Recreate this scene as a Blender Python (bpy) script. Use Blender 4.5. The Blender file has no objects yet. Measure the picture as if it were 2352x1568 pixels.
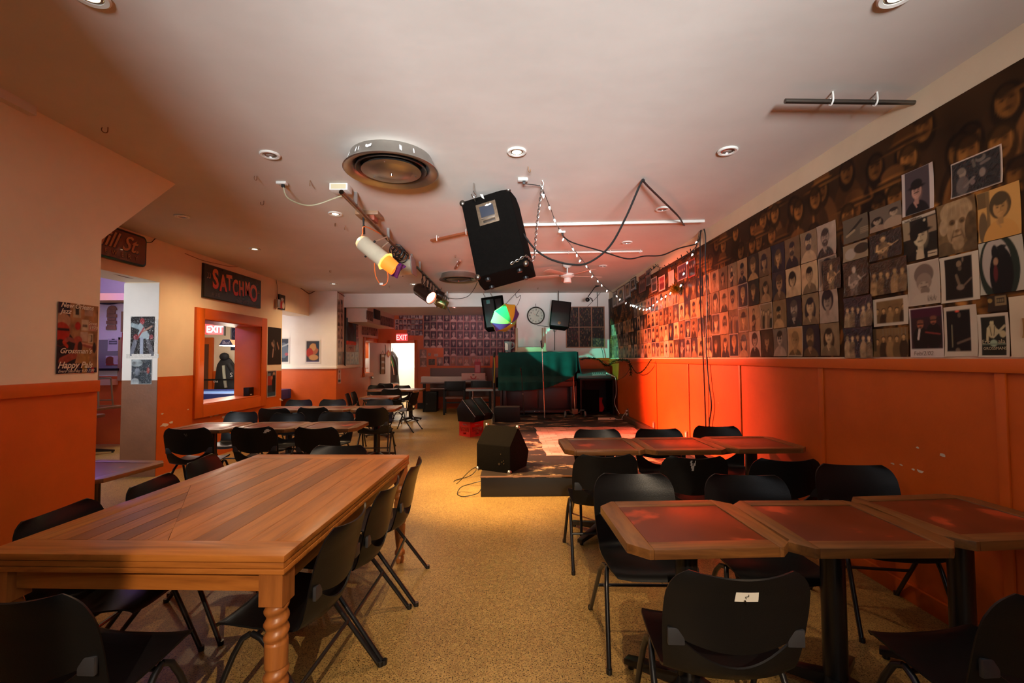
import bpy, bmesh, math, random
import numpy as np
from mathutils import Vector, Matrix, Euler

C = bpy.context.scene.collection
PI = math.pi
R = math.radians
random.seed(7)
rng = np.random.default_rng(11)


def S(r, g, b):
    f = lambda c: (c / 255 / 12.92) if c / 255 <= 0.04045 else ((c / 255 + 0.055) / 1.055) ** 2.4
    return (f(r), f(g), f(b))


# ------------------------------------------------------------------ camera
EYE = 1.47
FPX = 1045.3
cam_d = bpy.data.cameras.new('camera')
cam = bpy.data.objects.new('camera', cam_d)
C.objects.link(cam)
cam_d.sensor_width = 36.0
cam_d.lens = 16.0
cam_d.clip_start = 0.02
PITCH, YAW, ROLL = R(2.14), R(0.6), R(-0.35)
CAMROT = Matrix.Rotation(-YAW, 3, 'Z') @ Matrix.Rotation(PI / 2 + PITCH, 3, 'X') @ Matrix.Rotation(ROLL, 3, 'Z')
cam.matrix_world = Matrix.Translation((0, 0, EYE)) @ CAMROT.to_4x4()
bpy.context.scene.camera = cam


def ray(px, py):
    return CAMROT @ Vector(((px - 1176) / FPX, -(py - 784) / FPX, -1.0))


def onX(px, py, x):
    d = ray(px, py); t = x / d.x
    return Vector((0, 0, EYE)) + d * t


def onY(px, py, y):
    d = ray(px, py); t = y / d.y
    return Vector((0, 0, EYE)) + d * t


def onZ(px, py, z):
    d = ray(px, py); t = (z - EYE) / d.z
    return Vector((0, 0, EYE)) + d * t


# ------------------------------------------------------------------ world, exposure, daylight
sc = bpy.context.scene
w = bpy.data.worlds.new('world'); sc.world = w
w.use_nodes = True
w.node_tree.nodes['Background'].inputs[0].default_value = (0.9, 0.75, 0.6, 1)
w.node_tree.nodes['Background'].inputs[1].default_value = 0.004
sc.view_settings.view_transform = 'Standard'
sc.view_settings.look = 'None'
sc.view_settings.gamma = 1.0
sc.view_settings.exposure = 0.0
try:
    sc.view_settings.use_curve_mapping = False
except Exception:
    pass
sc.cycles.max_bounces = 6
sc.cycles.diffuse_bounces = 4
sc.cycles.glossy_bounces = 3
sc.cycles.sample_clamp_indirect = 4.0


def aim(o, target):
    d = Vector(target) - o.location
    o.rotation_euler = d.to_track_quat('-Z', 'Y').to_euler()


def area(name, loc, target, sx, sy, col, power, spread=PI):
    l = bpy.data.lights.new(name, 'AREA'); l.shape = 'RECTANGLE'
    l.size = sx; l.size_y = sy; l.color = col; l.energy = power; l.spread = spread
    o = bpy.data.objects.new(name, l); C.objects.link(o); o.location = loc; aim(o, target)
    return o


def spot(name, loc, target, col, power, angle=60, blend=0.3, radius=0.03):
    l = bpy.data.lights.new(name, 'SPOT'); l.color = col; l.energy = power
    l.spot_size = R(angle); l.spot_blend = blend; l.shadow_soft_size = radius
    o = bpy.data.objects.new(name, l); C.objects.link(o); o.location = loc; aim(o, target)
    return o


def point(name, loc, col, power, radius=0.05):
    l = bpy.data.lights.new(name, 'POINT'); l.color = col; l.energy = power; l.shadow_soft_size = radius
    o = bpy.data.objects.new(name, l); C.objects.link(o); o.location = loc
    return o


XR = 2.42          # right wall
HC = 3.02          # ceiling
YB = 10.73         # wall behind the stage
YF = 13.6          # far wall with the exit door
XS = -4.48         # wall with the hatch
XN = -2.91         # near left wall
XL = -3.85         # left wall of the recess

DAY = (1.0, 0.97, 0.95)
WARM = (1.0, 0.66, 0.36)
AMBER = (1.0, 0.60, 0.24)
# daylight through the street window behind the camera
area('street_daylight', (0.15, -9.0, 0.1), (0.1, 3.2, 2.95), 2.4, 1.5, (0.93, 0.96, 1.0), 520, R(60))
area('sky_daylight', (0.15, -3.4, 2.0), (0.3, 4, 1.2), 1.9, 1.3, (0.80, 0.90, 1.0), 10)
area('bar_daylight', (-5.6, 2.2, 2.0), (-4.75, 6.2, 1.7), 1.2, 1.6, (0.95, 0.97, 1.0), 20, R(70))
area('back_room_light', (-3.2, 15.0, 2.6), (-3.2, 14.8, 0), 1.2, 1.2, (1, 0.93, 0.80), 120)
area('pool_room_light', (-6.3, 9.4, 2.8), (-6.3, 9.4, 0), 0.8, 0.8, (1.0, 0.86, 0.68), 40)
area('service_hatch_light', (-4.9, 12.9, 2.2), (-4.0, 12.9, 1.4), 0.8, 0.8, (1.0, 0.9, 0.75), 25)
area('alcove_daylight', (-6.0, 9.2, 2.0), (-4.6, 10.3, 1.6), 0.8, 0.8, (1, 0.96, 0.92), 7)
point('violet_bar_light', (-6.4, 6.6, 2.55), (0.45, 0.25, 1.0), 40, 0.15)

# ------------------------------------------------------------------ mesh builder


class MB:
    def __init__(s):
        s.v = []; s.f = []; s.m = []; s.sm = []

    def add(s, vs, fs, mi=0, smooth=False, M=None):
        n = len(s.v)
        if M is not None:
            vs = [M @ Vector(p) for p in vs]
        s.v += [tuple(p) for p in vs]
        for f in fs:
            s.f.append(tuple(i + n for i in f)); s.m.append(mi); s.sm.append(smooth)
        return s

    def box(s, c, d, mi=0, M=None):
        x, y, z = c; a, b, h = d[0] / 2, d[1] / 2, d[2] / 2
        vs = [(x + i * a, y + j * b, z + k * h) for k in (-1, 1) for j in (-1, 1) for i in (-1, 1)]
        return s.add(vs, [(0, 2, 3, 1), (4, 5, 7, 6), (0, 1, 5, 4), (2, 6, 7, 3), (0, 4, 6, 2), (1, 3, 7, 5)], mi, False, M)

    def bb(s, x0, x1, y0, y1, z0, z1, mi=0, M=None):
        return s.box(((x0 + x1) / 2, (y0 + y1) / 2, (z0 + z1) / 2), (x1 - x0, y1 - y0, z1 - z0), mi, M)

    def prism(s, poly, z0, z1, mi=0, M=None, smooth=False):
        n = len(poly)
        vs = [(p[0], p[1], z0) for p in poly] + [(p[0], p[1], z1) for p in poly]
        s.add(vs, [tuple(reversed(range(n))), tuple(range(n, 2 * n))], mi, False, M)
        return s.add(vs, [(i, (i + 1) % n, (i + 1) % n + n, i + n) for i in range(n)], mi, smooth, M)

    def lathe(s, prof, n=24, mi=0, M=None, smooth=True, a0=0, a1=2 * PI):
        full = abs(a1 - a0 - 2 * PI) < 1e-6
        k = n if full else n + 1
        vs = []
        for r, z in prof:
            for i in range(k):
                a = a0 + (a1 - a0) * i / n
                vs.append((r * math.cos(a), r * math.sin(a), z))
        fs = []
        for j in range(len(prof) - 1):
            for i in range(n):
                i2 = (i + 1) % k
                fs.append((j * k + i, j * k + i2, (j + 1) * k + i2, (j + 1) * k + i))
        return s.add(vs, fs, mi, smooth, M)

    def cyl(s, p0, p1, r0, r1=None, n=16, mi=0, caps=True, M=None):
        r1 = r0 if r1 is None else r1
        p0 = Vector(p0); p1 = Vector(p1)
        d = p1 - p0
        q = d.to_track_quat('Z', 'Y').to_matrix().to_4x4()
        T = Matrix.Translation(p0) @ q
        if M is not None:
            T = M @ T
        L = d.length
        s.lathe([(r0, 0), (r1, L)], n, mi, T)
        if caps:
            vs = [(r0 * math.cos(2 * PI * i / n), r0 * math.sin(2 * PI * i / n), 0) for i in range(n)]
            s.add(vs, [tuple(reversed(range(n)))], mi, False, T)
            vs = [(r1 * math.cos(2 * PI * i / n), r1 * math.sin(2 * PI * i / n), L) for i in range(n)]
            s.add(vs, [tuple(range(n))], mi, False, T)
        return s

    def tube(s, pts, r, n=8, mi=0, caps=True, M=None, closed=False):
        P = [Vector(p) for p in pts]
        N = len(P)
        rs = r if isinstance(r, (list, tuple)) else [r] * N
        T = []
        for i in range(N):
            if closed:
                T.append((P[(i + 1) % N] - P[i - 1]).normalized())
            else:
                T.append((P[min(i + 1, N - 1)] - P[max(i - 1, 0)]).normalized())
        up = Vector((0, 0, 1)) if abs(T[0].z) < 0.9 else Vector((1, 0, 0))
        u = T[0].cross(up).normalized()
        vs = []
        for i in range(N):
            u = (u - T[i] * u.dot(T[i])).normalized()
            v = T[i].cross(u)
            for k in range(n):
                a = 2 * PI * k / n
                vs.append(P[i] + (u * math.cos(a) + v * math.sin(a)) * rs[i])
        fs = []
        for i in range(N if closed else N - 1):
            j = (i + 1) % N
            for k in range(n):
                k2 = (k + 1) % n
                fs.append((i * n + k, i * n + k2, j * n + k2, j * n + k))
        s.add(vs, fs, mi, True, M)
        if caps and not closed:
            s.add(vs[:n], [tuple(reversed(range(n)))], mi, False, M)
            s.add(vs[-n:], [tuple(range(n))], mi, False, M)
        return s

    def sphere(s, c, r, n=12, mi=0, sc=(1, 1, 1), M=None):
        T = Matrix.Translation(c) @ Matrix.Diagonal((sc[0], sc[1], sc[2], 1))
        if M is not None:
            T = M @ T
        m = max(4, n // 2)
        return s.lathe([(max(1e-4, r * math.sin(PI * j / m)), -r * math.cos(PI * j / m)) for j in range(m + 1)], n, mi, T)

    def grid(s, P, mi=0, smooth=True, M=None):
        h = len(P); wd = len(P[0])
        vs = [p for row in P for p in row]
        fs = [(j * wd + i, j * wd + i + 1, (j + 1) * wd + i + 1, (j + 1) * wd + i) for j in range(h - 1) for i in range(wd - 1)]
        return s.add(vs, fs, mi, smooth, M)

    def build(s, name, mats, parent=None, loc=None, rot=None, bevel=0, seg=2, sharp=40, solid=0):
        me = bpy.data.meshes.new(name)
        me.from_pydata(s.v, [], s.f)
        mats = mats if isinstance(mats, (list, tuple)) else [mats]
        for m in mats:
            me.materials.append(m)
        me.polygons.foreach_set('material_index', s.m)
        me.polygons.foreach_set('use_smooth', s.sm)
        me.update()
        if bevel or solid or any(s.sm):
            bm = bmesh.new(); bm.from_mesh(me)
            bmesh.ops.remove_doubles(bm, verts=bm.verts, dist=1e-5)
            if solid:
                bmesh.ops.recalc_face_normals(bm, faces=bm.faces)
                bmesh.ops.solidify(bm, geom=bm.faces[:], thickness=solid)
            if bevel:
                bmesh.ops.recalc_face_normals(bm, faces=bm.faces)
                ed = [e for e in bm.edges if len(e.link_faces) == 2 and e.calc_face_angle(0) > R(30)]
                bmesh.ops.bevel(bm, geom=ed, offset=bevel, segments=seg, profile=0.6, affect='EDGES', clamp_overlap=True)
                for f in bm.faces:
                    f.smooth = True
            bm.to_mesh(me); bm.free()
            me.set_sharp_from_angle(angle=R(sharp))
        o = bpy.data.objects.new(name, me)
        C.objects.link(o)
        if parent is not None:
            o.parent = parent
        if loc is not None:
            o.location = loc
        if rot is not None:
            o.rotation_euler = rot
        return o


def tag(o, label=None, cat=None, group=None, kind=None):
    if label:
        o['label'] = label
    if cat:
        o['category'] = cat
    if group:
        o['group'] = group
    if kind:
        o['kind'] = kind
    return o


def thing(name, label, cat, loc=(0, 0, 0), rotz=0, group=None, rot=None):
    o = bpy.data.objects.new(name, None); C.objects.link(o)
    o.empty_display_size = 0.1
    o.location = loc
    o.rotation_euler = rot if rot is not None else (0, 0, rotz)
    return tag(o, label, cat, group)


def struct(o):
    o['kind'] = 'structure'
    return o


def dup(root, loc, rotz, label, group=None):
    r = root.copy(); C.objects.link(r); r.location = loc; r.rotation_euler = (0, 0, rotz)
    r['label'] = label
    if group:
        r['group'] = group
    for ch in list(root.children):
        if ch.get('own'):
            continue
        c = ch.copy(); C.objects.link(c); c.parent = r
        for g in ch.children:
            d = g.copy(); C.objects.link(d); d.parent = c
    return r


# ------------------------------------------------------------------ materials


def nodes(name):
    m = bpy.data.materials.new(name); m.use_nodes = True
    nt = m.node_tree
    return m, nt, nt.nodes['Principled BSDF']


def N(nt, t, **kw):
    n = nt.nodes.new(t)
    for k, v in kw.items():
        if k in n.inputs:
            n.inputs[k].default_value = v
        else:
            setattr(n, k, v)
    return n


def mat(name, col, rough=0.5, metal=0.0, var=0.0, vscale=8.0, bump=0.0, bscale=60.0, emit=0.0, ecol=None, spec=0.5, coat=0.0,
        col2=None, stretch=None, trans=0.0, alpha=1.0, sheen=0.0):
    m, nt, b = nodes(name)
    L = nt.links.new
    b.inputs['Base Color'].default_value = (*col, 1)
    b.inputs['Roughness'].default_value = rough
    b.inputs['Metallic'].default_value = metal
    b.inputs['Specular IOR Level'].default_value = spec
    b.inputs['Coat Weight'].default_value = coat
    b.inputs['Transmission Weight'].default_value = trans
    b.inputs['Alpha'].default_value = alpha
    if sheen:
        b.inputs['Sheen Weight'].default_value = sheen
    if emit:
        b.inputs['Emission Color'].default_value = (*(ecol or col), 1)
        b.inputs['Emission Strength'].default_value = emit
    if var or bump or col2:
        tc = N(nt, 'ShaderNodeTexCoord')
        src = tc.outputs['Object']
        if stretch:
            mp = N(nt, 'ShaderNodeMapping'); mp.inputs['Scale'].default_value = stretch
            L(src, mp.inputs['Vector']); src = mp.outputs[0]
    if var or col2:
        nz = N(nt, 'ShaderNodeTexNoise'); nz.inputs['Scale'].default_value = vscale
        nz.inputs['Detail'].default_value = 6; nz.inputs['Roughness'].default_value = 0.6
        L(src, nz.inputs['Vector'])
        rp = N(nt, 'ShaderNodeValToRGB')
        a = col; c2 = col2 or tuple(c * (1 - var) for c in col)
        if not col2:
            a = tuple(min(1, c * (1 + var * 0.5)) for c in col)
        rp.color_ramp.elements[0].position = 0.32; rp.color_ramp.elements[1].position = 0.68
        rp.color_ramp.elements[0].color = (*c2, 1); rp.color_ramp.elements[1].color = (*a, 1)
        L(nz.outputs['Fac'], rp.inputs['Fac']); L(rp.outputs['Color'], b.inputs['Base Color'])
    if bump:
        n2 = N(nt, 'ShaderNodeTexNoise'); n2.inputs['Scale'].default_value = bscale; n2.inputs['Detail'].default_value = 4
        L(src, n2.inputs['Vector'])
        bp = N(nt, 'ShaderNodeBump'); bp.inputs['Strength'].default_value = bump; bp.inputs['Distance'].default_value = 0.01
        L(n2.outputs['Fac'], bp.inputs['Height']); L(bp.outputs['Normal'], b.inputs['Normal'])
    return m


def wood(name, c1, c2, axis=0, scale=1.0, rough=0.35, coat=0.15, c3=None):
    """grain running along one local axis, with an attribute-free random shift per object"""
    m, nt, b = nodes(name)
    L = nt.links.new
    tc = N(nt, 'ShaderNodeTexCoord'); oi = N(nt, 'ShaderNodeObjectInfo')
    mp = N(nt, 'ShaderNodeMapping')
    s = [9 * scale] * 3; s[axis] = 0.9 * scale
    mp.inputs['Scale'].default_value = s
    ad = N(nt, 'ShaderNodeVectorMath', operation='ADD')
    mu = N(nt, 'ShaderNodeMath', operation='MULTIPLY'); mu.inputs[1].default_value = 37.0
    L(oi.outputs['Random'], mu.inputs[0])
    L(tc.outputs['Object'], ad.inputs[0]); L(mu.outputs[0], ad.inputs[1])
    L(ad.outputs[0], mp.inputs['Vector'])
    nz = N(nt, 'ShaderNodeTexNoise'); nz.inputs['Scale'].default_value = 1.6; nz.inputs['Detail'].default_value = 8
    nz.inputs['Roughness'].default_value = 0.62; nz.inputs['Distortion'].default_value = 1.3
    L(mp.outputs[0], nz.inputs['Vector'])
    rp = N(nt, 'ShaderNodeValToRGB')
    e = rp.color_ramp.elements
    e[0].position = 0.28; e[0].color = (*c2, 1); e[1].position = 0.72; e[1].color = (*c1, 1)
    if c3:
        k = e.new(0.5); k.color = (*c3, 1)
    L(nz.outputs['Fac'], rp.inputs['Fac'])
    L(rp.outputs['Color'], b.inputs['Base Color'])
    b.inputs['Roughness'].default_value = rough
    b.inputs['Coat Weight'].default_value = coat; b.inputs['Coat Roughness'].default_value = 0.25
    bp = N(nt, 'ShaderNodeBump'); bp.inputs['Strength'].default_value = 0.12; bp.inputs['Distance'].default_value = 0.004
    L(nz.outputs['Fac'], bp.inputs['Height']); L(bp.outputs['Normal'], b.inputs['Normal'])
    return m


def print_mat(name, rough=0.45, bump=0.0, bscale=25, coat=0.0, spec=0.15):
    m, nt, b = nodes(name)
    L = nt.links.new
    at = N(nt, 'ShaderNodeAttribute', attribute_name='Col')
    L(at.outputs['Color'], b.inputs['Base Color'])
    b.inputs['Roughness'].default_value = rough; b.inputs['Specular IOR Level'].default_value = spec
    b.inputs['Coat Weight'].default_value = coat; b.inputs['Coat Roughness'].default_value = 0.08
    if bump:
        tc = N(nt, 'ShaderNodeTexCoord')
        nz = N(nt, 'ShaderNodeTexNoise'); nz.inputs['Scale'].default_value = bscale; nz.inputs['Distortion'].default_value = 1.5
        L(tc.outputs['Object'], nz.inputs['Vector'])
        bp = N(nt, 'ShaderNodeBump'); bp.inputs['Strength'].default_value = bump; bp.inputs['Distance'].default_value = 0.02
        L(nz.outputs['Fac'], bp.inputs['Height'])
        L(bp.outputs['Normal'], b.inputs['Coat Normal' if coat else 'Normal'])
    return m


MT = {}
MT['plaster'] = mat('plaster', (0.62, 0.57, 0.51), 0.75, var=0.06, vscale=1.6, bump=0.15, bscale=6)
MT['cream'] = mat('cream_paint', (0.78, 0.65, 0.46), 0.6, var=0.06, vscale=2.5, bump=0.1, bscale=25)
MT['white'] = mat('white_paint', (0.74, 0.71, 0.66), 0.6, var=0.05, vscale=3, bump=0.1, bscale=25)
MT['orange'] = mat('orange_paint', (0.56, 0.092, 0.003), 0.5, var=0.10, vscale=3.5, bump=0.12, bscale=30)
MT['orange_trim'] = mat('orange_trim_paint', (0.57, 0.095, 0.003), 0.45, var=0.06, vscale=5, bump=0.08, bscale=30)
MT['brown_paint'] = mat('brown_paint', (0.20, 0.075, 0.03), 0.4, var=0.15, vscale=4, bump=0.12, bscale=25)
MT['black_plastic'] = mat('black_plastic', (0.006, 0.006, 0.0065), 0.36, bump=0.06, bscale=180, spec=0.26)
MT['black_metal'] = mat('black_metal', (0.008, 0.008, 0.009), 0.28)
MT['grey_plastic'] = mat('grey_plastic', (0.030, 0.032, 0.038), 0.45)
MT['chrome'] = mat('chrome', (0.6, 0.58, 0.55), 0.18, 1.0)
MT['steel'] = mat('steel', (0.42, 0.40, 0.37), 0.36, 1.0, var=0.12, vscale=6)
MT['dark_steel'] = mat('dark_steel', (0.16, 0.14, 0.12), 0.38, 1.0)
MT['carpet_black'] = mat('carpet_black', (0.0040, 0.0032, 0.0026), 0.9, var=0.3, vscale=60, bump=0.6, bscale=220, spec=0.06)
MT['black_paint'] = mat('black_paint', (0.007, 0.0065, 0.0065), 0.45, var=0.2, vscale=9, spec=0.25)
MT['paper'] = mat('paper', (0.70, 0.66, 0.58), 0.6, var=0.05)
MT['cable'] = mat('cable', (0.010, 0.010, 0.010), 0.4)
MT['white_cable'] = mat('white_cable', (0.65, 0.63, 0.55), 0.45)
MT['white_plastic'] = mat('white_plastic', (0.72, 0.70, 0.64), 0.4, var=0.05)
MT['lamp_warm'] = mat('lamp_warm', (1, 0.85, 0.6), 0.4, emit=22, ecol=(1.0, 0.74, 0.42))
MT['lamp_off'] = mat('lamp_off', (0.35, 0.32, 0.28), 0.25)
MT['print'] = print_mat('photo_print', 0.38)
MT['print_plastic'] = print_mat('photo_in_plastic', 0.4, bump=0.9, bscale=22, coat=0.5)
MT['poster'] = print_mat('poster_print', 0.6)
MT['red_plastic'] = mat('red_plastic', (0.62, 0.02, 0.015), 0.35)

# ------------------------------------------------------------------ lettering


def lettering(name, text, size, mat_, parent, M, extrude=0.001, shear=0.0, align='LEFT', bold=0.0, space=1.0, sx=1.0):
    cu = bpy.data.curves.new(name, 'FONT')
    cu.body = text; cu.size = size; cu.extrude = extrude; cu.shear = shear; cu.align_x = align; cu.offset = bold
    cu.space_character = space; cu.resolution_u = 3
    tmp = bpy.data.objects.new(name, cu)
    me = bpy.data.meshes.new_from_object(tmp)
    bpy.data.objects.remove(tmp); bpy.data.curves.remove(cu)
    me.name = name
    me.transform(M @ Matrix.Diagonal((sx, 1, 1, 1)))
    me.materials.clear(); me.materials.append(mat_)
    o = bpy.data.objects.new(name, me); C.objects.link(o)
    if parent is not None:
        o.parent = parent
    return o


# lettering lies in the local x-z plane of a print and faces local -y
def facing(x, z, y=-0.003, roll=0.0):
    return Matrix.Translation((x, y, z)) @ Matrix.Rotation(roll, 4, 'Y') @ Matrix.Rotation(PI / 2, 4, 'X')


# ------------------------------------------------------------------ printed pictures (vertex colours of real prints)


class Pic:
    def __init__(s, wn, hn, bg):
        s.w, s.h = wn, hn
        u = (np.arange(wn) + 0.0) / (wn - 1); v = (np.arange(hn) + 0.0) / (hn - 1)
        s.U, s.V = np.meshgrid(u, v)
        s.c = np.ones((hn, wn, 3)) * np.array(bg)
        s.soft = 0.9 / min(wn, hn)

    def mix(s, m, col):
        m = np.clip(m, 0, 1)[..., None]
        s.c = s.c * (1 - m) + np.array(col) * m
        return s

    def ell(s, cx, cy, rx, ry, col, a=1.0, rot=0.0, soft=None):
        x = s.U - cx; y = s.V - cy
        if rot:
            x, y = x * math.cos(rot) + y * math.sin(rot), -x * math.sin(rot) + y * math.cos(rot)
        d = np.sqrt((x / rx) ** 2 + (y / ry) ** 2)
        so = (soft or s.soft) / min(rx, ry)
        return s.mix(a * np.clip((1 - d) / so + 0.5, 0, 1), col)

    def rect(s, x0, y0, x1, y1, col, a=1.0):
        so = s.soft
        m = np.clip((s.U - x0) / so + 0.5, 0, 1) * np.clip((x1 - s.U) / so + 0.5, 0, 1) * \
            np.clip((s.V - y0) / so + 0.5, 0, 1) * np.clip((y1 - s.V) / so + 0.5, 0, 1)
        return s.mix(a * m, col)

    def line(s, x0, y0, x1, y1, wd, col, a=1.0):
        dx, dy = x1 - x0, y1 - y0; L2 = dx * dx + dy * dy + 1e-9
        t = np.clip(((s.U - x0) * dx + (s.V - y0) * dy) / L2, 0, 1)
        d = np.hypot(s.U - x0 - t * dx, s.V - y0 - t * dy)
        return s.mix(a * np.clip((wd - d) / s.soft + 0.5, 0, 1), col)

    def noise(s, amt, cells=8, cv=None):
        cv = cv or cells
        n = rng.normal(0, 1, (cv + 2, cells + 2))
        yi = s.V * cv; xi = s.U * cells
        y0 = yi.astype(int); x0 = xi.astype(int); fy = yi - y0; fx = xi - x0
        v = (n[y0, x0] * (1 - fx) + n[y0, x0 + 1] * fx) * (1 - fy) + (n[y0 + 1, x0] * (1 - fx) + n[y0 + 1, x0 + 1] * fx) * fy
        s.c = np.clip(s.c * (1 + amt * v[..., None]), 0, 1)
        return s


def person_pic(p, skin, hair, cloth, cx=0.5, cy=0.60, k=1.0, style='short', hat=False, beard=False, glasses=False, tilt=0.0, smile=True):
    rx, ry = 0.165 * k, 0.185 * k
    dk = tuple(c * 0.25 for c in skin)
    if style == 'long':
        p.ell(cx, cy - 0.10 * k, rx * 1.62, ry * 1.75, hair)
    elif style == 'curly':
        p.ell(cx, cy + 0.05 * k, rx * 1.55, ry * 1.45, hair)
    else:
        p.ell(cx, cy + 0.04 * k, rx * 1.18, ry * 1.2, hair)
    p.ell(cx, cy - 0.62 * k, 0.42 * k, 0.40 * k, cloth)
    p.rect(cx - 0.07 * k, cy - 0.32 * k, cx + 0.07 * k, cy - 0.1 * k, tuple(c * 0.75 for c in skin))
    p.line(cx - 0.09 * k, cy - 0.25 * k, cx, cy - 0.38 * k, 0.018 * k, tuple(c * 0.9 for c in skin))
    p.ell(cx, cy, rx, ry, skin, rot=tilt)
    p.ell(cx + 0.09 * k, cy - 0.02 * k, rx * 0.55, ry * 0.9, tuple(c * 0.62 for c in skin), 0.6, soft=0.08 * k)
    # fringe
    p.ell(cx, cy + 0.15 * k, rx * 1.02, ry * 0.52, hair, rot=tilt + 0.12)
    ey = cy + 0.015 * k
    for sx in (-1, 1):
        p.ell(cx + sx * 0.063 * k, ey, 0.032 * k, 0.014 * k, dk)
        p.line(cx + sx * 0.035 * k, ey + 0.035 * k, cx + sx * 0.095 * k, ey + 0.032 * k, 0.007 * k, hair, 0.8)
        if glasses:
            p.ell(cx + sx * 0.066 * k, ey, 0.052 * k, 0.036 * k, (0.01, 0.01, 0.01), 0.9)
    p.line(cx + 0.01 * k, ey - 0.01 * k, cx + 0.018 * k, cy - 0.055 * k, 0.008 * k, dk, 0.5)
    if beard:
        p.ell(cx, cy - 0.13 * k, rx * 0.85, ry * 0.5, hair, 0.9)
    p.line(cx - 0.05 * k, cy - 0.095 * k, cx + 0.05 * k, cy - 0.09 * k, 0.012 * k, tuple(c * 1.25 for c in skin) if smile else dk, 0.9)
    p.line(cx - 0.055 * k, cy - 0.085 * k, cx + 0.055 * k, cy - 0.08 * k, 0.005 * k, dk, 0.8)
    if hat:
        p.ell(cx, cy + 0.17 * k, rx * 1.15, ry * 0.62, hair)
        p.ell(cx, cy + 0.10 * k, rx * 1.65, ry * 0.24, hair)


def print_mesh(name, p, wd, ht, m, curl=0.0, bow=0.0, parent=None):
    """a printed sheet: grid in local x-z, facing local -y"""
    hn, wn = p.h, p.w
    X = (p.U - 0.5) * wd; Z = (p.V - 0.5) * ht
    Y = -bow * (1 - (2 * p.U - 1) ** 2) - bow * 0.4 * np.sin(p.V * 9 + wd * 50) * 0.3
    if curl:
        for cx, cz in ((0, 0), (1, 0), (0, 1), (1, 1)):
            Y = Y - curl * rng.uniform(0, 1) * np.clip(1 - np.hypot(p.U - cx, p.V - cz) * 2.6, 0, 1) ** 2
    co = np.stack([X, Y, Z], -1).reshape(-1, 3)
    idx = np.arange(hn * wn).reshape(hn, wn)
    q = np.stack([idx[:-1, :-1], idx[:-1, 1:], idx[1:, 1:], idx[1:, :-1]], -1).reshape(-1, 4)
    me = bpy.data.meshes.new(name)
    me.vertices.add(hn * wn); me.vertices.foreach_set('co', co.ravel())
    me.loops.add(q.size); me.loops.foreach_set('vertex_index', q.ravel().astype(np.int32))
    me.polygons.add(len(q)); me.polygons.foreach_set('loop_start', np.arange(0, q.size, 4, dtype=np.int32))
    me.polygons.foreach_set('use_smooth', np.ones(len(q), dtype=bool))
    me.update(calc_edges=True)
    at = me.color_attributes.new('Col', 'FLOAT_COLOR', 'POINT')
    rgba = np.concatenate([np.clip(p.c, 0, 1), np.ones((hn, wn, 1))], -1)
    at.data.foreach_set('color', rgba.ravel().astype(np.float32))
    me.materials.append(m)
    o = bpy.data.objects.new(name, me); C.objects.link(o)
    if parent is not None:
        o.parent = parent
    return o


FACE_L = R(90)      # on a left-hand wall, facing +x
FACE_R = R(-90)     # on the right-hand wall, facing -x
FACE_C = 0.0        # facing the camera, -y
# ================================================================== ROOM
def floor_material():
    m, nt, b = nodes('speckled_lino'); L = nt.links.new
    tc = N(nt, 'ShaderNodeTexCoord')
    v = N(nt, 'ShaderNodeTexVoronoi'); v.inputs['Scale'].default_value = 75
    L(tc.outputs['Object'], v.inputs['Vector'])
    n2 = N(nt, 'ShaderNodeTexNoise'); n2.inputs['Scale'].default_value = 140; n2.inputs['Detail'].default_value = 3
    L(tc.outputs['Object'], n2.inputs['Vector'])
    n3 = N(nt, 'ShaderNodeTexNoise'); n3.inputs['Scale'].default_value = 0.9; n3.inputs['Detail'].default_value = 5
    L(tc.outputs['Object'], n3.inputs['Vector'])
    r1 = N(nt, 'ShaderNodeValToRGB'); e = r1.color_ramp.elements
    e[0].position = 0.0; e[0].color = (0.31, 0.19, 0.062, 1); e[1].position = 1.0; e[1].color = (0.54, 0.355, 0.115, 1)
    L(v.outputs['Color'], r1.inputs['Fac'])
    r2 = N(nt, 'ShaderNodeValToRGB'); e = r2.color_ramp.elements
    e[0].position = 0.37; e[0].color = (0.10, 0.065, 0.03, 1); e[1].position = 0.46; e[1].color = (1, 1, 1, 1)
    L(n2.outputs['Fac'], r2.inputs['Fac'])
    mx = N(nt, 'ShaderNodeMixRGB', blend_type='MULTIPLY'); mx.inputs[0].default_value = 0.95
    L(r1.outputs[0], mx.inputs[1]); L(r2.outputs[0], mx.inputs[2])
    r3 = N(nt, 'ShaderNodeValToRGB'); e = r3.color_ramp.elements
    e[0].position = 0.3; e[0].color = (0.72, 0.70, 0.68, 1); e[1].position = 0.65; e[1].color = (1, 1, 1, 1)
    L(n3.outputs['Fac'], r3.inputs['Fac'])
    m2 = N(nt, 'ShaderNodeMixRGB', blend_type='MULTIPLY'); m2.inputs[0].default_value = 1
    L(mx.outputs[0], m2.inputs[1]); L(r3.outputs[0], m2.inputs[2])
    L(m2.outputs[0], b.inputs['Base Color'])
    rr = N(nt, 'ShaderNodeMapRange'); rr.inputs['To Min'].default_value = 0.28; rr.inputs['To Max'].default_value = 0.48
    L(n3.outputs['Fac'], rr.inputs[0]); L(rr.outputs[0], b.inputs['Roughness'])
    return m


MT['floor'] = floor_material()
struct(MB().bb(-9.5, XR + 0.2, -3.4, 17, -0.1, 0).build('floor', MT['floor']))
# main ceiling, and the lower ceiling of the recess at the far end
struct(MB().bb(-9.5, XR + 0.2, -3.4, YB + 0.2, HC, HC + 0.1).build('ceiling', MT['plaster']))
struct(MB().bb(-7.5, 0.5, YB + 0.2, 17, 2.775, 2.9).build('ceiling', MT['plaster']))

RAIL = 1.455
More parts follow.
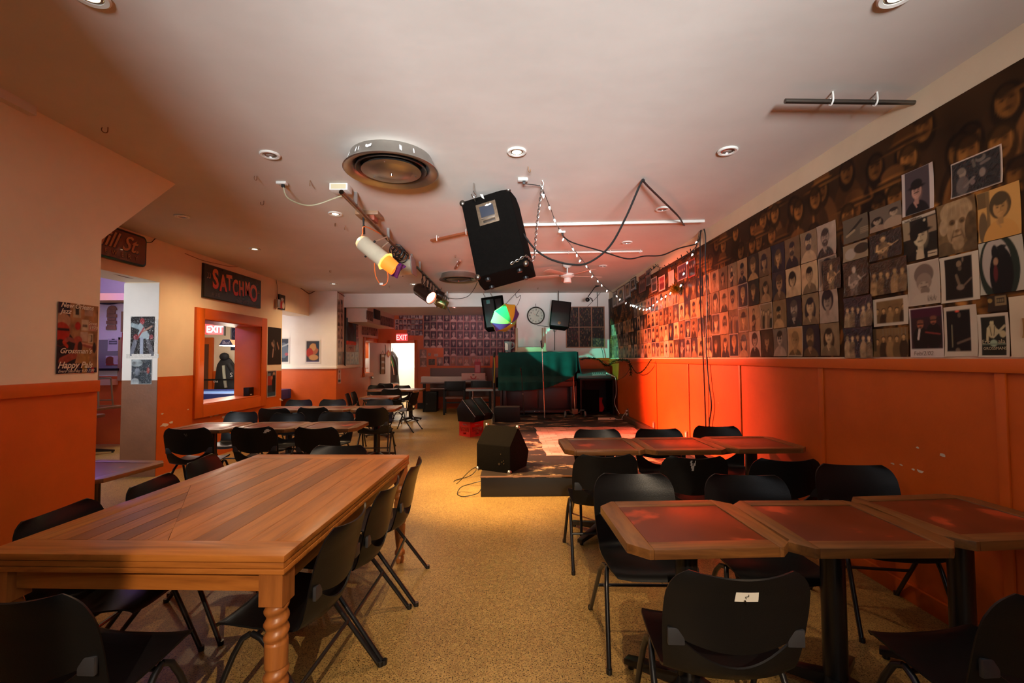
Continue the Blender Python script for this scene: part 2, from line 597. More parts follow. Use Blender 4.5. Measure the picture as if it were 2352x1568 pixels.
# right wall: cream plaster above, orange boarding below
struct(MB().bb(XR, XR + 0.15, -3.4, YB + 0.2, RAIL, HC).bb(XR, XR + 0.15, -3.4, YB + 0.2, 0, RAIL, 1).build('wall_right', [MT['cream'], MT['orange']]))
struct(MB().bb(XR - 0.022, XR, -3.3, YB, 1.385, RAIL).build('trim_1', MT['orange_trim'], bevel=0.004))
tn = 2
for px in (2302, 1888, 1700, 1582, 1508):
    y = onX(px, 900, XR).y
    struct(MB().bb(XR - 0.012, XR, y - 0.024, y + 0.024, 0.10, 1.385).build('trim_%d' % tn, MT['orange_trim'], bevel=0.003)); tn += 1
struct(MB().bb(XR - 0.02, XR, -3.3, 4.9, 0, 0.10).build('baseboard_right', MT['orange_trim'], bevel=0.003))
# wall behind the stage
XC = 0.22
struct(MB().bb(XC, XR, YB, YB + 0.15, 1.46, HC).bb(XC, XR, YB, YB + 0.15, 0, 1.46, 1).build('wall_stage', [MT['white'], MT['orange']]))
struct(MB().bb(1.3, XR, YB - 0.02, YB, 1.40, 1.47).build('trim_%d' % tn, MT['orange_trim'], bevel=0.004)); tn += 1
# header over the recess
struct(MB().bb(XL - 0.1, XC, YB, YB + 0.2, 2.70, HC).build('wall_header', MT['white']))
# recess: right side wall, far wall with the doorway
struct(MB().bb(XC, XC + 0.1, YB + 0.15, YF, 0, 2.8).build('wall_recess', MT['orange']))
dx0, dx1, dh = onY(895, 850, YF).x, onY(952, 850, YF).x, 1.95
f = MB()
f.bb(XL - 0.2, dx0, YF, YF + 0.14, 0, 2.8).bb(dx0, dx1, YF, YF + 0.14, dh, 2.8).bb(dx1, XC + 0.1, YF, YF + 0.14, 0, 2.8)
struct(f.build('wall_far', MT['orange']))
f = MB()
f.bb(dx1, dx1 + 0.09, YF - 0.02, YF + 0.15, 0, dh + 0.09).bb(dx0 - 0.09, dx0, YF - 0.02, YF + 0.15, 0, dh + 0.09).bb(dx0, dx1, YF - 0.02, YF + 0.15, dh, dh + 0.09)
struct(f.build('trim_%d' % tn, MT['orange_trim'], bevel=0.004)); tn += 1
struct(MB().bb(dx1 + 0.09, dx1 + 0.36, YF - 0.02, YF, 0, 0.17).build('baseboard_far', MT['black_paint']))
# bright store room beyond the door
f = MB()
f.bb(-4.6, -1.7, 16.2, 16.3, 0, 2.8).bb(-4.7, -4.6, YF + 0.14, 16.3, 0, 2.8).bb(-1.75, -1.65, YF + 0.14, 16.3, 0, 2.8)
struct(f.build('wall_store', mat('store_white', (0.82, 0.80, 0.72), 0.6)))

# left wall of the recess with the service hatch
hy0, hy1, hz0, hz1 = 12.30, 13.40, 1.10, 1.97
f = MB()
for z0, z1, mi in ((0, 1.26, 1), (1.26, 2.8, 0)):
    f.bb(XL - 0.35, XL, 10.42, hy0, z0, z1, mi)
    f.bb(XL - 0.35, XL, hy1, YF, z0, z1, mi)
f.bb(XL - 0.35, XL, hy0, hy1, 0, hz0, 1).bb(XL - 0.35, XL, hy0, hy1, hz1, 2.8, 0)
f.bb(XL - 0.35, XL, 10.42, YB + 0.2, 2.8, HC, 0)
MT['pink_cream'] = mat('recess_cream', (0.66, 0.50, 0.42), 0.6, var=0.05)
struct(f.build('wall_recess', [MT['pink_cream'], MT['orange']]))
f = MB()
t = 0.10
f.bb(XL, XL + 0.03, hy0 - t, hy0, hz0 - t, hz1 + t).bb(XL, XL + 0.03, hy1, hy1 + t, hz0 - t, hz1 + t)
f.bb(XL, XL + 0.03, hy0, hy1, hz1, hz1 + t).bb(XL, XL + 0.05, hy0 - t, hy1 + t, hz0 - 0.10, hz0)
f.bb(XL - 0.36, XL, hy1 - 0.012, hy1, hz0, hz1)
struct(f.build('window_1', MT['orange_trim'], bevel=0.004))
struct(MB().bb(XL - 0.5, -3.37, YB + 0.25, YF, 2.37, 2.78).build('trim_%d' % tn, MT['pink_cream'])); tn += 1
# kitchen behind the hatch
struct(MB().bb(-6.2, -6.1, 11.6, 14, 0, 2.8).bb(-6.2, XL - 0.35, 13.9, 14, 0, 2.8).build('wall_kitchen', MT['white']))

# alcove wall with two posters, its white ledge and the header over it
AY = 10.3
f = MB().bb(-5.6, XL - 0.0, AY, AY + 0.12, 1.27, HC).bb(-5.6, XL - 0.0, AY, AY + 0.12, 0, 1.27, 1)
struct(f.build('wall_alcove', [MT['white'], MT['orange']]))
struct(MB().bb(-5.6, XL + 0.01, AY - 0.025, AY, 1.265, 1.31).build('trim_%d' % tn, MT['white'], bevel=0.003)); tn += 1
struct(MB().bb(XL, XL + 0.02, 10.32, 11.95, 1.265, 1.33).build('trim_%d' % tn, MT['pink_cream'], bevel=0.003)); tn += 1
struct(MB().bb(-4.92, XS, 9.09, AY, 2.46, HC).build('wall_header', MT['cream']))

# wall with the hatch to the pool room
wy0, wy1, wz0, wz1 = 6.726, 8.286, 0.82, 2.075
f = MB()
for z0, z1, mi in ((0, 1.26, 1), (1.26, HC, 0)):
    f.bb(-4.92, XS, 5.89, wy0, z0, z1, mi)
    f.bb(-4.92, XS, wy1, 9.09, z0, z1, mi)
f.bb(-4.92, XS, wy0, wy1, 0, wz0, 1).bb(-4.92, XS, wy0, wy1, wz1, HC, 0)
struct(f.build('wall_left', [MT['cream'], MT['orange']]))
# end of that wall facing the camera: white above, brown below
f = MB().bb(-4.93, XS - 0.001, 5.882, 5.89, 1.22, 2.47).bb(-4.93, XS - 0.001, 5.882, 5.89, 0, 1.22, 1)
struct(f.build('wall_pier', [MT['white'], MT['brown_paint']]))
f = MB()
t = 0.18
f.bb(XS, XS + 0.035, wy0 - t, wy0, wz0 - t, wz1 + t - 0.02).bb(XS, XS + 0.035, wy1, wy1 + t, wz0 - t, wz1 + t - 0.02)
f.bb(XS, XS + 0.035, wy0, wy1, wz1, wz1 + t - 0.02).bb(XS, XS + 0.035, wy0, wy1, wz0 - t, wz0)
# board lining of the opening
f.bb(-4.925, XS + 0.02, wy1 - 0.012, wy1, wz0, wz1).bb(-4.925, XS + 0.02, wy0, wy0 + 0.012, wz0, wz1)
f.bb(-4.925, XS + 0.02, wy0, wy1, wz0, wz0 + 0.015).bb(-4.925, XS + 0.02, wy0, wy1, wz1 - 0.012, wz1)
struct(f.build('window_2', MT['orange_trim'], bevel=0.004))
# header along the opening to the bar, over the room
struct(MB().bb(-4.92, XS, 2.2, 5.89, 2.48, HC).build('wall_header', MT['cream']))

# near left wall with its flared top
f = MB()
f.bb(XN - 0.16, XN, -3.4, 3.27, 1.33, HC)
f.bb(XN - 0.16, XN, -3.4, 3.27, 0, 1.33, 1)
vs = []
for x in (XN - 0.16, XN):
    vs += [(x, 3.27, 2.34), (x, 3.27, HC), (x, 3.98, HC)]
f.add(vs, [(0, 1, 2), (5, 4, 3), (0, 2, 5, 3), (1, 4, 5, 2), (0, 3, 4, 1)], 0)
struct(f.build('wall_near', [MT['cream'], MT['orange']]))
struct(MB().bb(XN, XN + 0.02, -3.3, 3.27, 1.255, 1.335).build('trim_%d' % tn, MT['orange_trim'], bevel=0.004)); tn += 1
struct(MB().bb(XN, XN + 0.05, -3.3, 2.75, HC - 0.055, HC).build('trim_%d' % tn, MT['plaster'])); tn += 1

# front wall with the street window behind the camera, and an unseen partition added to shade the left ceiling
f = MB()
f.bb(-3.1, -0.80, -3.3, -3.15, 0, HC).bb(1.10, XR, -3.3, -3.15, 0, HC).bb(-0.80, 1.10, -3.3, -3.15, 0, 0.95).bb(-0.80, 1.10, -3.3, -3.15, 2.75, HC)
struct(f.build('wall_front', MT['brown_paint']))
struct(MB().bb(-1.2, -1.1, -3.15, -0.9, 0, HC).build('wall_light_blocker', MT['brown_paint']))
# outer walls of the bar and the pool room
f = MB()
f.bb(-9.0, -8.9, 0.0, 8.2, 0, HC)
f.bb(-9.0, -6.6, 8.2, 8.32, 1.20, HC).bb(-9.0, -6.6, 8.2, 8.32, 0, 1.20, 1)
struct(f.build('wall_bar', [MT['white'], MT['orange']]))
f = MB()
f.bb(-9.0, -5.5, 11.5, 11.6, 1.2, HC).bb(-9.0, -5.5, 11.5, 11.6, 0, 1.2, 1)
f.bb(-9.0, -8.9, 8.32, 11.5, 0, HC).bb(-5.6, -5.5, AY, 11.5, 0, HC)
struct(f.build('wall_pool', [MT['cream'], MT['orange']]))
struct(MB().bb(-9.0, XN - 0.16, -3.4, -3.3, 0, HC).build('wall_bar', MT['cream']))
# ================================================================== CHAIRS
def prof_y(z):
    """side profile of the back: local y for height z (the sitter faces +y)"""
    zs = [0.40, 0.435, 0.47, 0.54, 0.62, 0.70, 0.77, 0.80]
    ys = [-0.150, -0.178, -0.192, -0.208, -0.222, -0.238, -0.258, -0.270]
    return float(np.interp(z, zs, ys))


def back_half(z):
    return float(np.interp(z, [0.42, 0.50, 0.58, 0.66, 0.72, 0.76, 0.785, 0.80], [0.212, 0.222, 0.228, 0.230, 0.226, 0.212, 0.190, 0.160]))


def shell_pt(u, z):
    hw = back_half(z)
    return (u * hw, prof_y(z) + 0.055 * u * u * (1 - 0.35 * (z - 0.45) / 0.35), z - 0.012 * (1 - u * u) * max(0, (z - 0.70) / 0.1))


def z_up(u):
    return 0.575 - 0.050 * max(0, 1 - (u / 0.9) ** 2)


def z_lo(u):
    return z_up(u) - 0.052 * max(0, 1 - (u / 0.80) ** 2)


NU = 20
US = [-1 + 2 * i / NU for i in range(NU + 1)]


def backrest_bm():
    P = []
    for j in range(15):
        s = j / 14
        s2 = s ** 1.25
        P.append([shell_pt(u, 0.80 + (z_up(u) - 0.80) * s2) for u in US])
    return MB().grid(P)


def seat_bm():
    P = []
    for j in range(7):                       # rising lip behind the slot
        s = j / 6
        P.append([shell_pt(u, z_lo(u) + (0.450 - z_lo(u)) * s) for u in US])
    path = [(-0.170, 0.428, 0.214), (-0.145, 0.419, 0.216), (-0.10, 0.414, 0.218), (-0.03, 0.416, 0.220), (0.05, 0.424, 0.221), (0.12, 0.431, 0.220),
            (0.175, 0.434, 0.216), (0.205, 0.430, 0.208), (0.224, 0.418, 0.196), (0.230, 0.402, 0.184)]
    for y, z, hw in path:
        e = 0.055 * max(0, 1 - (y + 0.19) / 0.09)
        P.append([(u * hw, y + e * u * u, z + 0.016 * abs(u) ** 3) for u in US])
    return MB().grid(P)


def make_chair(label, group):
    t = thing('plastic_chair', label, 'chair', group=group)
    backrest_bm().build('backrest', MT['black_plastic'], t, solid=-0.007)
    seat_bm().build('seat', MT['black_plastic'], t, solid=-0.007)
    for s in (-1, 1):
        fl = [(s * 0.238, 0.262, 0.0), (s * 0.222, 0.130, 0.33), (s * 0.215, 0.098, 0.392), (s * 0.206, 0.072, 0.406)]
        rl = [(s * 0.244, -0.285, 0.0), (s * 0.226, -0.03, 0.348), (s * 0.218, 0.022, 0.396), (s * 0.206, 0.066, 0.407)]
        for pts in (fl, rl):
            l = MB().tube(pts, 0.0115, 10).cyl((pts[0][0], pts[0][1], 0), (pts[0][0], pts[0][1], 0.022), 0.0145, n=10).build('leg', MT['black_metal'], t)
        MB().box((s * 0.190, prof_y(0.56) - 0.012 + 0.037, 0.566), (0.055, 0.014, 0.055)).build('clip', MT['grey_plastic'], t, bevel=0.004)
    MB().tube([(-0.232, -0.13, 0.215), (0.232, -0.13, 0.215)], 0.009, 8).build('stretcher', MT['black_metal'], t)
    MB().tube([(-0.208, 0.05, 0.400), (0.208, 0.05, 0.400)], 0.009, 8).build('stretcher', MT['black_metal'], t)
    return t


CH0 = make_chair('x', 'black plastic chairs set around the bar tables')
CH_USED = [False]


def chair(px, py, deg, label, front=None, at=None):
    """px,py = middle of the top edge of the back; deg = way it faces (0 = towards the stage, 90 = left)"""
    rz = R(deg)
    if at is None:
        p = onZ(px, py, 0.795)
        pos = Vector((p.x, p.y, 0)) + Vector((-math.sin(rz), math.cos(rz), 0)) * 0.262
    else:
        pos = Vector((at[0], at[1], 0))
    if not CH_USED[0]:
        CH_USED[0] = True
        CH0.location = pos; CH0.rotation_euler = (0, 0, rz); CH0['label'] = label
        return CH0
    return dup(CH0, pos, rz, label)


# right-hand tables, near group
cR1 = chair(1450, 1086, 178, 'black plastic chair facing the camera behind the near right table next to the aisle')
cR2 = chair(1706, 1089, 172, 'black plastic chair facing the camera behind the middle one of the three near right tables')
cR3 = chair(2000, 1072, 170, 'black plastic chair against the orange wall, behind the near right corner table', at=(2.10, 2.60))
cR4 = chair(1710, 1322, -3, 'black plastic chair in the foreground with a torn white sticker on its back')
cR5 = chair(2330, 1372, 4, 'black plastic chair cut off by the bottom right corner of the picture', at=(1.57, 1.54))
# second right-hand row
cM1 = chair(1394, 1046, 0, 'black plastic chair, back to camera, at the aisle end of the second right row')
cM2 = chair(1600, 1050, -4, 'black plastic chair with a scrap of white tape on its back, second right row')
cM3 = chair(1812, 1056, -6, 'black plastic chair, back to camera, nearest the orange wall in the second right row')
cF1 = chair(1370, 985, 180, 'black plastic chair in front of the stage carpet, far side of the second right row')
cF2 = chair(1510, 984, 178, 'black plastic chair against the red-lit wall, far side of the second right row')
cF3 = chair(1643, 978, 172, 'black plastic chair under the two hanging black cables by the orange wall')
# long table
chair(772, 1190, 86, 'black plastic chair on the aisle side of the long table, nearest the turned front leg', at=(-0.92, 2.025))
chair(885, 1112, 88, 'black plastic chair on the aisle side of the long table, middle of three', at=(-0.88, 2.515))
chair(940, 1062, 92, 'black plastic chair on the aisle side of the long wooden table, beside its far leg', at=(-0.845, 3.01))
chair(118, 1172, -86, 'black plastic chair between the long wooden table and the near orange wall')
chair(335, 1104, -84, 'black plastic chair on the left side of the long wooden table, second from the front')
chair(452, 1054, -82, 'black plastic chair on the left side of the long wooden table, furthest from the camera')
chair(783, 1022, 180, 'black plastic chair at the far end of the long wooden table, facing the camera')
chair(0, 0, -4, 'black plastic chair at the bottom left, in front of the long wooden table', at=(-1.43, 1.60))
# left row behind the long table
cA1 = chair(425, 984, 6, 'black plastic chair with a faint mark on its back, near the brown pier')
cA2 = chair(577, 981, 2, 'black plastic chair with torn tape at its top corner, left of the aisle')
cA3 = chair(722, 982, -2, 'black plastic chair, back to camera, behind the long table and nearest the aisle')
chair(560, 945, 176, 'black plastic chair facing the camera under the hatch, at the first left row of tables')
chair(666, 948, 178, 'black plastic chair facing the camera, middle of the first left row')
chair(776, 945, 180, 'black plastic chair facing the camera, aisle end of the first left row')
chair(626, 938, 0, 'black plastic chair, back to camera, nearest the hatch wall in the second left row')
chair(716, 936, 0, 'black plastic chair with its back to the camera, middle of the second left row')
chair(852, 936.5, 2, 'black plastic chair whose legs show in the aisle, second left row')
chair(690, 917.3, 180, 'black plastic chair facing the camera below the alcove posters, second left row')
chair(767, 916.5, 180, 'black plastic chair facing the camera, middle of the second left row')
chair(874, 916.5, 182, 'black plastic chair facing the camera, aisle end of the second left row')
chair(794, 904, -78, 'black plastic chair seen from the side against the orange wall below the paper notice')
chair(832, 900, -84, 'black plastic chair seen from the side at the left of the third left table', at=(-2.98, 9.55))
chair(934, 897, 80, 'black plastic chair standing sideways in the aisle in front of the exit door', at=(-2.12, 9.45))
chair(866, 884, 178, 'black plastic chair in front of the service hatch, at the furthest table')
chair(898, 893, 4, 'black plastic chair with its back to the camera at the furthest table')
chair(925, 884.5, 176, 'black plastic chair in front of the bright doorway, far side of the furthest table')
chair(886, 880, 180, 'black plastic chair nearest the open white door, behind the furthest table')


def label_patch(ch, u0, u1, z0, z1, name, m, mark=False, label=None, poly=None):
    """a sticker glued on the outside of the back"""
    mb = MB()
    P = []
    for j in range(5):
        row = []
        for i in range(9):
            u = u0 + (u1 - u0) * i / 8; z = z0 + (z1 - z0) * j / 4
            x, y, zz = shell_pt(u, z)
            row.append((x, y - 0.0095, zz))
        P.append(row)
    if poly:
        P = [[p for i, p in enumerate(row)] for row in P]
        keep = MB()
        h, wd = len(P), len(P[0])
        vs = [p for r in P for p in r]
        fs = []
        for j in range(h - 1):
            for i in range(wd - 1):
                if poly[j][i] == '#':
                    fs.append((j * wd + i, j * wd + i + 1, (j + 1) * wd + i + 1, (j + 1) * wd + i))
        mb.add(vs, fs, 0, True)
    else:
        mb.grid(P)
    o = mb.build(name, m, ch)
    if label:
        o['label'] = label
    o['own'] = 1
    if mark:
        a = Vector(shell_pt((u0 + u1) / 2, (z0 + z1) / 2)) + Vector((0, -0.0115, 0))
        MB().tube([a + Vector((0.004, 0, 0.014)), a + Vector((0.004, 0, 0.003)), a + Vector((-0.006, 0, 0.001)), a + Vector((-0.003, 0, -0.004))], 0.0014, 6).build('pen_mark', MT['black_paint'], o)
        MB().tube([a + Vector((-0.008, 0, -0.009)), a + Vector((-0.002, 0, -0.019))], 0.0022, 6).build('pen_mark', MT['black_paint'], o)
    return o


sticker_mat = mat('sticker_paper', (0.80, 0.80, 0.74), 0.5)
tape_mat = mat('tape_scrap', (0.62, 0.60, 0.55), 0.5, var=0.15, vscale=60)
label_patch(cR4, -0.12, 0.20, 0.712, 0.750, 'sticker', sticker_mat, True, 'torn white sticker')
label_patch(cM2, -0.22, 0.02, 0.70, 0.785, 'tape_scrap', tape_mat, poly=['...##...', '..###...', '.##.##..', '##...#..'], label='scrap of white tape')
label_patch(cA2, 0.52, 0.86, 0.735, 0.778, 'tape_scrap', tape_mat, poly=['###.....', '.#####..', '..######', '....###.'], label='scrap of pale tape')
label_patch(cA1, -0.05, 0.12, 0.715, 0.750, 'tape_scrap', mat('faint_tape', (0.10, 0.09, 0.08), 0.6), poly=['...#....', '..##.#..', '.#.##...', '##...#..'], label='faint grey scrap')

# ================================================================== PEDESTAL TABLES
MT['oak_x'] = wood('oak_edge_x', (0.23, 0.090, 0.022), (0.085, 0.030, 0.008), 0, 1.6, 0.40, 0.1)
MT['oak_y'] = wood('oak_edge_y', (0.24, 0.098, 0.024), (0.09, 0.033, 0.009), 1, 1.6, 0.40, 0.1)


def inlay_material():
    m, nt, b = nodes('worn_red_inlay'); L = nt.links.new
    tc = N(nt, 'ShaderNodeTexCoord'); oi = N(nt, 'ShaderNodeObjectInfo')
    mu = N(nt, 'ShaderNodeMath', operation='MULTIPLY'); mu.inputs[1].default_value = 51
    ad = N(nt, 'ShaderNodeVectorMath', operation='ADD')
    L(oi.outputs['Random'], mu.inputs[0]); L(tc.outputs['Object'], ad.inputs[0]); L(mu.outputs[0], ad.inputs[1])
    nz = N(nt, 'ShaderNodeTexNoise'); nz.inputs['Scale'].default_value = 4.2; nz.inputs['Detail'].default_value = 6; nz.inputs['Distortion'].default_value = 0.5
    L(ad.outputs[0], nz.inputs['Vector'])
    rp = N(nt, 'ShaderNodeValToRGB'); e = rp.color_ramp.elements
    e[0].position = 0.35; e[0].color = (0.105, 0.019, 0.005, 1); e[1].position = 0.68; e[1].color = (0.46, 0.058, 0.015, 1)
    k = e.new(0.58); k.color = (0.14, 0.024, 0.006, 1)
    L(nz.outputs['Fac'], rp.inputs['Fac']); L(rp.outputs[0], b.inputs['Base Color'])
    rr = N(nt, 'ShaderNodeMapRange'); rr.inputs['To Min'].default_value = 0.24; rr.inputs['To Max'].default_value = 0.42
    L(nz.outputs['Fac'], rr.inputs[0]); L(rr.outputs[0], b.inputs['Roughness'])
    return m


MT['inlay'] = inlay_material()


def make_table(label, group):
    t = thing('pedestal_table', label, 'table', group=group)
    a, d, c, th, top = 0.325, 0.29, 0.068, 0.038, 0.752
    oct_ = [(-a + c, -d), (a - c, -d), (a, -d + c), (a, d - c), (a - c, d), (-a + c, d), (-a, d - c), (-a, -d + c)]
    fi, fd = a - 0.085, d - 0.075
    mb = MB()
    # rim of four boards: two running in depth, two between them
    mb.prism([(-a, -d + c), (-a + c, -d), (-fi, -d), (-fi, d), (-a + c, d), (-a, d - c)], top - th, top)
    mb.build('edge_board', MT['oak_y'], t, bevel=0.003)
    MB().prism([(a, d - c), (a - c, d), (fi, d), (fi, -d), (a - c, -d), (a, -d + c)], top - th, top).build('edge_board', MT['oak_y'], t, bevel=0.003)
    MB().bb(-fi, fi, -d, -fd, top - th, top).build('edge_board', MT['oak_x'], t, bevel=0.003)
    MB().bb(-fi, fi, fd, d, top - th, top).build('edge_board', MT['oak_x'], t, bevel=0.003)
    MB().bb(-fi + 0.003, fi - 0.003, -fd + 0.003, fd - 0.003, top - th + 0.004, top - 0.003).build('inlay', MT['inlay'], t, bevel=0.002)['label'] = 'worn red-brown inlay'
    p = MB().cyl((0, 0, 0.05), (0, 0, top - th - 0.014), 0.047, n=24).box((0, 0, top - th - 0.007), (0.30, 0.30, 0.013))
    p.build('pedestal', MT['black_metal'], t)
    for k in range(4):
        M = Matrix.Rotation(R(45 + 90 * k), 4, 'Z')
        f = MB()
        f.add([(0.03, -0.03, 0.10), (0.03, 0.03, 0.10), (0.30, 0.022, 0.045), (0.30, -0.022, 0.045), (0.03, -0.03, 0.045), (0.03, 0.03, 0.045), (0.30, 0.022, 0.018), (0.30, -0.022, 0.018)],
              [(0, 3, 2, 1), (4, 5, 6, 7), (0, 1, 5, 4), (3, 7, 6, 2), (0, 4, 7, 3), (1, 2, 6, 5)], 0, False, M)
        f.cyl(M @ Vector((0.275, 0, 0)), M @ Vector((0.275, 0, 0.022)), 0.016, n=10)
        f.build('foot', MT['black_metal'], t, bevel=0.003)
    return t


TB = []


def table(x, y, deg, label, group):
    if not TB:
        TB.append(make_table(label, group))
        TB[0].location = (x, y, 0); TB[0].rotation_euler = (0, 0, R(deg))
        return TB[0]
    o = dup(TB[0], (x, y, 0), R(deg), label, group)
    return o


gR, gM, gA, gB, gC = ('near right row of pedestal tables', 'second right row of pedestal tables', 'first left row of pedestal tables',
                      'second left row of pedestal tables', 'far left pedestal tables')
table(0.778, 2.02, 1.5, 'pedestal table beside the aisle in the near right row, lit front edge', gR)
table(1.412, 2.005, -1, 'middle pedestal table of the near right row, behind the chair with the white sticker', gR)
table(2.045, 2.075, 4, 'pedestal table pushed against the orange wall in the near right row', gR)
table(0.772, 3.84, 0, 'pedestal table beside the stage corner, aisle end of the second right row', gM)
table(1.402, 3.83, 0, 'pedestal table with a red-lit top in the middle of the second right row', gM)
table(2.055, 3.86, 1, 'pedestal table touching the orange wall in the second right row', gM)
table(-1.92, 5.06, 1, 'pedestal table at the aisle end of the first left row', gA)
table(-2.575, 5.06, 0, 'pedestal table in the middle of the first left row', gA)
table(-3.235, 5.05, 0, 'pedestal table under the hatch in the first left row', gA)
table(-1.95, 6.85, 1, 'pedestal table at the aisle end of the second left row', gB)
table(-2.605, 6.85, 0, 'pedestal table in the middle of the second left row', gB)
table(-3.26, 6.86, 0, 'pedestal table nearest the hatch wall in the second left row', gB)
table(-2.46, 8.85, -3, 'single pedestal table of the third left row, in line with the exit sign', gC)
table(-2.98, 10.95, 0, 'left pedestal table of the furthest pair, before the service hatch', gC)
table(-2.32, 10.97, 0, 'right pedestal table of the furthest pair, before the bright doorway', gC)

# ================================================================== LONG TABLE
MT['pine_x'] = wood('pine_x', (0.54, 0.190, 0.034), (0.20, 0.060, 0.010), 0, 1.0, 0.42, 0.08, c3=(0.40, 0.130, 0.021))
MT['pine_y'] = wood('pine_y', (0.53, 0.185, 0.032), (0.20, 0.060, 0.010), 1, 1.0, 0.42, 0.08, c3=(0.40, 0.130, 0.021))
MT['pine_d'] = wood('pine_dark', (0.30, 0.095, 0.017), (0.14, 0.040, 0.007), 1, 1.2, 0.42, 0.08)
MT['pine_z'] = wood('pine_z', (0.44, 0.15, 0.032), (0.22, 0.068, 0.014), 2, 1.3, 0.42, 0.12)
lt = thing('long_table', 'long wooden dining table with turned legs in the left foreground', 'table', (-1.345, 2.575, 0), R(-2.6))
HX, HY, TT = 0.575, 0.87, 0.762


def clip_quad(poly, z0, z1, mi, mb):
    mb.prism(poly, z0, z1, mi)


mb = MB()
bw = 0.135
for s in (-1, 1):
    MB().box((0, s * (HY - bw / 2), TT - 0.012), (2 * HX, bw, 0.024)).build('border_board', MT['pine_x'], lt, bevel=0.004)
    MB().box((s * (HX - 0.055), 0, TT - 0.012), (0.11, 2 * HY - 2 * bw - 0.001, 0.024)).build('border_board', MT['pine_y'], lt, bevel=0.004)
# centre planks, and the mitred corner of boards laid askew at the front left
xs = [-HX + 0.11, -0.335, -0.20, -0.09, 0.0351, 0.13, 0.24, 0.36, HX - 0.11]
for i in range(len(xs) - 1):
    x0, x1 = xs[i] + 0.0008, xs[i + 1] - 0.0008
    cut = lambda x: -HY + bw + max(0.0, 0.78 * (1 - (x + HX - 0.11) / 0.50))
    ya, yb_ = cut(x0), cut(x1)
    MB().prism([(x0, ya), (x1, yb_), (x1, HY - bw - 0.001), (x0, HY - bw - 0.001)], TT - 0.024, TT - 0.0008).build(
        'plank', [MT['pine_d'] if i in (2, 5) else MT['pine_y']], lt, bevel=0.0012, seg=1)
A = Vector((-HX + 0.112, -HY + bw + 0.001)); B = Vector((0.035, -HY + bw + 0.001)); Ctip = Vector((-HX + 0.112, -HY + bw + 0.775))
for k in range(6):
    s0, s1 = k / 6, (k + 1) / 6 - 0.006
    p0, p1 = A.lerp(B, s0), A.lerp(B, s1)
    q0, q1 = Ctip.lerp(B, s0), Ctip.lerp(B, s1)
    poly = [tuple(p0), tuple(p1), tuple(q1), tuple(q0)] if k < 5 else [tuple(p0), tuple(p1), tuple(q0)]
    MB().prism(poly, TT - 0.024, TT - 0.0008).build('corner_board', MT['pine_d'] if k in (1, 3) else MT['pine_y'], lt)
MB().bb(-HX + 0.003, HX - 0.003, -HY + 0.003, HY - 0.003, TT - 0.047, TT - 0.026).build('draw_leaf', MT['pine_x'], lt, bevel=0.004)
MB().bb(-HX + 0.001, HX - 0.001, -HY + 0.001, HY - 0.001, TT - 0.068, TT - 0.049).build('draw_leaf', MT['pine_x'], lt, bevel=0.004)
for s in (-1, 1):
    MB().box((0, s * (HY - 0.055), TT - 0.108), (2 * HX - 0.16, 0.024, 0.078)).build('apron', MT['pine_x'], lt, bevel=0.002)
    MB().box((s * (HX - 0.055), 0, TT - 0.108), (0.024, 2 * HY - 0.16, 0.078)).build('apron', MT['pine_y'], lt, bevel=0.002)


def turned_leg():
    mb = MB()
    mb.box((0, 0, 0.634), (0.088, 0.088, 0.12))
    prof = []
    zz = np.linspace(0.585, 0.0, 118)
    n = 28
    P = []
    for z in zz:
        row = []
        for i in range(n + 1):
            a = 2 * PI * i / n
            base = float(np.interp(z, [0, 0.02, 0.035, 0.05, 0.06, 0.08, 0.10, 0.14, 0.20, 0.26, 0.40, 0.585],
                                   [0.026, 0.030, 0.030, 0.024, 0.036, 0.036, 0.024, 0.030, 0.036, 0.040, 0.041, 0.040]))
            amp = 0.0
            if 0.43 < z < 0.575:
                amp = 0.0055
            elif 0.27 < z < 0.345:
                amp = 0.0060
            w_ = math.sin(a - 2 * PI * z / 0.048)
            r = base + amp * (w_ if w_ < 0 else 0.8 * w_)
            row.append((r * math.cos(a), r * math.sin(a), z))
        P.append(row)
    mb.grid(P)
    mb.lathe([(0.0001, 0), (0.026, 0)], 28)
    return mb


for sx in (-1, 1):
    for sy in (-1, 1):
        turned_leg().build('leg', MT['pine_z'], lt, (sx * (HX - 0.055), sy * (HY - 0.055), 0), (0, 0, R(90 * (sx + sy))), sharp=60)
# ================================================================== CEILING
# --- round air diffusers
def diffuser(x, y, label):
    t = thing('ceiling_diffuser', label, 'air vent', (x, y, HC), group='round metal air diffusers')
    MB().lathe([(0.305, 0.0), (0.312, -0.02), (0.333, -0.080), (0.352, -0.098), (0.358, -0.106), (0.350, -0.112), (0.305, -0.098), (0.262, -0.060), (0.262, -0.01)], 56).build('housing', MT['steel'], t, sharp=50)
    MB().lathe([(0.0005, -0.012), (0.262, -0.012)], 40).build('throat', MT['black_paint'], t)
    MB().lathe([(0.258, -0.075), (0.268, -0.094), (0.262, -0.100), (0.235, -0.080), (0.228, -0.060)], 48).build('ring', MT['dark_steel'], t, sharp=50)
    MB().lathe([(0.0005, -0.070), (0.19, -0.075), (0.222, -0.100), (0.226, -0.106), (0.218, -0.108), (0.165, -0.104), (0.150, -0.112), (0.06, -0.124), (0.0005, -0.126)], 48).build('dish', MT['steel'], t, sharp=50)
    MB().cyl((0, 0, -0.126), (0, 0, -0.140), 0.013, 0.008, 12).build('bolt', MT['chrome'], t)
    for k in range(3):
        a = 2 * PI * k / 3 + 0.5
        MB().cyl((0.19 * math.cos(a), 0.19 * math.sin(a), -0.104), (0.19 * math.cos(a), 0.19 * math.sin(a), -0.111), 0.006, n=8).build('screw', MT['chrome'], t)
    return t


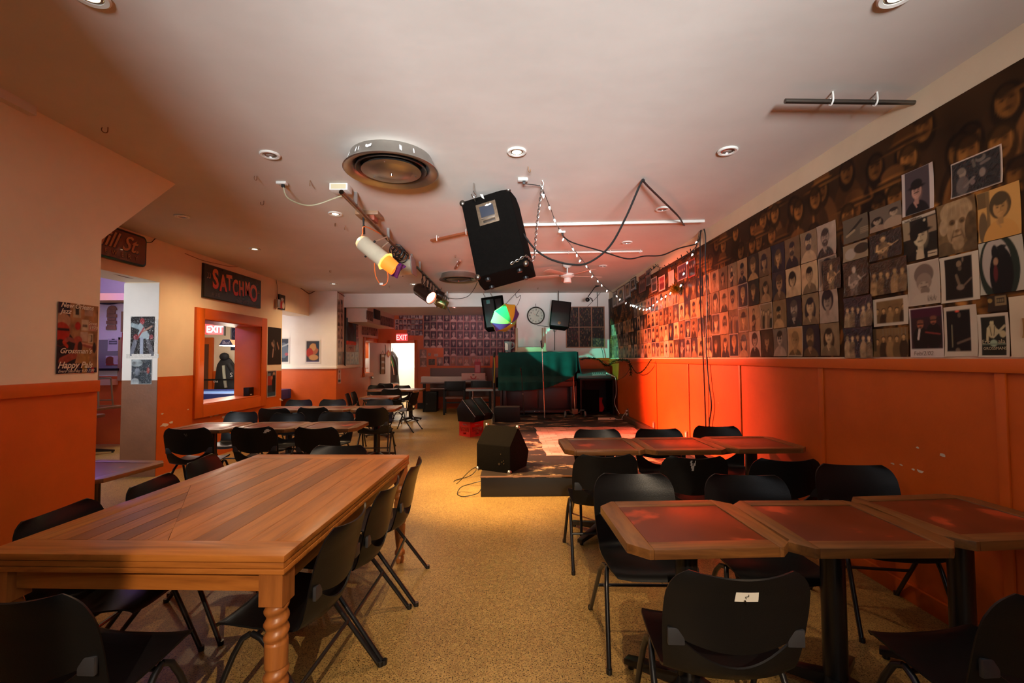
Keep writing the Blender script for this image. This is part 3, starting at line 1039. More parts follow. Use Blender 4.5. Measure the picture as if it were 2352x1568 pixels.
chips = mat('paint_chips', (0.8, 0.78, 0.74), 0.6)
d1 = diffuser(-0.885, 3.47, 'large round metal air diffuser with flecks of white paint, nearest the camera')
for k, (a, wd, hh) in enumerate(((3.75, 0.018, 0.03), (4.1, 0.010, 0.035), (4.45, 0.045, 0.022), (4.18, 0.008, 0.03), (5.15, 0.016, 0.04), (5.45, 0.010, 0.035), (3.5, 0.01, 0.02))):
    P = []
    for j in range(3):
        zz = -0.03 - hh * (j / 2) - 0.008
        rr = float(np.interp(-zz, [0, 0.02, 0.08, 0.1], [0.305, 0.312, 0.333, 0.353])) + 0.0015
        P.append([(rr * math.cos(a + (i / 3 - .5) * wd / rr), rr * math.sin(a + (i / 3 - .5) * wd / rr), zz + 0.004 * ((i * 7 + j * 3 + k) % 3)) for i in range(4)])
    MB().grid(P).build('paint_fleck', chips, d1)
diffuser(-0.885, 8.30, 'round metal air diffuser beyond the hanging loudspeaker')


# --- recessed downlights
def downlight(px, py, lit, label, power=26, angle=150):
    p = onZ(px, py, HC)
    t = thing('recessed_downlight', label, 'ceiling light', (p.x, p.y, HC), group='recessed downlights')
    MB().lathe([(0.072, 0), (0.074, -0.008), (0.066, -0.014), (0.050, -0.011), (0.048, 0.0)], 28).build('trim_ring', MT['white_plastic'], t)
    MB().lathe([(0.046, -0.001), (0.044, -0.009), (0.036, -0.010), (0.034, -0.003)], 24).build('inner_ring', MT['steel'], t)
    MB().lathe([(0.034, -0.004), (0.02, -0.008), (0.0005, -0.009)], 20).build('bulb', MT['lamp_warm'] if lit else MT['lamp_off'], t)
    if lit:
        s = spot('downlight_beam', (p.x, p.y, HC - 0.03), (p.x, p.y, 0), WARM, power, angle, 0.9, 0.03)
    return t


downlight(1187, 347, True, 'lit recessed downlight beside the near air diffuser, over the aisle', 95, 100)
downlight(770, 490, True, 'lit recessed downlight left of the lighting bar', 80)
downlight(585, 571, True, 'lit recessed downlight over the hatch wall', 120)
downlight(766, 651, True, 'lit small recessed downlight near the alcove', 100)
downlight(950, 652, True, 'lit recessed downlight behind the black stage lamp', 110)
downlight(620, 354, False, 'unlit recessed downlight left of the near air diffuser')
downlight(1671, 345, False, 'unlit recessed downlight on the right side of the ceiling')
downlight(418, 496, False, 'unlit recessed downlight over the first left row of tables')
downlight(1522, 479, False, 'unlit recessed downlight inside the loop of black cable')
downlight(1440, 556, False, 'unlit recessed downlight between the white ceiling rails')
downlight(1385, 610, False, 'unlit small recessed downlight right of the ceiling fan')
downlight(2062, -14, True, 'lit recessed downlight at the top edge right of the picture', 14)
downlight(205, -14, True, 'lit recessed downlight at the top edge left of the picture', 3)
p = (0.1, 0.35)
spot('downlight_beam', (0.08, -2.3, HC - 0.03), (-0.14, 1.7, 0.7), (1.0, 0.74, 0.48), 620, 31, 0.12, 0.012)


def ring(c, r, tr, axis='Y', n=16, a0=0, a1=2 * PI):
    pts = []
    for i in range(n + 1):
        a = a0 + (a1 - a0) * i / n
        if axis == 'Y':
            pts.append((c[0] + r * math.cos(a), c[1], c[2] + r * math.sin(a)))
        elif axis == 'X':
            pts.append((c[0], c[1] + r * math.cos(a), c[2] + r * math.sin(a)))
        else:
            pts.append((c[0] + r * math.cos(a), c[1] + r * math.sin(a), c[2]))
    return pts


# --- little screw hooks left in the ceiling
hook_m = mat('rusty_hook', (0.22, 0.11, 0.05), 0.6, metal=0.3)
HK = []
for px, py, lab in ((248, 292, 'bent hook in the ceiling above the near left wall'), (590, 404, 'rusty hook in the ceiling left of the small white socket'),
                    (712, 414, 'rusty hook in the ceiling between socket and white junction box'), (606, 461, 'rusty hook in the ceiling below the small white socket'),
                    (770, 512, 'rusty hook in the ceiling just below the left lit downlight'), (793, 518, 'rusty hook in the ceiling below the lighting bar bracket'),
                    (760, 620, 'small hook in the ceiling over the alcove'), (895, 655, 'small hook in the ceiling before the white header'),
                    (1047, 585, 'rusty hook in the ceiling left of the hanging loudspeaker'), (1213, 382, 'pale open hook in the ceiling under the lit aisle downlight'),
                    (1236, 660, 'tiny hook in the ceiling in front of the stage wall')):
    p = onZ(px, py, HC)
    if not HK:
        pts = [(0, 0, 0.004), (0, 0, -0.025)] + [(0.016 - 0.016 * math.cos(a), 0, -0.025 - 0.018 * math.sin(a)) for a in np.linspace(0.2, 3.9, 9)]
        o = MB().tube(pts, 0.0032, 6).build('ceiling_hook', hook_m, None, p)
        HK.append(o)
    else:
        o = HK[0].copy(); C.objects.link(o); o.location = p
    o.rotation_euler = (0, 0, px * 0.7)
    tag(o, lab, 'hook', 'hooks left in the ceiling')


# --- plug sockets on the ceiling with their flexes
def ceiling_socket(px, py, label):
    p = onZ(px, py, HC)
    t = thing('ceiling_socket', label, 'socket', (p.x, p.y, HC), group='ceiling sockets')
    MB().box((0, 0, -0.011), (0.085, 0.05, 0.022)).build('back_box', MT['white_plastic'], t, bevel=0.003)
    MB().box((0.01, 0, -0.034), (0.026, 0.024, 0.026)).build('plug', MT['cable'], t, bevel=0.004)
    return p


s1 = ceiling_socket(648, 418, 'small white socket on the ceiling left of the lighting bar')
s2 = ceiling_socket(1201, 410, 'small white socket on the ceiling beside the hanging loudspeaker')
s3 = ceiling_socket(1290, 531, 'small white socket on the ceiling in front of the long white rail')


def smooth(pts, n=8):
    P = [Vector(p) for p in pts]
    out = []
    for i in range(len(P) - 1):
        p0 = P[max(i - 1, 0)]; p1 = P[i]; p2 = P[i + 1]; p3 = P[min(i + 2, len(P) - 1)]
        for k in range(n):
            t = k / n
            out.append(0.5 * ((2 * p1) + (p2 - p0) * t + (2 * p0 - 5 * p1 + 4 * p2 - p3) * t * t + (3 * p1 - p0 - 3 * p2 + p3) * t ** 3))
    out.append(P[-1])
    return out


def cable(name, pts, r, m, label, cat='cable', n=8):
    return tag(MB().tube(smooth(pts, n), r, 7).build(name, m), label, cat)


# --- lighting bar
ZB = 2.885
b0, b1 = onZ(784, 441, ZB), onZ(952, 611, ZB)
c0, c1 = onZ(958, 614, ZB), onZ(1030, 686, ZB)
bar = thing('lighting_bar', 'long rusty steel pipe hung under the ceiling carrying the stage lamps', 'pipe', (0, 0, 0))
MB().tube([b0, b1], 0.021, 14, caps=False).tube([b0, b1], 0.015, 10, caps=False).build('pipe', mat('rusty_pipe', (0.30, 0.16, 0.09), 0.35, 0.85, var=0.5, vscale=7), bar)
for f_ in (0.12, 0.5, 0.93):
    p = b0.lerp(b1, f_)
    MB().box((p.x, p.y, (ZB + 0.02 + HC) / 2), (0.03, 0.03, HC - ZB - 0.02)).build('hanger', MT['steel'], bar)
b2 = thing('lighting_bar', 'further pipe under the ceiling carrying the black stage lamps', 'pipe')
MB().tube([c0, c1], 0.021, 14).build('pipe', MT['dark_steel'], b2)
for f_ in (0.06, 0.94):
    p = c0.lerp(c1, f_)
    MB().box((p.x, p.y, (ZB + HC) / 2 + 0.01), (0.03, 0.03, HC - ZB - 0.02)).build('hanger', MT['steel'], b2)
p = onZ(783, 426, HC)
jb = thing('junction_box', 'white junction box on the ceiling at the near end of the lighting bar', 'box', (p.x, p.y, HC))
MB().box((0, 0, -0.03), (0.16, 0.12, 0.06)).build('body', MT['white_plastic'], jb, bevel=0.004)
MB().box((0, -0.061, -0.03), (0.13, 0.004, 0.042)).build('cover', mat('yellowed_cover', (0.55, 0.48, 0.30), 0.5), jb)
p = b0.lerp(b1, 0.32)
wb = thing('wooden_bracket', 'wooden block bracket holding the lighting bar to the ceiling', 'bracket', (p.x - 0.06, p.y, HC))
MB().box((0, 0, -0.02), (0.24, 0.20, 0.04)).build('plate', mat('bracket_wood', (0.30, 0.16, 0.08), 0.5, var=0.3), wb, bevel=0.003)
MB().box((0.05, 0.0, -0.065), (0.05, 0.16, 0.05)).build('cleat', mat('bracket_red', (0.32, 0.07, 0.03), 0.5), wb, bevel=0.003)
MB().cyl((-0.045, -0.05, -0.04), (-0.045, -0.05, -0.14), 0.010).cyl((-0.045, -0.05, -0.14), (-0.04, -0.05, -0.235), 0.014).build('crank_handle', MT['cable'], wb)
cable('flex', [s1 + Vector((0.01, 0, -0.04)), s1 + Vector((0.05, 0.02, -0.14)), s1.lerp(b0, 0.5) + Vector((0, 0, -0.16)), b0 + Vector((-0.04, 0.12, 0.01)), b0 + Vector((0.0, 0.2, 0.024))],
      0.006, mat('old_flex', (0.40, 0.36, 0.22), 0.5), 'yellowed flex sagging from the ceiling socket to the lighting bar')


# --- stage lamps
def par_can(name, label, back, front, r, body_m, lens_m, hood_m=None, hood=0.0, frame=None, top=None, flange_m=None):
    """back and front = axis ends in the room"""
    back = Vector(back); front = Vector(front)
    d = front - back; L = d.length
    t = thing(name, label, 'stage light', back)
    t.rotation_mode = 'QUATERNION'
    t.rotation_quaternion = d.to_track_quat('Z', 'Y')
    bpy.context.view_layer.update()
    inv = t.matrix_world.inverted()
    MB().lathe([(0.0005, 0), (r * 0.62, 0.0), (r * 0.72, 0.006), (r * 0.98, r * 0.55), (r, r * 0.62), (r, L * 0.96), (r * 1.05, L * 0.965), (r * 1.05, L), (r * 0.93, L), (r * 0.90, L * 0.9)], 30).build('body', body_m, t, sharp=35)
    MB().lathe([(0.0005, L * 0.93), (r * 0.6, L * 0.945), (r * 0.9, L * 0.92)], 26).build('lens', lens_m, t)
    if flange_m:
        MB().lathe([(r * 0.9, L + 0.002), (r * 1.22, L + 0.002), (r * 1.22, L + 0.014), (r * 0.9, L + 0.014)], 8).build('gel_frame', flange_m, t, sharp=20)
    if hood:
        MB().lathe([(r * 0.95, L + 0.004), (r * 0.86, L + hood), (r * 0.92, L + hood + 0.004), (r * 0.90, L + hood + 0.010), (r * 0.82, L + hood), (r * 0.90, L + 0.008)], 28).build('hood', hood_m, t, sharp=50)
    if frame:
        MB().box((0, 0, L + 0.012), (2.3 * r, 2.3 * r, 0.012)).build('gel_frame', frame, t, bevel=0.002)
    # yoke up to the bar
    if top is not None:
        tp = inv @ Vector(top)
        m = Vector((0, 0, L * 0.42))
        side = (tp - m); side.z = 0
        side = Vector((-side.y, side.x, 0)).normalized()
        yk = MB()
        k = tp * 0.82 + m * 0.18
        yk.tube([m + side * (r + 0.006), m + side * (r + 0.014) + (tp - m) * 0.6, k + side * 0.03, tp], 0.007, 8)
        yk.tube([m - side * (r + 0.006), m - side * (r + 0.014) + (tp - m) * 0.6, k - side * 0.03, tp], 0.007, 8)
        yk.build('yoke', body_m, t)
        for s in (-1, 1):
            MB().cyl(m + side * s * (r - 0.002), m + side * s * (r + 0.02), 0.011, n=10).build('knob', MT['cable'], t)
    return t


lens_amber = mat('lens_amber', (1, 0.55, 0.1), 0.4, emit=7, ecol=(1, 0.45, 0.08))
lens_red = mat('lens_red', (1, 0.2, 0.1), 0.4, emit=28, ecol=(1, 0.22, 0.12))
lens_teal = mat('lens_teal', (0.2, 1, 0.8), 0.4, emit=14, ecol=(0.15, 1.0, 0.75))
can_cream = mat('can_cream', (0.62, 0.55, 0.40), 0.3, var=0.1, vscale=9)
can_black = mat('can_black', (0.020, 0.012, 0.010), 0.22)
can_brass = mat('can_brass', (0.25, 0.19, 0.08), 0.28, 0.9)
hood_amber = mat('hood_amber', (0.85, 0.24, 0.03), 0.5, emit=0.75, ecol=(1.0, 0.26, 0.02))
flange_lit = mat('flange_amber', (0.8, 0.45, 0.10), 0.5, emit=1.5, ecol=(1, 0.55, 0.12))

Y1 = 4.72
a0, a1 = onY(826, 552, Y1), onY(884, 599, Y1 - 0.04)
par_can('stage_lamp', 'cream stage lamp with glowing amber hood hanging from the lighting bar', a0, a1, 0.083, can_cream, lens_amber, hood_amber, 0.155,
        top=b0.lerp(b1, 0.52) , flange_m=flange_lit)
ax = (a1 - a0).normalized()
spot('amber_beam', a1 + ax * 0.2, (0.0, 5.6, 0.0), AMBER, 1000, 80, 0.9, 0.06)
l1 = a1 + ax * 0.17
sh = thing('gel_sheet', 'torn purple gel sheet clipped to the end of the amber stage lamp', 'gel', l1)
sh.rotation_mode = 'QUATERNION'; sh.rotation_quaternion = ax.to_track_quat('Z', 'Y')
MB().grid([[(-0.075 + 0.15 * i / 6, -0.07 + 0.16 * j / 6, 0.008 + 0.012 * math.sin(i * 1.3 + j)) for i in range(7)] for j in range(7)]).build('sheet', mat('purple_gel', (0.10, 0.02, 0.16), 0.15), sh, solid=0.001)
loop_pts = [onY(860, 604, 4.7), onY(862, 630, 4.7), onY(870, 648, 4.7), onY(880, 655, 4.7), onY(889, 648, 4.7), onY(891, 632, 4.7), onY(887, 618, 4.7)]
oc = mat('orange_flex', (0.75, 0.16, 0.03), 0.4)
cb = thing('orange_cable', 'orange cable looping under the amber stage lamp', 'cable')
MB().tube(smooth(loop_pts), 0.0055, 8).build('flex', oc, cb)
q = onY(876, 652, 4.7)
MB().box((q.x, q.y, q.z), (0.035, 0.02, 0.022)).build('connector', MT['white_plastic'], cb, bevel=0.004)
cable('orange_cable', [b0.lerp(b1, 0.40) + Vector((0, 0, -0.02)), onY(838, 520, 4.7), onY(833, 536, 4.71), a0 + Vector((0.02, 0, 0.04))], 0.0055, oc, 'orange cable from the lighting bar down to the back of the amber lamp')
# bundle of leads along the bar
bd = thing('cable_bundle', 'tangle of black leads wound on the lighting bar behind the amber lamp', 'cable')
for k in range(9):
    q = b0.lerp(b1, 0.60 + 0.017 * k)
    rr = 0.045 + 0.02 * ((k * 5) % 3)
    MB().tube([Vector(v) + Vector((0, 0.02 * math.sin(i), 0)) for i, v in enumerate(ring(q + Vector((0.01, 0, -0.04 - 0.008 * (k % 3))), rr, 0, 'Y', 12))], 0.0075, 6, closed=False).build('lead', MT['cable'], bd)

Y2 = 6.15
par_can('stage_lamp', 'unlit cream stage lamp with a square frame, behind the amber one', onY(899, 618, Y2), onY(948, 612, Y2 - 0.02), 0.105, can_cream, MT['lamp_off'],
        frame=mat('frame_grey', (0.25, 0.20, 0.19), 0.4), top=b0.lerp(b1, 0.82))
Y3 = 8.0
r0, r1 = onY(957, 660, Y3 + 0.05), onY(991, 684, Y3 - 0.14)
par_can('stage_lamp', 'black stage lamp with a glowing red lens', r0, r1, 0.115, can_black, lens_red, top=c0.lerp(c1, 0.34))
spot('red_beam', r1 + (r1 - r0).normalized() * 0.05, (XR, 6.55, 1.15), (1.0, 0.17, 0.085), 4800, 56, 1.0, 0.06)
spot('red_wash', r1 + (r1 - r0).normalized() * 0.05, (0.9, 6.6, 0.22), (1.0, 0.34, 0.22), 1700, 46, 0.8, 0.06)
Y4 = 9.2
g0, g1 = onY(1000, 690, Y4), onY(1020, 699, Y4 + 0.05)
par_can('stage_lamp', 'brass-coloured stage lamp with a teal lens, furthest down the bar', g0, g1, 0.10, can_brass, lens_teal, can_brass, 0.06, top=c0.lerp(c1, 0.80))
q = onY(1028, 706, Y4)
tag(MB().lathe([(0.13, 0.0), (0.13, 0.004), (0.0005, 0.006)], 24, M=Matrix.Translation(q) @ Matrix.Rotation(R(65), 4, 'Y')).build('lamp_flap', MT['black_paint']), 'black round flap at the end of the teal stage lamp', 'flap')
spot('teal_beam', onY(1019, 682, 8.98), (2.22, YB, 1.5), (0.10, 1.0, 0.72), 800, 27, 0.2, 0.02)
spot('teal_wash', g1 + Vector((0.15, 0.05, 0.0)), (0.45, 10.6, 2.0), (0.12, 1.0, 0.80), 24, 40, 0.6, 0.02)
spot('pink_fill', c1 + Vector((0.1, 0.1, -0.15)), (-0.9, YF, 1.9), (1.0, 0.40, 0.46), 800, 70, 0.8, 0.05)  # added fill that tints the far wall pink; no lamp hangs here
Y5 = 8.9
par_can('stage_lamp', 'small black stage lamp with a teal lens tucked behind the red one', onY(998, 672, Y5), onY(1017, 681, Y5 + 0.06), 0.085, can_black, lens_teal, top=c0.lerp(c1, 0.66))
cb = thing('cable_bundle', 'black leads looped along the far lighting bar above the red lamp', 'cable')
for k in range(10):
    q = c0.lerp(c1, 0.08 + 0.085 * k)
    MB().tube([q + Vector((0.02, 0, 0.0)), q + Vector((0.03, 0.05, -0.17)), q + Vector((0.0, 0.12, -0.20)), q + Vector((-0.02, 0.2, -0.1)), q + Vector((0, 0.26, 0.0))], 0.0085, 6).build('lead', MT['cable'], cb)
cable('flex', [c1 + Vector((0, 0, 0.02)), onY(1050, 686, 9.3), onY(1075, 680, 9.0), onY(1091, 660, 8.6), onZ(1096, 648, HC - 0.01)], 0.006, MT['cable'], 'thin lead drooping from the far lighting bar to the ceiling beyond the diffuser')


# --- rails and pipes on the ceiling
def rail(pa, pb, zc, r, m, label, name, clips=(), square=False):
    A_, B_ = onZ(*pa, zc), onZ(*pb, zc)
    t = thing(name, label, 'pipe' if not square else 'rail', (0, 0, 0))
    if square:
        d = (B_ - A_); q = d.to_track_quat('X', 'Z').to_matrix().to_4x4()
        MB().box((d.length / 2, 0, 0), (d.length, 0.03, 0.03), M=Matrix.Translation(A_) @ q).build('bar', m, t, bevel=0.003)
    else:
        mb = MB().tube([A_, B_], r, 14)
        mb.build('bar', m, t)
    for f_ in clips:
        p = A_.lerp(B_, f_)
        pts = [(p.x, p.y - r * 1.3, HC + 0.003), (p.x, p.y - r * 1.5, p.z), (p.x, p.y, p.z - r * 1.5), (p.x, p.y + r * 1.5, p.z), (p.x + 0.02, p.y + r * 2.2, p.z + r * 2.5)]
        MB().tube(smooth(pts, 5), 0.005, 8).build('hook', MT['white_plastic'], t)
    return t


rail((1803, 232), (2119, 236), HC - 0.05, 0.014, MT['dark_steel'], 'grey metal pipe on two white hooks on the ceiling at the right', 'ceiling_pipe', (0.33, 0.65))
rail((1196, 517), (1618, 508), HC - 0.016, 0.016, MT['white_plastic'], 'long white ceiling rail behind the loudspeaker reaching the right wall', 'ceiling_rail', square=True)
rail((1212, 581), (1475, 577), HC - 0.020, 0.014, MT['white_plastic'], 'shorter white ceiling rail nearer the stage, with small brackets', 'ceiling_rail', (0.36, 0.72, 0.98))
rail((990, 552), (1086, 531), HC - 0.04, 0.016, mat('copper_pipe', (0.40, 0.12, 0.05), 0.35, 0.5), 'short reddish pipe on the ceiling left of the hanging loudspeaker', 'ceiling_pipe', (0.15, 0.85))
rail((1045, 616), (1057, 598), HC - 0.05, 0.018, mat('brown_pipe', (0.30, 0.12, 0.07), 0.4, 0.3), 'stub of brown pipe hanging from the ceiling above the far diffuser', 'ceiling_pipe', (0.5,))

# --- hanging loudspeaker
YS = 4.12
cen = onY(1143, 552, YS + 0.16)
sp = thing('loudspeaker', 'big black carpeted loudspeaker hanging tilted from the ceiling by hook and chain', 'loudspeaker', cen, rot=(R(-9), R(-13.5), R(-10)))
wr, wf, hh, dp = 0.232, 0.262, 0.385, 0.19
mb = MB()
pl = [(-wr, -dp), (wr, -dp), (wf, 0.02), (wf, dp), (-wf, dp), (-wf, 0.02)]
mb.prism(pl, -hh, hh)
mb.build('cabinet', MT['carpet_black'], sp, bevel=0.014, seg=3)
MB().box((0, dp + 0.006, 0), (2 * wf - 0.05, 0.012, 2 * hh - 0.05)).build('grille', MT['black_metal'], sp, bevel=0.004)
plate_m = mat('jack_plate', (0.30, 0.22, 0.15), 0.35, 0.8, var=0.3, vscale=30)
MB().bb(-0.105, 0.085, -dp - 0.006, -dp + 0.001, 0.09, 0.305).build('jack_plate', plate_m, sp, bevel=0.003)
MB().bb(-0.075, 0.055, -dp - 0.010, -dp - 0.005, 0.165, 0.275).build('jack_dish', mat('jack_dish', (0.03, 0.035, 0.05), 0.25), sp, bevel=0.004)
MB().bb(-0.075, 0.055, -dp - 0.012, -dp - 0.005, 0.142, 0.158).build('jack_bar', MT['chrome'], sp, bevel=0.002)
MB().bb(-0.065, 0.05, -dp - 0.010, -dp - 0.005, 0.105, 0.130).build('jack_slot', MT['dark_steel'], sp, bevel=0.004)
MB().prism([(-0.02, 0.268), (0.0, 0.285), (0.02, 0.276), (0.035, 0.286), (0.045, 0.270), (0.01, 0.262)], 0, 0.002, M=Matrix.Translation((0, -dp - 0.0105, 0)) @ Matrix.Rotation(R(90), 4, 'X')).build('paper_scrap', MT['paper'], sp)
for sx, sz in ((-1, 1), (1, 1), (1, -1), (-1, -1)):
    MB().sphere((sx * (wr - 0.008), -dp + 0.010, sz * (hh - 0.010)), 0.030, 10, sc=(1, 0.8, 1)).build('corner_cap', MT['dark_steel'], sp)
for x, y in ((-0.15, -0.1), (0.15, -0.1), (-0.17, 0.12), (0.17, 0.12)):
    MB().cyl((x, y, -hh + 0.002), (x, y, -hh - 0.022), 0.028, 0.022, 14).build('rubber_foot', MT['cable'], sp)
MB().prism([(-0.01, 0.37), (0.015, 0.36), (0.02, 0.31), (0.0, 0.33)], 0, 0.004, M=Matrix.Translation((-0.03, -dp - 0.004, 0.03)) @ Matrix.Rotation(R(90), 4, 'X')).build('torn_tape', MT['paper'], sp)
bpy.context.view_layer.update()
W = sp.matrix_world
hk = onZ(1088, 420, HC)
MB_ = MB().tube(smooth([hk + Vector((0, 0, 0.004)), hk + Vector((0, 0, -0.07)), hk + Vector((0.02, 0, -0.11)), hk + Vector((0.0, 0, -0.135)), hk + Vector((-0.02, 0, -0.10))]), 0.006, 8)
tag(MB_.build('screw_hook', MT['chrome']), 'steel screw hook in the ceiling holding the big hanging loudspeaker', 'hook')
eye = W @ Vector((-0.12, -0.06, hh))
tag(MB().tube([hk + Vector((0.0, 0, -0.125)), eye + Vector((0, 0, 0.01)), eye - Vector((0, 0, 0.012))], 0.006, 8).build('hanging_wire', MT['steel']), 'short wire between the screw hook and the hanging loudspeaker', 'wire')


def chain(pts, name, label, link=0.034, r=0.0032):
    P = smooth(pts, 20)
    acc = [0]
    for i in range(1, len(P)):
        acc.append(acc[-1] + (P[i] - P[i - 1]).length)
    mb = MB(); n = int(acc[-1] / (link * 0.72)); k = 0
    for j in range(n):
        s_ = (j + 0.5) * acc[-1] / n
        while k < len(acc) - 2 and acc[k + 1] < s_:
            k += 1
        f_ = (s_ - acc[k]) / max(1e-6, acc[k + 1] - acc[k])
        c = P[k].lerp(P[k + 1], f_); d = (P[k + 1] - P[k]).normalized()
        M = Matrix.Translation(c) @ d.to_track_quat('X', 'Z').to_matrix().to_4x4() @ Matrix.Rotation(PI / 2 * (j % 2), 4, 'X')
        el = [(link * 0.5 * math.cos(a), link * 0.3 * math.sin(a), 0) for a in np.linspace(0, 2 * PI, 11)[:-1]]
        mb.tube(el, r, 5, closed=True, M=M)
    return tag(mb.build(name, MT['steel']), label, 'chain')


ck = onZ(1245, 414, HC)
corner = W @ Vector((wf + 0.006, -0.02, -hh + 0.05)); low = W @ Vector((0.10, -dp - 0.014, -hh + 0.035))
chain([ck + Vector((0, 0, -0.05)), ck.lerp(corner, 0.5) + Vector((0.0, 0, 0)), corner + Vector((0.012, 0, 0.05)), W @ Vector((wr + 0.012, -dp - 0.004, -hh + 0.07)), W @ Vector((0.17, -dp - 0.013, -hh + 0.05)), low],
      'steel_chain', 'thin steel chain from the ceiling to the bottom corner of the hanging loudspeaker')
tag(MB().tube(smooth([ck + Vector((0, 0, 0.004)), ck + Vector((0.012, 0, -0.03)), ck + Vector((0, 0, -0.06)), ck + Vector((-0.012, 0, -0.04))]), 0.004, 7).build('screw_hook', MT['white_plastic']),
    'white hook in the ceiling from which the steel chain hangs', 'hook')

# --- black speaker cables
jack = W @ Vector((wf - 0.01, -0.02, -0.02))
hkA = onZ(1479, 414, HC - 0.012); hkB = onX(1612, 516, XR - 0.05)
cable('speaker_cable', [jack, onY(1228, 571, 4.15), onY(1262, 594, 4.1), onY(1310, 607, 4.05), onY(1352, 603, 4.0), onY(1400, 566, 3.96), onY(1438, 498, 3.95), hkA + Vector((-0.03, 0, -0.03)), hkA,
                        hkA + Vector((0.04, 0.04, -0.03)), hkA.lerp(hkB, 0.5) + Vector((0, 0, -0.10)), hkB + Vector((-0.25, -0.12, -0.045)), hkB], 0.0095, MT['cable'],
      'thick black cable looping from the hanging loudspeaker over a ceiling hook to the wall')
cable('speaker_cable', [s3 + Vector((0.01, 0, -0.045)), onY(1296, 545, 5.2), onY(1318, 558, 5.2), onY(1380, 576, 5.25), onY(1440, 594, 5.3), onY(1480, 588, 5.35), onY(1520, 586, 5.4), onY(1560, 570, 5.5), onY(1598, 560, 5.55), onX(1606, 548, XR - 0.05), hkB + Vector((0, 0, -0.02))],
      0.008, MT['cable'], 'black cable sagging from the ceiling socket across to the wall hook')
cable('hanging_cable', [hkB + Vector((-0.005, 0, -0.01)), onX(1608, 560, XR - 0.03), onX(1609, 700, XR - 0.03), onX(1616, 840, XR - 0.04), onX(1621, 975, XR - 0.03), onX(1622, 1040, XR - 0.03)], 0.008, MT['cable'],
      'left of two black cables hanging straight down the photo wall')
cable('hanging_cable', [hkB + Vector((0.005, 0, 0.0)), onX(1620, 540, XR - 0.03), onX(1620, 600, XR - 0.03), onX(1624, 700, XR - 0.03), onX(1622, 800, XR - 0.03), onX(1628, 880, XR - 0.03), onX(1634, 930, XR - 0.03), onX(1629, 975, XR - 0.03), onX(1629, 1040, XR - 0.03)], 0.0075, MT['cable'],
      'right, wavier one of two black cables hanging down the photo wall')

# --- fairy lights
bulb_m = mat('fairy_bulb', (1, 0.97, 0.88), 0.3, emit=7, ecol=(1, 0.95, 0.85))
fl = thing('string_lights', 'string of small white fairy lights from the ceiling to the photo wall and along it', 'string lights')
XW = XR - 0.05
path = [s2 + Vector((0.01, 0, -0.045)), onY(1236, 426, 3.98), onY(1245, 432, 4.02), onY(1265, 480, 4.5), onY(1287, 530, 5.1), onY(1340, 600, 6.5), onY(1385, 655, 8.2), onX(1440, 692, XW), onX(1463, 700, XW), onX(1480, 707, XW), onX(1495, 703, XW), onX(1512, 688, XW),
        onX(1540, 670, XW), onX(1567, 650, XW), onX(1572, 630, XW), onX(1576, 608, XW), onX(1583, 594, XW), onX(1595, 575, XW), onX(1604, 545, XW), onX(1607, 520, XW)]
sp_ = smooth(path, 10)
MB().tube(sp_, 0.0035, 6).build('wire', MT['cable'], fl)
acc = 0.0
for i in range(1, len(sp_) - 1):
    acc += (sp_[i] - sp_[i - 1]).length
    step = 0.30 if sp_[i].x < 2.2 else 0.17
    if acc < step:
        continue
    acc = 0.0
    q = sp_[i]
    d = Vector((0.6 * math.sin(i), 0.3 * math.cos(i * 1.7), -1)).normalized()
    if q.x > 2.2:
        d.x = -0.5; d.normalize()
    h_ = MB().cyl(q, q + d * 0.026, 0.0055, n=8).build('bulb_holder', MT['cable'], fl)
    MB().lathe([(0.0080, 0), (0.0100, 0.010), (0.007, 0.027), (0.001, 0.036)], 8, M=Matrix.Translation(q + d * 0.024) @ d.to_track_quat('Z', 'Y').to_matrix().to_4x4()).build('bulb', bulb_m, h_)
gw = thing('string_lights', 'dark unlit string of fairy lights looped along the top of the photo wall', 'string lights')
path = [onX(1604, 560, XW), onX(1585, 580, XW), onX(1568, 590, XW), onX(1545, 608, XW), onX(1520, 615, XW), onX(1506, 611, XW), onX(1497, 620, XW), onX(1470, 645, XW), onX(1450, 660, XW)]
sp_ = smooth(path, 10)
MB().tube(sp_, 0.004, 6).build('wire', MT['cable'], gw)
for i in range(3, len(sp_) - 1, 3):
    q = sp_[i]
    MB().cyl(q, q + Vector((-0.015, 0.02 * (-1) ** i, 0.035 * (-1) ** (i // 2))), 0.006, n=6).build('bulb', MT['cable'], gw)

# --- ceiling fan
p = onZ(1303, 607, HC)
fan = thing('ceiling_fan', 'white ceiling fan with five blades in front of the stage', 'fan', (p.x, p.y, HC))
MB().lathe([(0.07, 0), (0.075, -0.03), (0.03, -0.06)], 20).build('canopy', MT['white_plastic'], fan)
MB().cyl((0, 0, -0.05), (0, 0, -0.15), 0.012).build('rod', MT['white_plastic'], fan)
MB().lathe([(0.03, -0.145), (0.11, -0.16), (0.115, -0.20), (0.06, -0.225), (0.0005, -0.228)], 24).build('motor', MT['white_plastic'], fan)
MB().lathe([(0.055, -0.228), (0.065, -0.30), (0.06, -0.305), (0.0005, -0.305)], 20).build('light_cup', MT['white_plastic'], fan)
blade_m = mat('fan_blade', (0.50, 0.32, 0.24), 0.45)
for k in range(5):
    M = Matrix.Rotation(R(72 * k + 12), 4, 'Z') @ Matrix.Rotation(R(10), 4, 'X')
    b = MB().prism([(0.13, -0.045), (0.60, -0.065), (0.62, 0.0), (0.60, 0.065), (0.13, 0.045)], -0.193, -0.186, M=M).build('blade', blade_m, fan, bevel=0.003)
    MB().box((0.12, 0, -0.186), (0.10, 0.03, 0.008), M=M).build('blade_arm', MT['chrome'], b)

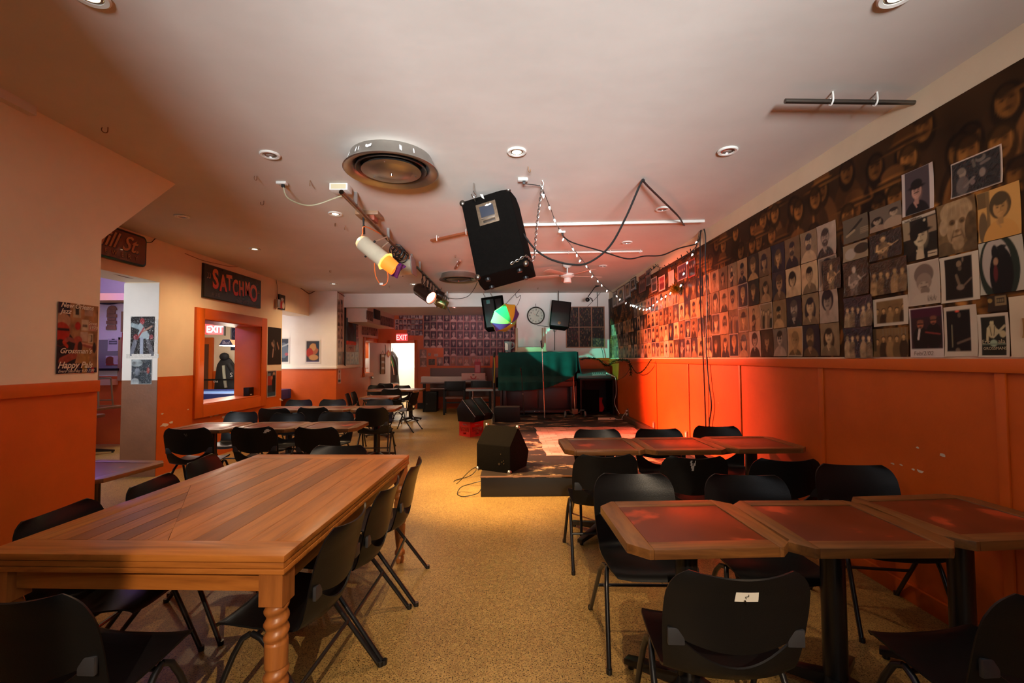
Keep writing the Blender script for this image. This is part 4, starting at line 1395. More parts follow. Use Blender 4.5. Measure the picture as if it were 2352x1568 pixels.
# --- smoke-stained cable where the hatch wall meets the ceiling
XC_ = XS + 0.012
cable('wall_cable', [onX(356, 548, XC_), onX(375, 548, XC_), onX(430, 568, XC_), onX(500, 590, XC_), onX(560, 612, XC_), onX(640, 640, XC_), onX(680, 655, XC_), onX(706, 672, XC_), onY(712, 674, AY - 0.02), onY(735, 663, AY - 0.02), onY(758, 664, AY - 0.02), onX(778, 672, XL + 0.01), onX(792, 681, XL + 0.01), onX(806, 691, XL + 0.01)],
      0.009, mat('grimy_cable', (0.14, 0.08, 0.06), 0.6), 'grimy cable tacked along the top of the hatch wall')
cable('wall_cable', [onX(425, 582, XC_), onX(466, 598, XC_), onX(500, 606, XC_), onX(530, 612, XC_), onX(560, 612, XC_)], 0.005, mat('thin_flex', (0.30, 0.18, 0.12), 0.6), 'thin flex drooping above the dark lettered sign')
# ================================================================== PICTURES ON THE WALLS
ORD = ['zeroth', 'first', 'second', 'third', 'fourth', 'fifth', 'sixth', 'seventh', 'eighth', 'ninth', 'tenth', 'eleventh', 'twelfth', 'thirteenth', 'fourteenth', 'fifteenth',
       'sixteenth', 'seventeenth', 'eighteenth', 'nineteenth', 'twentieth', 'twenty-first', 'twenty-second', 'twenty-third', 'twenty-fourth', 'twenty-fifth', 'twenty-sixth']

# --- brown crowd mural behind the photographs
mp = Pic(900, 140, (0.042, 0.018, 0.006))
mp.soft = 0.006
asp = 8.9 / 1.39


def mell(x, y, rx, ry, col, a=0.9, rot=0):
    # x,y,r in metres along the mural
    u, v = x / 8.9, y / 1.39
    X = (mp.U - u) * 8.9; Y = (mp.V - v) * 1.39
    if rot:
        X, Y = X * math.cos(rot) + Y * math.sin(rot), -X * math.sin(rot) + Y * math.cos(rot)
    d = np.sqrt((X / rx) ** 2 + (Y / ry) ** 2)
    mp.mix(a * np.clip((1 - d) * min(rx, ry) / 0.012 + 0.5, 0, 1), col)


crowd = sorted([(rng.uniform(0, 8.9), rng.uniform(0.15, 1.34)) for _ in range(340)], key=lambda q: -q[1])
for k, (x, y) in enumerate(crowd):
    g = rng.uniform(0.7, 1.9)
    sk = (0.22 * g, 0.085 * g, 0.017 * g); dk = (0.016 * g, 0.007 * g, 0.003); md = (0.10 * g, 0.038 * g, 0.009 * g)
    mell(x, y - 0.28, rng.uniform(0.11, 0.16), 0.24, (dk, md, (0.04, 0.017, 0.006))[k % 3])
    mell(x + rng.uniform(-.08, .08), y - 0.25, 0.012, rng.uniform(0.08, 0.18), sk, 0.75, rng.uniform(-.5, .5))
    mell(x, y - 0.02, 0.080, 0.115, dk)
    mell(x, y, 0.054, 0.078, sk, 0.95, rng.uniform(-.2, .2))
    mell(x + 0.02, y - 0.01, 0.026, 0.06, md, 0.8)
    mell(x, y + 0.055, 0.062, 0.036, dk)
    mell(x - 0.022, y + 0.012, 0.011, 0.007, dk); mell(x + 0.022, y + 0.012, 0.011, 0.007, dk); mell(x, y - 0.035, 0.020, 0.007, dk)
    if k % 4 == 0:
        mell(x, y + 0.10, 0.085, 0.055, md); mell(x, y + 0.075, 0.095, 0.018, sk, 0.9); mell(x, y + 0.055, 0.145, 0.022, dk, 0.9); mell(x, y + 0.045, 0.14, 0.008, sk, 0.8)
    if k % 9 == 0:
        for a_ in range(6):
            mell(x + 0.12 + 0.03 * math.cos(a_), y - 0.2 + 0.03 * math.sin(a_), 0.028, 0.010, sk, 0.8, a_)
mp.noise(0.25, 60, 10)
mu = print_mesh('crowd_mural', mp, 8.9, 1.39, MT['poster'])
mu.location = (XR - 0.003, 10.70 - 4.45, RAIL + 0.695 + 0.012); mu.rotation_euler = (0, 0, FACE_R)
tag(mu, 'brown mural of a crowd of people covering the upper right wall behind the photographs', 'mural')
struct(MB().bb(XR - 0.016, XR - 0.001, 10.66, YB, RAIL, 2.86).build('trim_%d' % tn, mat('brown_edge', (0.07, 0.035, 0.02), 0.5))); tn += 1

PAPERS = [(0.52, 0.31, 0.13), (0.46, 0.26, 0.10), (0.42, 0.31, 0.22), (0.56, 0.37, 0.19), (0.38, 0.22, 0.10)]
DARKS = [(0.016, 0.010, 0.007), (0.022, 0.014, 0.018), (0.034, 0.018, 0.009), (0.014, 0.012, 0.019)]


def mul(c, k):
    return tuple(min(1, x * k) for x in c)


SUBJ = [('short-haired person', dict(style='short')), ('long-haired person', dict(style='long')), ('curly-haired person', dict(style='curly')),
        ('person in hat', dict(style='short', hat=True)), ('bearded person', dict(style='short', beard=True)), ('person in sunglasses', dict(style='short', glasses=True)),
        ('long-haired bearded person', dict(style='long', beard=True)), ('long-haired person in hat', dict(style='long', hat=True)), ('guitarist', None), ('music group', None)]


def picture(n, i, pal=None, wn=None, force=None, tones=None):
    """one photographic print; returns pixels and a few true words on its look"""
    si = force if force is not None else int(rng.choice(10, p=[.2, .19, .12, .10, .10, .06, .06, .05, .08, .04]))
    pap = PAPERS[int(rng.integers(5))]; dk = DARKS[int(rng.integers(4))]
    if pal:
        pap, dk = pal
    tone = tones if tones is not None else int(rng.integers(3))            # 0 pale ground, 1 dark ground, 2 mid
    bg = [mul(pap, 0.95), mul(dk, 1.5), mul(pap, 0.42)][tone]
    wn = wn or n
    p = Pic(wn, n, bg)
    name, kw = SUBJ[si]
    skin = mul(pap, 0.95 if tone else 0.78)
    if kw is not None:
        cl = [dk, mul(pap, 0.85), mul(pap, 0.3)][int(rng.integers(3))]
        person_pic(p, skin, (mul(dk, 1.1) if tone != 1 else mul(pap, .20)) if si != 0 or rng.random() > .2 else mul(pap, .5), cl, 0.5 + rng.uniform(-.07, .07), 0.58 + rng.uniform(-.05, .05), rng.uniform(0.95, 1.3), tilt=rng.uniform(-.12, .12), smile=rng.random() > .4, **kw)
    elif si == 8:
        to = mul(pap, .34) if tone == 1 else dk
        x_ = 0.46 + rng.uniform(-.05, .05)
        p.ell(x_, 0.40, 0.19, 0.27, to); p.rect(x_ - .14, -.1, x_ - .02, .3, mul(to, .7)); p.rect(x_ + .02, -.1, x_ + .14, .3, mul(to, .7))
        p.ell(x_ + .01, 0.77, 0.105, 0.12, mul(dk, 1.2) if tone != 1 else mul(pap, .18)); p.ell(x_ + .015, 0.735, 0.075, 0.095, skin)
        p.ell(x_ - .04, 0.30, 0.13, 0.085, mul(pap, .75), rot=.45); p.ell(x_ + .06, 0.36, 0.085, 0.065, mul(pap, .75), rot=.45); p.ell(x_ - .01, 0.32, .03, .025, dk)
        p.line(x_ + .05, 0.355, x_ + .46, 0.54, 0.016, mul(pap, .6))
        p.line(x_ - .17, 0.55, x_ - .20, 0.34, 0.035, skin); p.line(x_ - .20, .34, x_ - .05, .31, .028, skin); p.line(x_ + .18, 0.53, x_ + .27, 0.45, 0.030, skin)
    else:
        for k in range(5):
            x = 0.12 + 0.19 * k
            h_ = rng.uniform(0.52, 0.70)
            p.ell(x, h_ - 0.42, 0.125, 0.36, [mul(dk, 1.3), mul(pap, .30), mul(pap, .6)][(k * 2 + n) % 3]); p.rect(x - .03, h_ - .12, x + .03, h_, mul(skin, .8)); p.ell(x, h_ + 0.02, 0.062, 0.085, dk if tone != 1 else mul(pap, .2)); p.ell(x, h_, 0.048, 0.066, skin)
    p.noise(0.10, 7)
    return p, ('pale', 'dark', 'brown')[tone] + ' photo of ' + name


def border(p, col, l=0.05, r=0.05, t=0.04, b=0.04):
    p.rect(-1, -1, l, 2, col).rect(1 - r, -1, 2, 2, col).rect(-1, -1, 2, b, col).rect(-1, 1 - t, 2, 2, col)
    return p


def hang_right(name, p, px0, y0, px1, y1, bpy_, label, m=None, curl=0.006, group='photographs on the right wall', off=0.006, tilt=0.0, cat='photo'):
    """left top corner, right top corner and bottom-left y in the photograph -> a sheet on the right wall"""
    a = onX(px0, y0, XR - off); b = onX(px1, y1, XR - off); c = onX(px0, bpy_, XR - off)
    wd = a.y - b.y; ht = a.z - c.z
    o = print_mesh(name, p, wd, ht, m or MT['print'], curl=curl)
    o.location = (XR - off, (a.y + b.y) / 2, (a.z + c.z) / 2 + (b.z - a.z) / 2 * 0.5)
    o.rotation_euler = (0, tilt, FACE_R)
    tag(o, label, cat, group)
    return o, wd, ht


# regular grid of eight-by-ten prints, four rows
G_RW = 'photographs on the right wall'
rows = ['bottom row', 'second row up', 'third row up', 'top row']
CAB = 5.66
ncol = 35
for k in range(ncol):
    y0 = 3.278 + 0.2055 * k
    if y0 + 0.2 > 10.62:
        break
    yc = y0 + 0.1
    side = int(round((yc - CAB) / 0.2055))
    for r_ in range(4):
        if r_ == 3 and yc > 8.6:
            continue
        if r_ == 3 and 0.0 < yc - CAB < 0.0:
            continue
        nn = 30 if yc < 5 else 22 if yc < 7.5 else 16
        p, d = picture(int(nn * 1.25), k, wn=nn)
        if rng.random() < 0.25:
            border(p, PAPERS[2], .05, .05, .035, .035)
        gl = rng.random() < 0.12
        o = print_mesh('pinned_photo', p, 0.198 + rng.uniform(-.004, .004), 0.247 + rng.uniform(-.004, .003), MT['print_plastic'] if gl else MT['print'], curl=0.007, bow=rng.uniform(0, .003))
        o.location = (XR - 0.006 - 0.0012 * ((k + r_) % 2), yc, RAIL + 0.018 + 0.251 * r_ + 0.1245)
        o.rotation_euler = (0, rng.uniform(-.012, .012), FACE_R)
        if side == 0:
            where = 'behind the hanging cables'
        else:
            where = ORD[abs(side)] + (' left of hanging cables' if side > 0 else ' right of hanging cables')
        tag(o, d + ', ' + rows[r_] + ', ' + where, 'photo', G_RW)

# the large ones nearest the camera, one by one
CREAM = (0.52, 0.43, 0.32)


def near(n, wn, bg):
    return Pic(wn, n, bg)


p = near(56, 44, (0.075, 0.055, 0.060))
person_pic(p, (0.50, 0.27, 0.20), (0.012, 0.010, 0.010), (0.012, 0.011, 0.013), 0.47, 0.50, 0.95, hat=True, beard=False)
p.line(0.40, 0.465, 0.54, 0.47, 0.014, (0.05, 0.03, 0.02))
border(p, (0.58, 0.48, 0.42), 0.10, 0.13, 0, 0)
hang_right('pinned_photo', p, 2070, 402, 2143, 376, 500, 'colour photo of a smiling person in a black hat, white strips down both sides', tilt=0.02)
p = near(44, 60, (0.012, 0.010, 0.010))
p.ell(0.24, 0.62, 0.075, 0.13, (0.24, 0.18, 0.13)); p.ell(0.21, 0.70, 0.08, 0.09, (0.16, 0.12, 0.09)); p.ell(0.24, 0.28, 0.13, 0.26, (0.10, 0.075, 0.065))
p.ell(0.63, 0.46, 0.06, 0.12, (0.20, 0.15, 0.12)); p.line(0.28, 0.22, 0.46, 0.40, 0.03, (0.16, 0.12, 0.10)); p.ell(0.44, 0.28, 0.05, 0.07, (0.15, 0.10, 0.09))
p.ell(0.60, 0.86, 0.10, 0.10, (0.13, 0.10, 0.08)); p.ell(0.58, 0.92, 0.07, 0.07, (0.012, 0.01, 0.01)); p.line(0.62, 0.70, 0.75, 0.74, 0.04, (0.12, 0.09, 0.075)); p.line(0.48, 0.70, 0.45, 0.88, 0.03, (0.10, 0.08, 0.06))
border(p, (0.55, 0.42, 0.34), .015, .03, .035, .02)
hang_right('pinned_photo', p, 2183, 379, 2301, 331, 459, 'wide black photo of two musicians with a pale edge, highest on the right wall', tilt=0.02, m=MT['print_plastic'])
p = near(60, 48, (0.16, 0.095, 0.040))
p.ell(0.5, 0.80, 0.42, 0.25, (0.34, 0.22, 0.11)); p.ell(0.5, 0.52, 0.27, 0.40, (0.30, 0.19, 0.095)); p.ell(0.16, 0.55, 0.12, 0.16, (0.36, 0.24, 0.13))
for sx in (-1, 1):
    p.ell(0.52 + sx * 0.13, 0.60, 0.08, 0.055, (0.12, 0.065, 0.025)); p.ell(0.52 + sx * 0.13, 0.59, 0.035, 0.02, (0.05, 0.03, 0.015))
    p.line(0.52 + sx * 0.09, 0.44, 0.52 + sx * 0.17, 0.25, 0.012, (0.15, 0.085, 0.04))
p.line(0.51, 0.60, 0.50, 0.46, 0.03, (0.40, 0.28, 0.16)); p.ell(0.52, 0.42, 0.07, 0.03, (0.16, 0.09, 0.04)); p.line(0.40, 0.32, 0.62, 0.33, 0.012, (0.09, 0.05, 0.02))
p.ell(0.88, 0.42, 0.17, 0.30, (0.09, 0.052, 0.022)); p.ell(0.18, 0.06, 0.26, 0.20, (0.10, 0.062, 0.028)); p.ell(0.9, 0.04, 0.25, 0.18, (0.10, 0.06, 0.028)); p.ell(0.53, 0.16, 0.15, 0.10, (0.27, 0.17, 0.085))
for k in range(7):
    p.line(0.2 + .1 * k, 0.95, 0.14 + .12 * k, 0.74, 0.008, (0.40, 0.28, 0.16), .6)
p.noise(0.15, 14)
hang_right('pinned_photo', p, 2152, 473, 2240, 452, 590, 'large grey-brown close-up photo of an old person with white hair')
p = near(56, 48, (0.52, 0.27, 0.075))
p.rect(0, 0.68, 0.22, 1, (0.13, 0.075, 0.03)); p.ell(0.12, 0.28, 0.11, 0.32, (0.12, 0.075, 0.035)); p.rect(0.22, 0.2, 0.30, 1, (0.17, 0.10, 0.04))
person_pic(p, (0.42, 0.22, 0.075), (0.07, 0.045, 0.020), (0.50, 0.24, 0.06), 0.54, 0.60, 1.0, style='curly')
hang_right('pinned_photo', p, 2244, 447, 2342, 414, 560, 'large orange-toned photo of a smiling dark-haired young person')
p = near(60, 46, (0.020, 0.016, 0.012))
p.rect(0, 0.5, 0.22, 0.93, (0.30, 0.21, 0.12)); p.rect(0.75, 0.55, 1, 0.9, (0.25, 0.17, 0.10))
person_pic(p, (0.52, 0.40, 0.24), (0.012, 0.010, 0.008), (0.014, 0.011, 0.009), 0.52, 0.52, 1.25, hat=True, smile=False)
p.ell(0.34, 0.62, 0.13, 0.18, (0.012, 0.01, 0.008)); p.ell(0.66, 0.86, 0.035, 0.03, (0.5, 0.4, 0.26)); p.ell(0.50, 0.02, 0.12, 0.22, (0.48, 0.36, 0.22))
p.rect(0, 0.93, 1, 1, CREAM); p.rect(0.72, 0, 1, 0.13, (0.46, 0.35, 0.22))
o, wd, ht = hang_right('pinned_photo', p, 2073, 506, 2150, 486, 603, 'high-contrast photo of a person in a black cap with a typed line above')
ink = mat('ink', (0.03, 0.02, 0.015), 0.6)
lettering('lettering', 'Russ Williams', 0.021, ink, o, facing(-wd / 2 + 0.012, ht / 2 - 0.019), 0.0002)
lettering('lettering', 'Grossmans', 0.012, ink, o, facing(wd / 2 - 0.058, -ht / 2 + 0.016), 0.0002)
p = near(60, 54, (0.40, 0.36, 0.28))
p.ell(0.45, 0.46, 0.46, 0.66, (0.020, 0.028, 0.020), rot=.1); p.ell(0.40, 0.55, 0.33, 0.50, (0.36, 0.30, 0.25), rot=.1)
p.ell(0.50, 0.36, 0.27, 0.50, (0.010, 0.010, 0.010)); p.ell(0.52, 0.80, 0.09, 0.10, (0.012, 0.012, 0.012)); p.ell(0.52, 0.86, 0.12, 0.03, (0.012, 0.012, 0.012)); p.ell(0.36, 0.78, 0.07, 0.14, (0.012, 0.011, 0.012))
p.ell(0.38, 0.60, 0.055, 0.075, (0.30, 0.16, 0.09)); p.ell(0.37, 0.38, 0.05, 0.16, (0.10, 0.02, 0.02))
hang_right('pinned_photo', p, 2248, 560, 2350, 540, 678, 'photo of dark figures inside a bent oval, below the orange portrait')
p = near(56, 44, (0.42, 0.33, 0.25))
p.ell(0.52, 0.70, 0.30, 0.24, (0.16, 0.11, 0.085)); p.ell(0.52, 0.53, 0.24, 0.20, (0.24, 0.17, 0.125)); p.ell(0.50, 0.42, 0.16, 0.12, (0.36, 0.27, 0.19)); p.ell(0.55, 0.32, 0.14, 0.10, (0.20, 0.14, 0.10))
p.ell(0.5, 0.02, 0.42, 0.26, (0.44, 0.35, 0.26)); p.line(0.42, 0.41, 0.60, 0.42, 0.012, (0.12, 0.08, 0.06)); p.ell(0.44, 0.50, .03, .012, (.1, .07, .05)); p.ell(0.60, 0.50, .03, .012, (.1, .07, .05))
for k in range(9):
    p.line(0.62 + .03 * k, 0.08, 0.64 + .03 * k, 0.20 - 0.03 * (k % 3), 0.007, (0.10, 0.07, 0.06))
border(p, (0.50, 0.40, 0.30), .04, .02, .03, .02)
hang_right('pinned_photo', p, 2083, 608, 2157, 594, 704, 'pale sketch-like portrait of a smiling person, signed at the bottom')
p = near(56, 46, (0.014, 0.011, 0.009))
p.ell(0.50, 0.80, 0.07, 0.07, (0.22, 0.14, 0.08)); p.ell(0.52, 0.70, .05, .05, (.10, .07, .045)); p.line(0.42, 0.56, 0.50, 0.34, 0.035, (0.15, 0.10, 0.06)); p.ell(0.52, 0.30, 0.10, 0.06, (0.18, 0.13, 0.09)); p.line(0.60, 0.32, 0.80, 0.46, 0.02, (0.13, 0.09, 0.06))
p.ell(0.60, 0.88, .02, .05, (.2, .15, .1))
border(p, CREAM, .12, .17, .06, .05)
hang_right('pinned_photo', p, 2159, 593, 2247, 577, 697, 'very dark photo of a guitarist in a wide cream border, upper of two')
p = near(60, 44, (0.035, 0.016, 0.018))
p.rect(0, .80, 1, 1, (0.06, 0.012, 0.025))
for cx, cy, s_ in ((0.33, 0.66, 1.0), (0.72, 0.72, 0.9)):
    p.ell(cx, cy - 0.30, 0.24, 0.26, (0.014, 0.010, 0.010)); p.ell(cx, cy, 0.095 * s_, 0.085 * s_, (0.34, 0.11, 0.055)); p.ell(cx, cy + 0.06, 0.095, 0.035, (0.18, 0.07, 0.04)); p.rect(cx - .09, cy - .005, cx + .09, cy + .025, (0.01, 0.008, 0.008)); p.ell(cx, cy - 0.055, .05, .02, (.06, .025, .02))
p.line(0.30, 0.55, 0.26, 0.38, 0.03, (0.50, 0.42, 0.36))
p.line(0.48, 0.50, 0.9, 0.45, 0.012, (0.25, 0.04, 0.03))
border(p, (0.56, 0.46, 0.40), .04, .03, .02, .17)
o, wd, ht = hang_right('pinned_photo', p, 2088, 709, 2165, 702, 820, 'photo of two people in dark glasses with a handwritten date on the white strip below')
lettering('handwriting', 'Feb/2/02', 0.036, mat('pencil', (0.20, 0.13, 0.10), 0.6), o, facing(-wd / 2 + 0.022, -ht / 2 + 0.012), 0.0002, shear=0.15, bold=-0.0004)
p = near(60, 44, (0.012, 0.010, 0.010))
p.ell(0.42, 0.90, .06, .022, (0.75, 0.10, 0.05)); p.ell(0.48, 0.82, .05, .05, (.10, .07, .05)); p.line(0.24, 0.2, 0.24, 0.62, .02, (.16, .14, .08)); p.line(0.40, 0.26, 0.85, 0.36, .022, (.13, .09, .06)); p.ell(0.40, 0.12, .07, .05, (.15, .11, .07)); p.ell(.9, .05, .08, .06, (.03, .01, .10))
border(p, CREAM, .08, .20, .08, .10)
hang_right('pinned_photo', p, 2167, 706, 2243, 699, 818, 'very dark photo with one red light in a wide cream border, lower of two')
p = near(26, 30, (0.035, 0.022, 0.014))
p.rect(.38, .35, .95, .95, (.22, .15, .07)); p.rect(.45, .5, .86, .82, (.03, .02, .015)); p.ell(.12, .7, .12, .14, (.28, .18, .05))
for k in range(7):
    p.rect(.47 + .055 * k, .56, .495 + .055 * k, .76, (.30, .22, .11))
hang_right('pinned_card', p, 2268, 681, 2313, 674, 717, 'small dark card with a framed row of bars, above the guitarist poster', cat='card')
p = near(60, 44, (0.020, 0.020, 0.014))
p.ell(0.46, 0.78, .065, .075, (.50, .42, .22)); p.ell(0.46, 0.60, .15, .16, (.45, .37, .20)); p.line(.33, .65, .30, .40, .04, (.48, .40, .22)); p.line(.6, .62, .82, .50, .035, (.45, .37, .2)); p.line(.50, .46, .86, .70, .03, (.42, .35, .2)); p.ell(.80, .52, .10, .08, (.42, .34, .18)); p.ell(.46, .86, .07, .035, (.02, .02, .015)); p.ell(.5, .32, .12, .08, (.30, .36, .24)); p.rect(.12, .28, .88, .31, (.16, .2, .14))
p.line(.40, .7, .44, .5, .012, (.02, .02, .015)); p.line(.55, .7, .52, .5, .012, (.02, .02, .015))
border(p, CREAM, .11, .10, .07, .04)
o, wd, ht = hang_right('pinned_poster', p, 2245, 723, 2316, 716, 820, 'black and cream poster of a guitarist with lettering, bottom row by the blank sheet', cat='poster')
gold = mat('ink_cream', (0.48, 0.38, 0.22), 0.6)
lettering('lettering', 'Eric', 0.030, gold, o, facing(-wd * .36, -ht * .19), 0.0002, sx=.8)
lettering('lettering', 'ala', 0.030, gold, o, facing(wd * .16, -ht * .19), 0.0002)
lettering('lettering', 'GROSSMANS', 0.020, gold, o, facing(-wd * .33, -ht * .33), 0.0002, sx=.95)
p = Pic(24, 40, (0.55, 0.42, 0.28)).noise(.05, 5)
hang_right('blank_sheet', p, 2317, 683, 2420, 668, 821, 'tall blank cream sheet at the right end of the photo wall', cat='sheet', m=MT['poster'], curl=.002)
p = border(Pic(12, 20, (0.10, 0.04, 0.02)), (0.28, .14, .05), .2, .2, .1, .1)
hang_right('pinned_card', p, 2348, 731, 2375, 728, 776, 'small brown card cut off by the right edge of the picture', cat='card', off=.010)
p, d = picture(40, 0, wn=44, force=9, tones=2); border(p, CREAM, .10, .13, .10, .10)
hang_right('pinned_photo', p, 2005, 690, 2085, 672, 752, 'small photo of a band in a wide cream mount, left of the signed sketch portrait')
p, d = picture(40, 0, wn=44, force=9, tones=2); p.rect(0, .2, .1, 1, (.06, .04, .02))
for k in range(8):
    p.line(.3 + .09 * k, .75, .3 + .09 * k, 1, .006, (.2, .15, .09))
hang_right('pinned_photo', p, 2005, 757, 2085, 748, 820, 'photo of a band before a curtain, bottom row beside the dated photo')
for args in (((1938, 755, 2003, 747, 822), 9, 'glossy wrapped photo of a band on stage, bottom row beside the curtain band'),
             ((1938, 686, 2003, 676, 753), 9, 'glossy wrapped photo full of reflections, second row, beside the mounted band'),
             ((1936, 604, 1994, 594, 682), 8, 'glossy wrapped photo of musicians in white shirts, third row'),
             ((1997, 606, 2082, 590, 680), 9, 'glossy wrapped wide photo of a bald singer and band'),
             ((1997, 543, 2070, 522, 602), 8, 'glossy wrapped wide photo of a drummer and guitar'),
             ((1889, 600, 1930, 592, 668), 8, 'glossy wrapped photo of a seated player by the grid edge')):
    (a_, b_, c_, d_, e_), fo, lab = args
    p, d = picture(44, 0, wn=40, force=fo, tones=1); p.noise(.3, 9)
    hang_right('pinned_photo', p, a_, b_, c_, d_, e_, lab, m=MT['print_plastic'], off=.012, curl=.012)
p = Pic(44, 40, (.16, .12, .085)); person_pic(p, (.40, .29, .19), (.02, .016, .013), (.30, .2, .13), .24, .45, .75, style='long'); person_pic(p, (.42, .31, .2), (.03, .022, .018), (.36, .25, .16), .76, .62, .75)
hang_right('pinned_photo', p, 1997, 487, 2070, 459, 538, 'photo of two smiling people side by side, left of the person in the black hat', tilt=.02)
p = Pic(40, 34, (.13, .10, .065)); p.line(.2, .35, .75, .8, .05, (.03, .022, .016)); p.line(.15, .3, .45, .45, .05, (.36, .26, .15))
for k in range(5):
    p.line(.70, .25 + .05 * k, 1, .26 + .05 * k, .009, (.36, .26, .15))
hang_right('pinned_photo', p, 1936, 508, 1993, 489, 562, 'photo of a reclining player beside stacked amplifiers, top of the grid')
p = Pic(30, 34, (.30, .22, .13)); p.ell(.3, .4, .22, .34, (.40, .33, .25)); p.ell(.75, .6, .3, .3, (.05, .035, .022))
hang_right('pinned_photo', p, 1936, 566, 1993, 552, 603, 'torn photo with a white shape, under the reclining player')
# pictures above the grid towards the stage
ups = (((1556, 612, 1578, 600, 647), 'purple photo of a band, above the grid left of the cables', (.10, .05, .09), .04), ((1580, 600, 1597, 590, 640), 'red-bordered photo of a band nearest the hanging cables, above the grid', (.05, .02, .018), .1),
       ((1535, 625, 1548, 618, 659), 'pale pink sheet hanging askew above the gold tinsel ball', (.55, .40, .38), 0), ((1513, 637, 1527, 631, 670), 'colourful photo in a white border above the grid', (.26, .05, .06), .1),
       ((1496, 640, 1509, 635, 672), 'grey photo of a shopfront in a white border above the grid', (.09, .07, .07), .08), ((1484, 622, 1494, 616, 658), 'tall grey portrait sticking up above the mural edge', (.14, .11, .11), .03),
       ((1467, 636, 1483, 628, 674), 'red-brown photo of a seated player above the grid', (.15, .06, .035), .04))
for (a_, b_, c_, d_, e_), lab, bg, bw in ups:
    p = Pic(18, 26, bg)
    if bg[0] < .5:
        for k in range(3):
            p.ell(.25 + .25 * k, .30, .13, .26, mul(bg, .4)); p.ell(.25 + .25 * k, .60, .06, .08, (.34, .2, .15))
    else:
        p.ell(.45, .45, .16, .3, mul(bg, .75))
    if bw:
        border(p, (.30, .05, .03) if 'red-b' in lab else (.55, .46, .42), bw, bw, bw * .7, bw * .7)
    hang_right('pinned_photo', p, a_, b_, c_, d_, e_, lab, off=.012)
frames = (((1450, 642, 1462, 635, 671), 'small black-framed photo above the grid near the stage corner'), ((1438, 652, 1449, 645, 688), 'tall black-framed photo below the unlit fairy lights'),
          ((1419, 664, 1436, 652, 704), 'brown-framed double photo nearest the stage corner'), ((1409, 672, 1418, 668, 708), 'narrow unframed print in the stage corner'))
for (a_, b_, c_, d_, e_), lab in frames:
    a = onX(a_, b_, XR); b = onX(c_, d_, XR); c = onX(a_, e_, XR)
    wd, ht = a.y - b.y, a.z - c.z
    t = thing('framed_photo', lab, 'framed photo', (XR, (a.y + b.y) / 2, (a.z + c.z) / 2), FACE_R, group='framed photos in the stage corner')
    fm = mat('frame_dark', (.03, .018, .012), .35) if 'black' in lab else mat('frame_brown', (.16, .06, .025), .4)
    MB().bb(-wd / 2, wd / 2, -.022, -.001, -ht / 2, ht / 2).build('frame', fm, t, bevel=.004)
    p, d = picture(26, 0, wn=20)
    border(p, (.5, .46, .42), .1, .1, .08, .08)
    o = print_mesh('print', p, wd - .05, ht - .05, MT['print'], parent=t); o.location = (0, -.024, 0)

# --- far wall: rows of framed-looking portraits
FY = YF - 0.012
PALR = [((0.56, 0.32, 0.27), (0.040, 0.012, 0.018)), ((0.48, 0.27, 0.24), (0.048, 0.015, 0.022)), ((0.60, 0.35, 0.29), (0.035, 0.010, 0.016))]
rowpx = [719.6, 739, 759.5, 779, 798.5, 817.5, 840]
G_FW = 'portraits in rows on the far wall'


def hang_far(name, p, x0, y0, x1, y1, label, m=None, group=G_FW, cat='photo', yy=FY):
    a = onY(x0, y0, yy); b = onY(x1, y1, yy)
    o = print_mesh(name, p, b.x - a.x - .006, a.z - b.z - .006, m or MT['print'], curl=.004)
    o.location = ((a.x + b.x) / 2, yy, (a.z + b.z) / 2)
    tag(o, label, cat, group)
    return o


for r_ in range(6):
    for k in range(14):
        x0 = 972.7 + 15.3 * k; x1 = x0 + 15.3
        if r_ >= 4 and k < 3:
            continue
        if r_ == 5 and k > 9:
            continue
        if r_ == 5 and k > 3:
            pal = ((0.60, 0.30, 0.22), (0.34, 0.11, 0.06)); tn_ = 2; st = int(rng.choice([0, 1, 2]))
        else:
            pal = PALR[int(rng.integers(3))]; tn_ = 1; st = None
        p, d = picture(20, 0, pal, 16, force=st if st is not None else (int(rng.choice([0, 1, 2, 3, 4, 5, 6]))), tones=tn_)
        border(p, (0.34, 0.17, 0.16), .04, .04, .03, .03)
        d = d.replace('brown photo', 'faded pink photo').replace('dark photo', 'dark red portrait')
        hang_far('pinned_portrait', p, x0, rowpx[r_], x1, rowpx[r_ + 1], d + ', far wall, ' + ORD[r_ + 1] + ' row down, ' + ORD[k + 1] + ' from left')
for r_, (ya, yb_, k0) in enumerate(((720, 732, 1), (733, 745, 0), (745, 757.5, 0), (758, 770.5, 3))):
    for k in range(k0, 7):
        x0 = 907 + 9.2 * k
        p, d = picture(14, 0, ((.50, .33, .32), (.07, .03, .045)), 10, force=int(rng.choice([0, 1, 2, 3])), tones=int(rng.integers(3)))
        d = d.replace('photo', 'small photo')
        hang_far('pinned_portrait', p, x0, ya, x0 + 9.2, yb_, d + ', above the exit sign, ' + ORD[r_ + 1] + ' row, ' + ORD[k - k0 + 1] + ' from left', MT['print'], 'small portraits above the exit sign')
for (x0, y0, x1, y1), lab in (((963.5, 802, 980, 822), 'pale pink portrait beside the doorway, upper of two'), ((964, 822, 980, 842.5), 'pale pink portrait beside the doorway, lower of two'), ((1003, 820, 1018, 840), 'pale pink portrait left of the black bearded one')):
    p, d = picture(20, 0, ((0.60, 0.34, 0.27), (0.42, 0.19, 0.13)), 16, force=0, tones=2)
    hang_far('pinned_portrait', p, x0, y0, x1, y1, lab)
p = Pic(14, 14, (.13, .08, .05)).noise(.3, 6)
hang_far('pinned_card', p, 984, 824, 999, 838, 'square brown picture on the far wall beside the doorway', group='cards on the far wall', cat='card')
p = Pic(8, 8, (.30, .18, .13)).noise(.2, 4)
hang_far('pinned_card', p, 983, 810, 990, 818, 'tiny grey card on the far wall', group='cards on the far wall', cat='card')
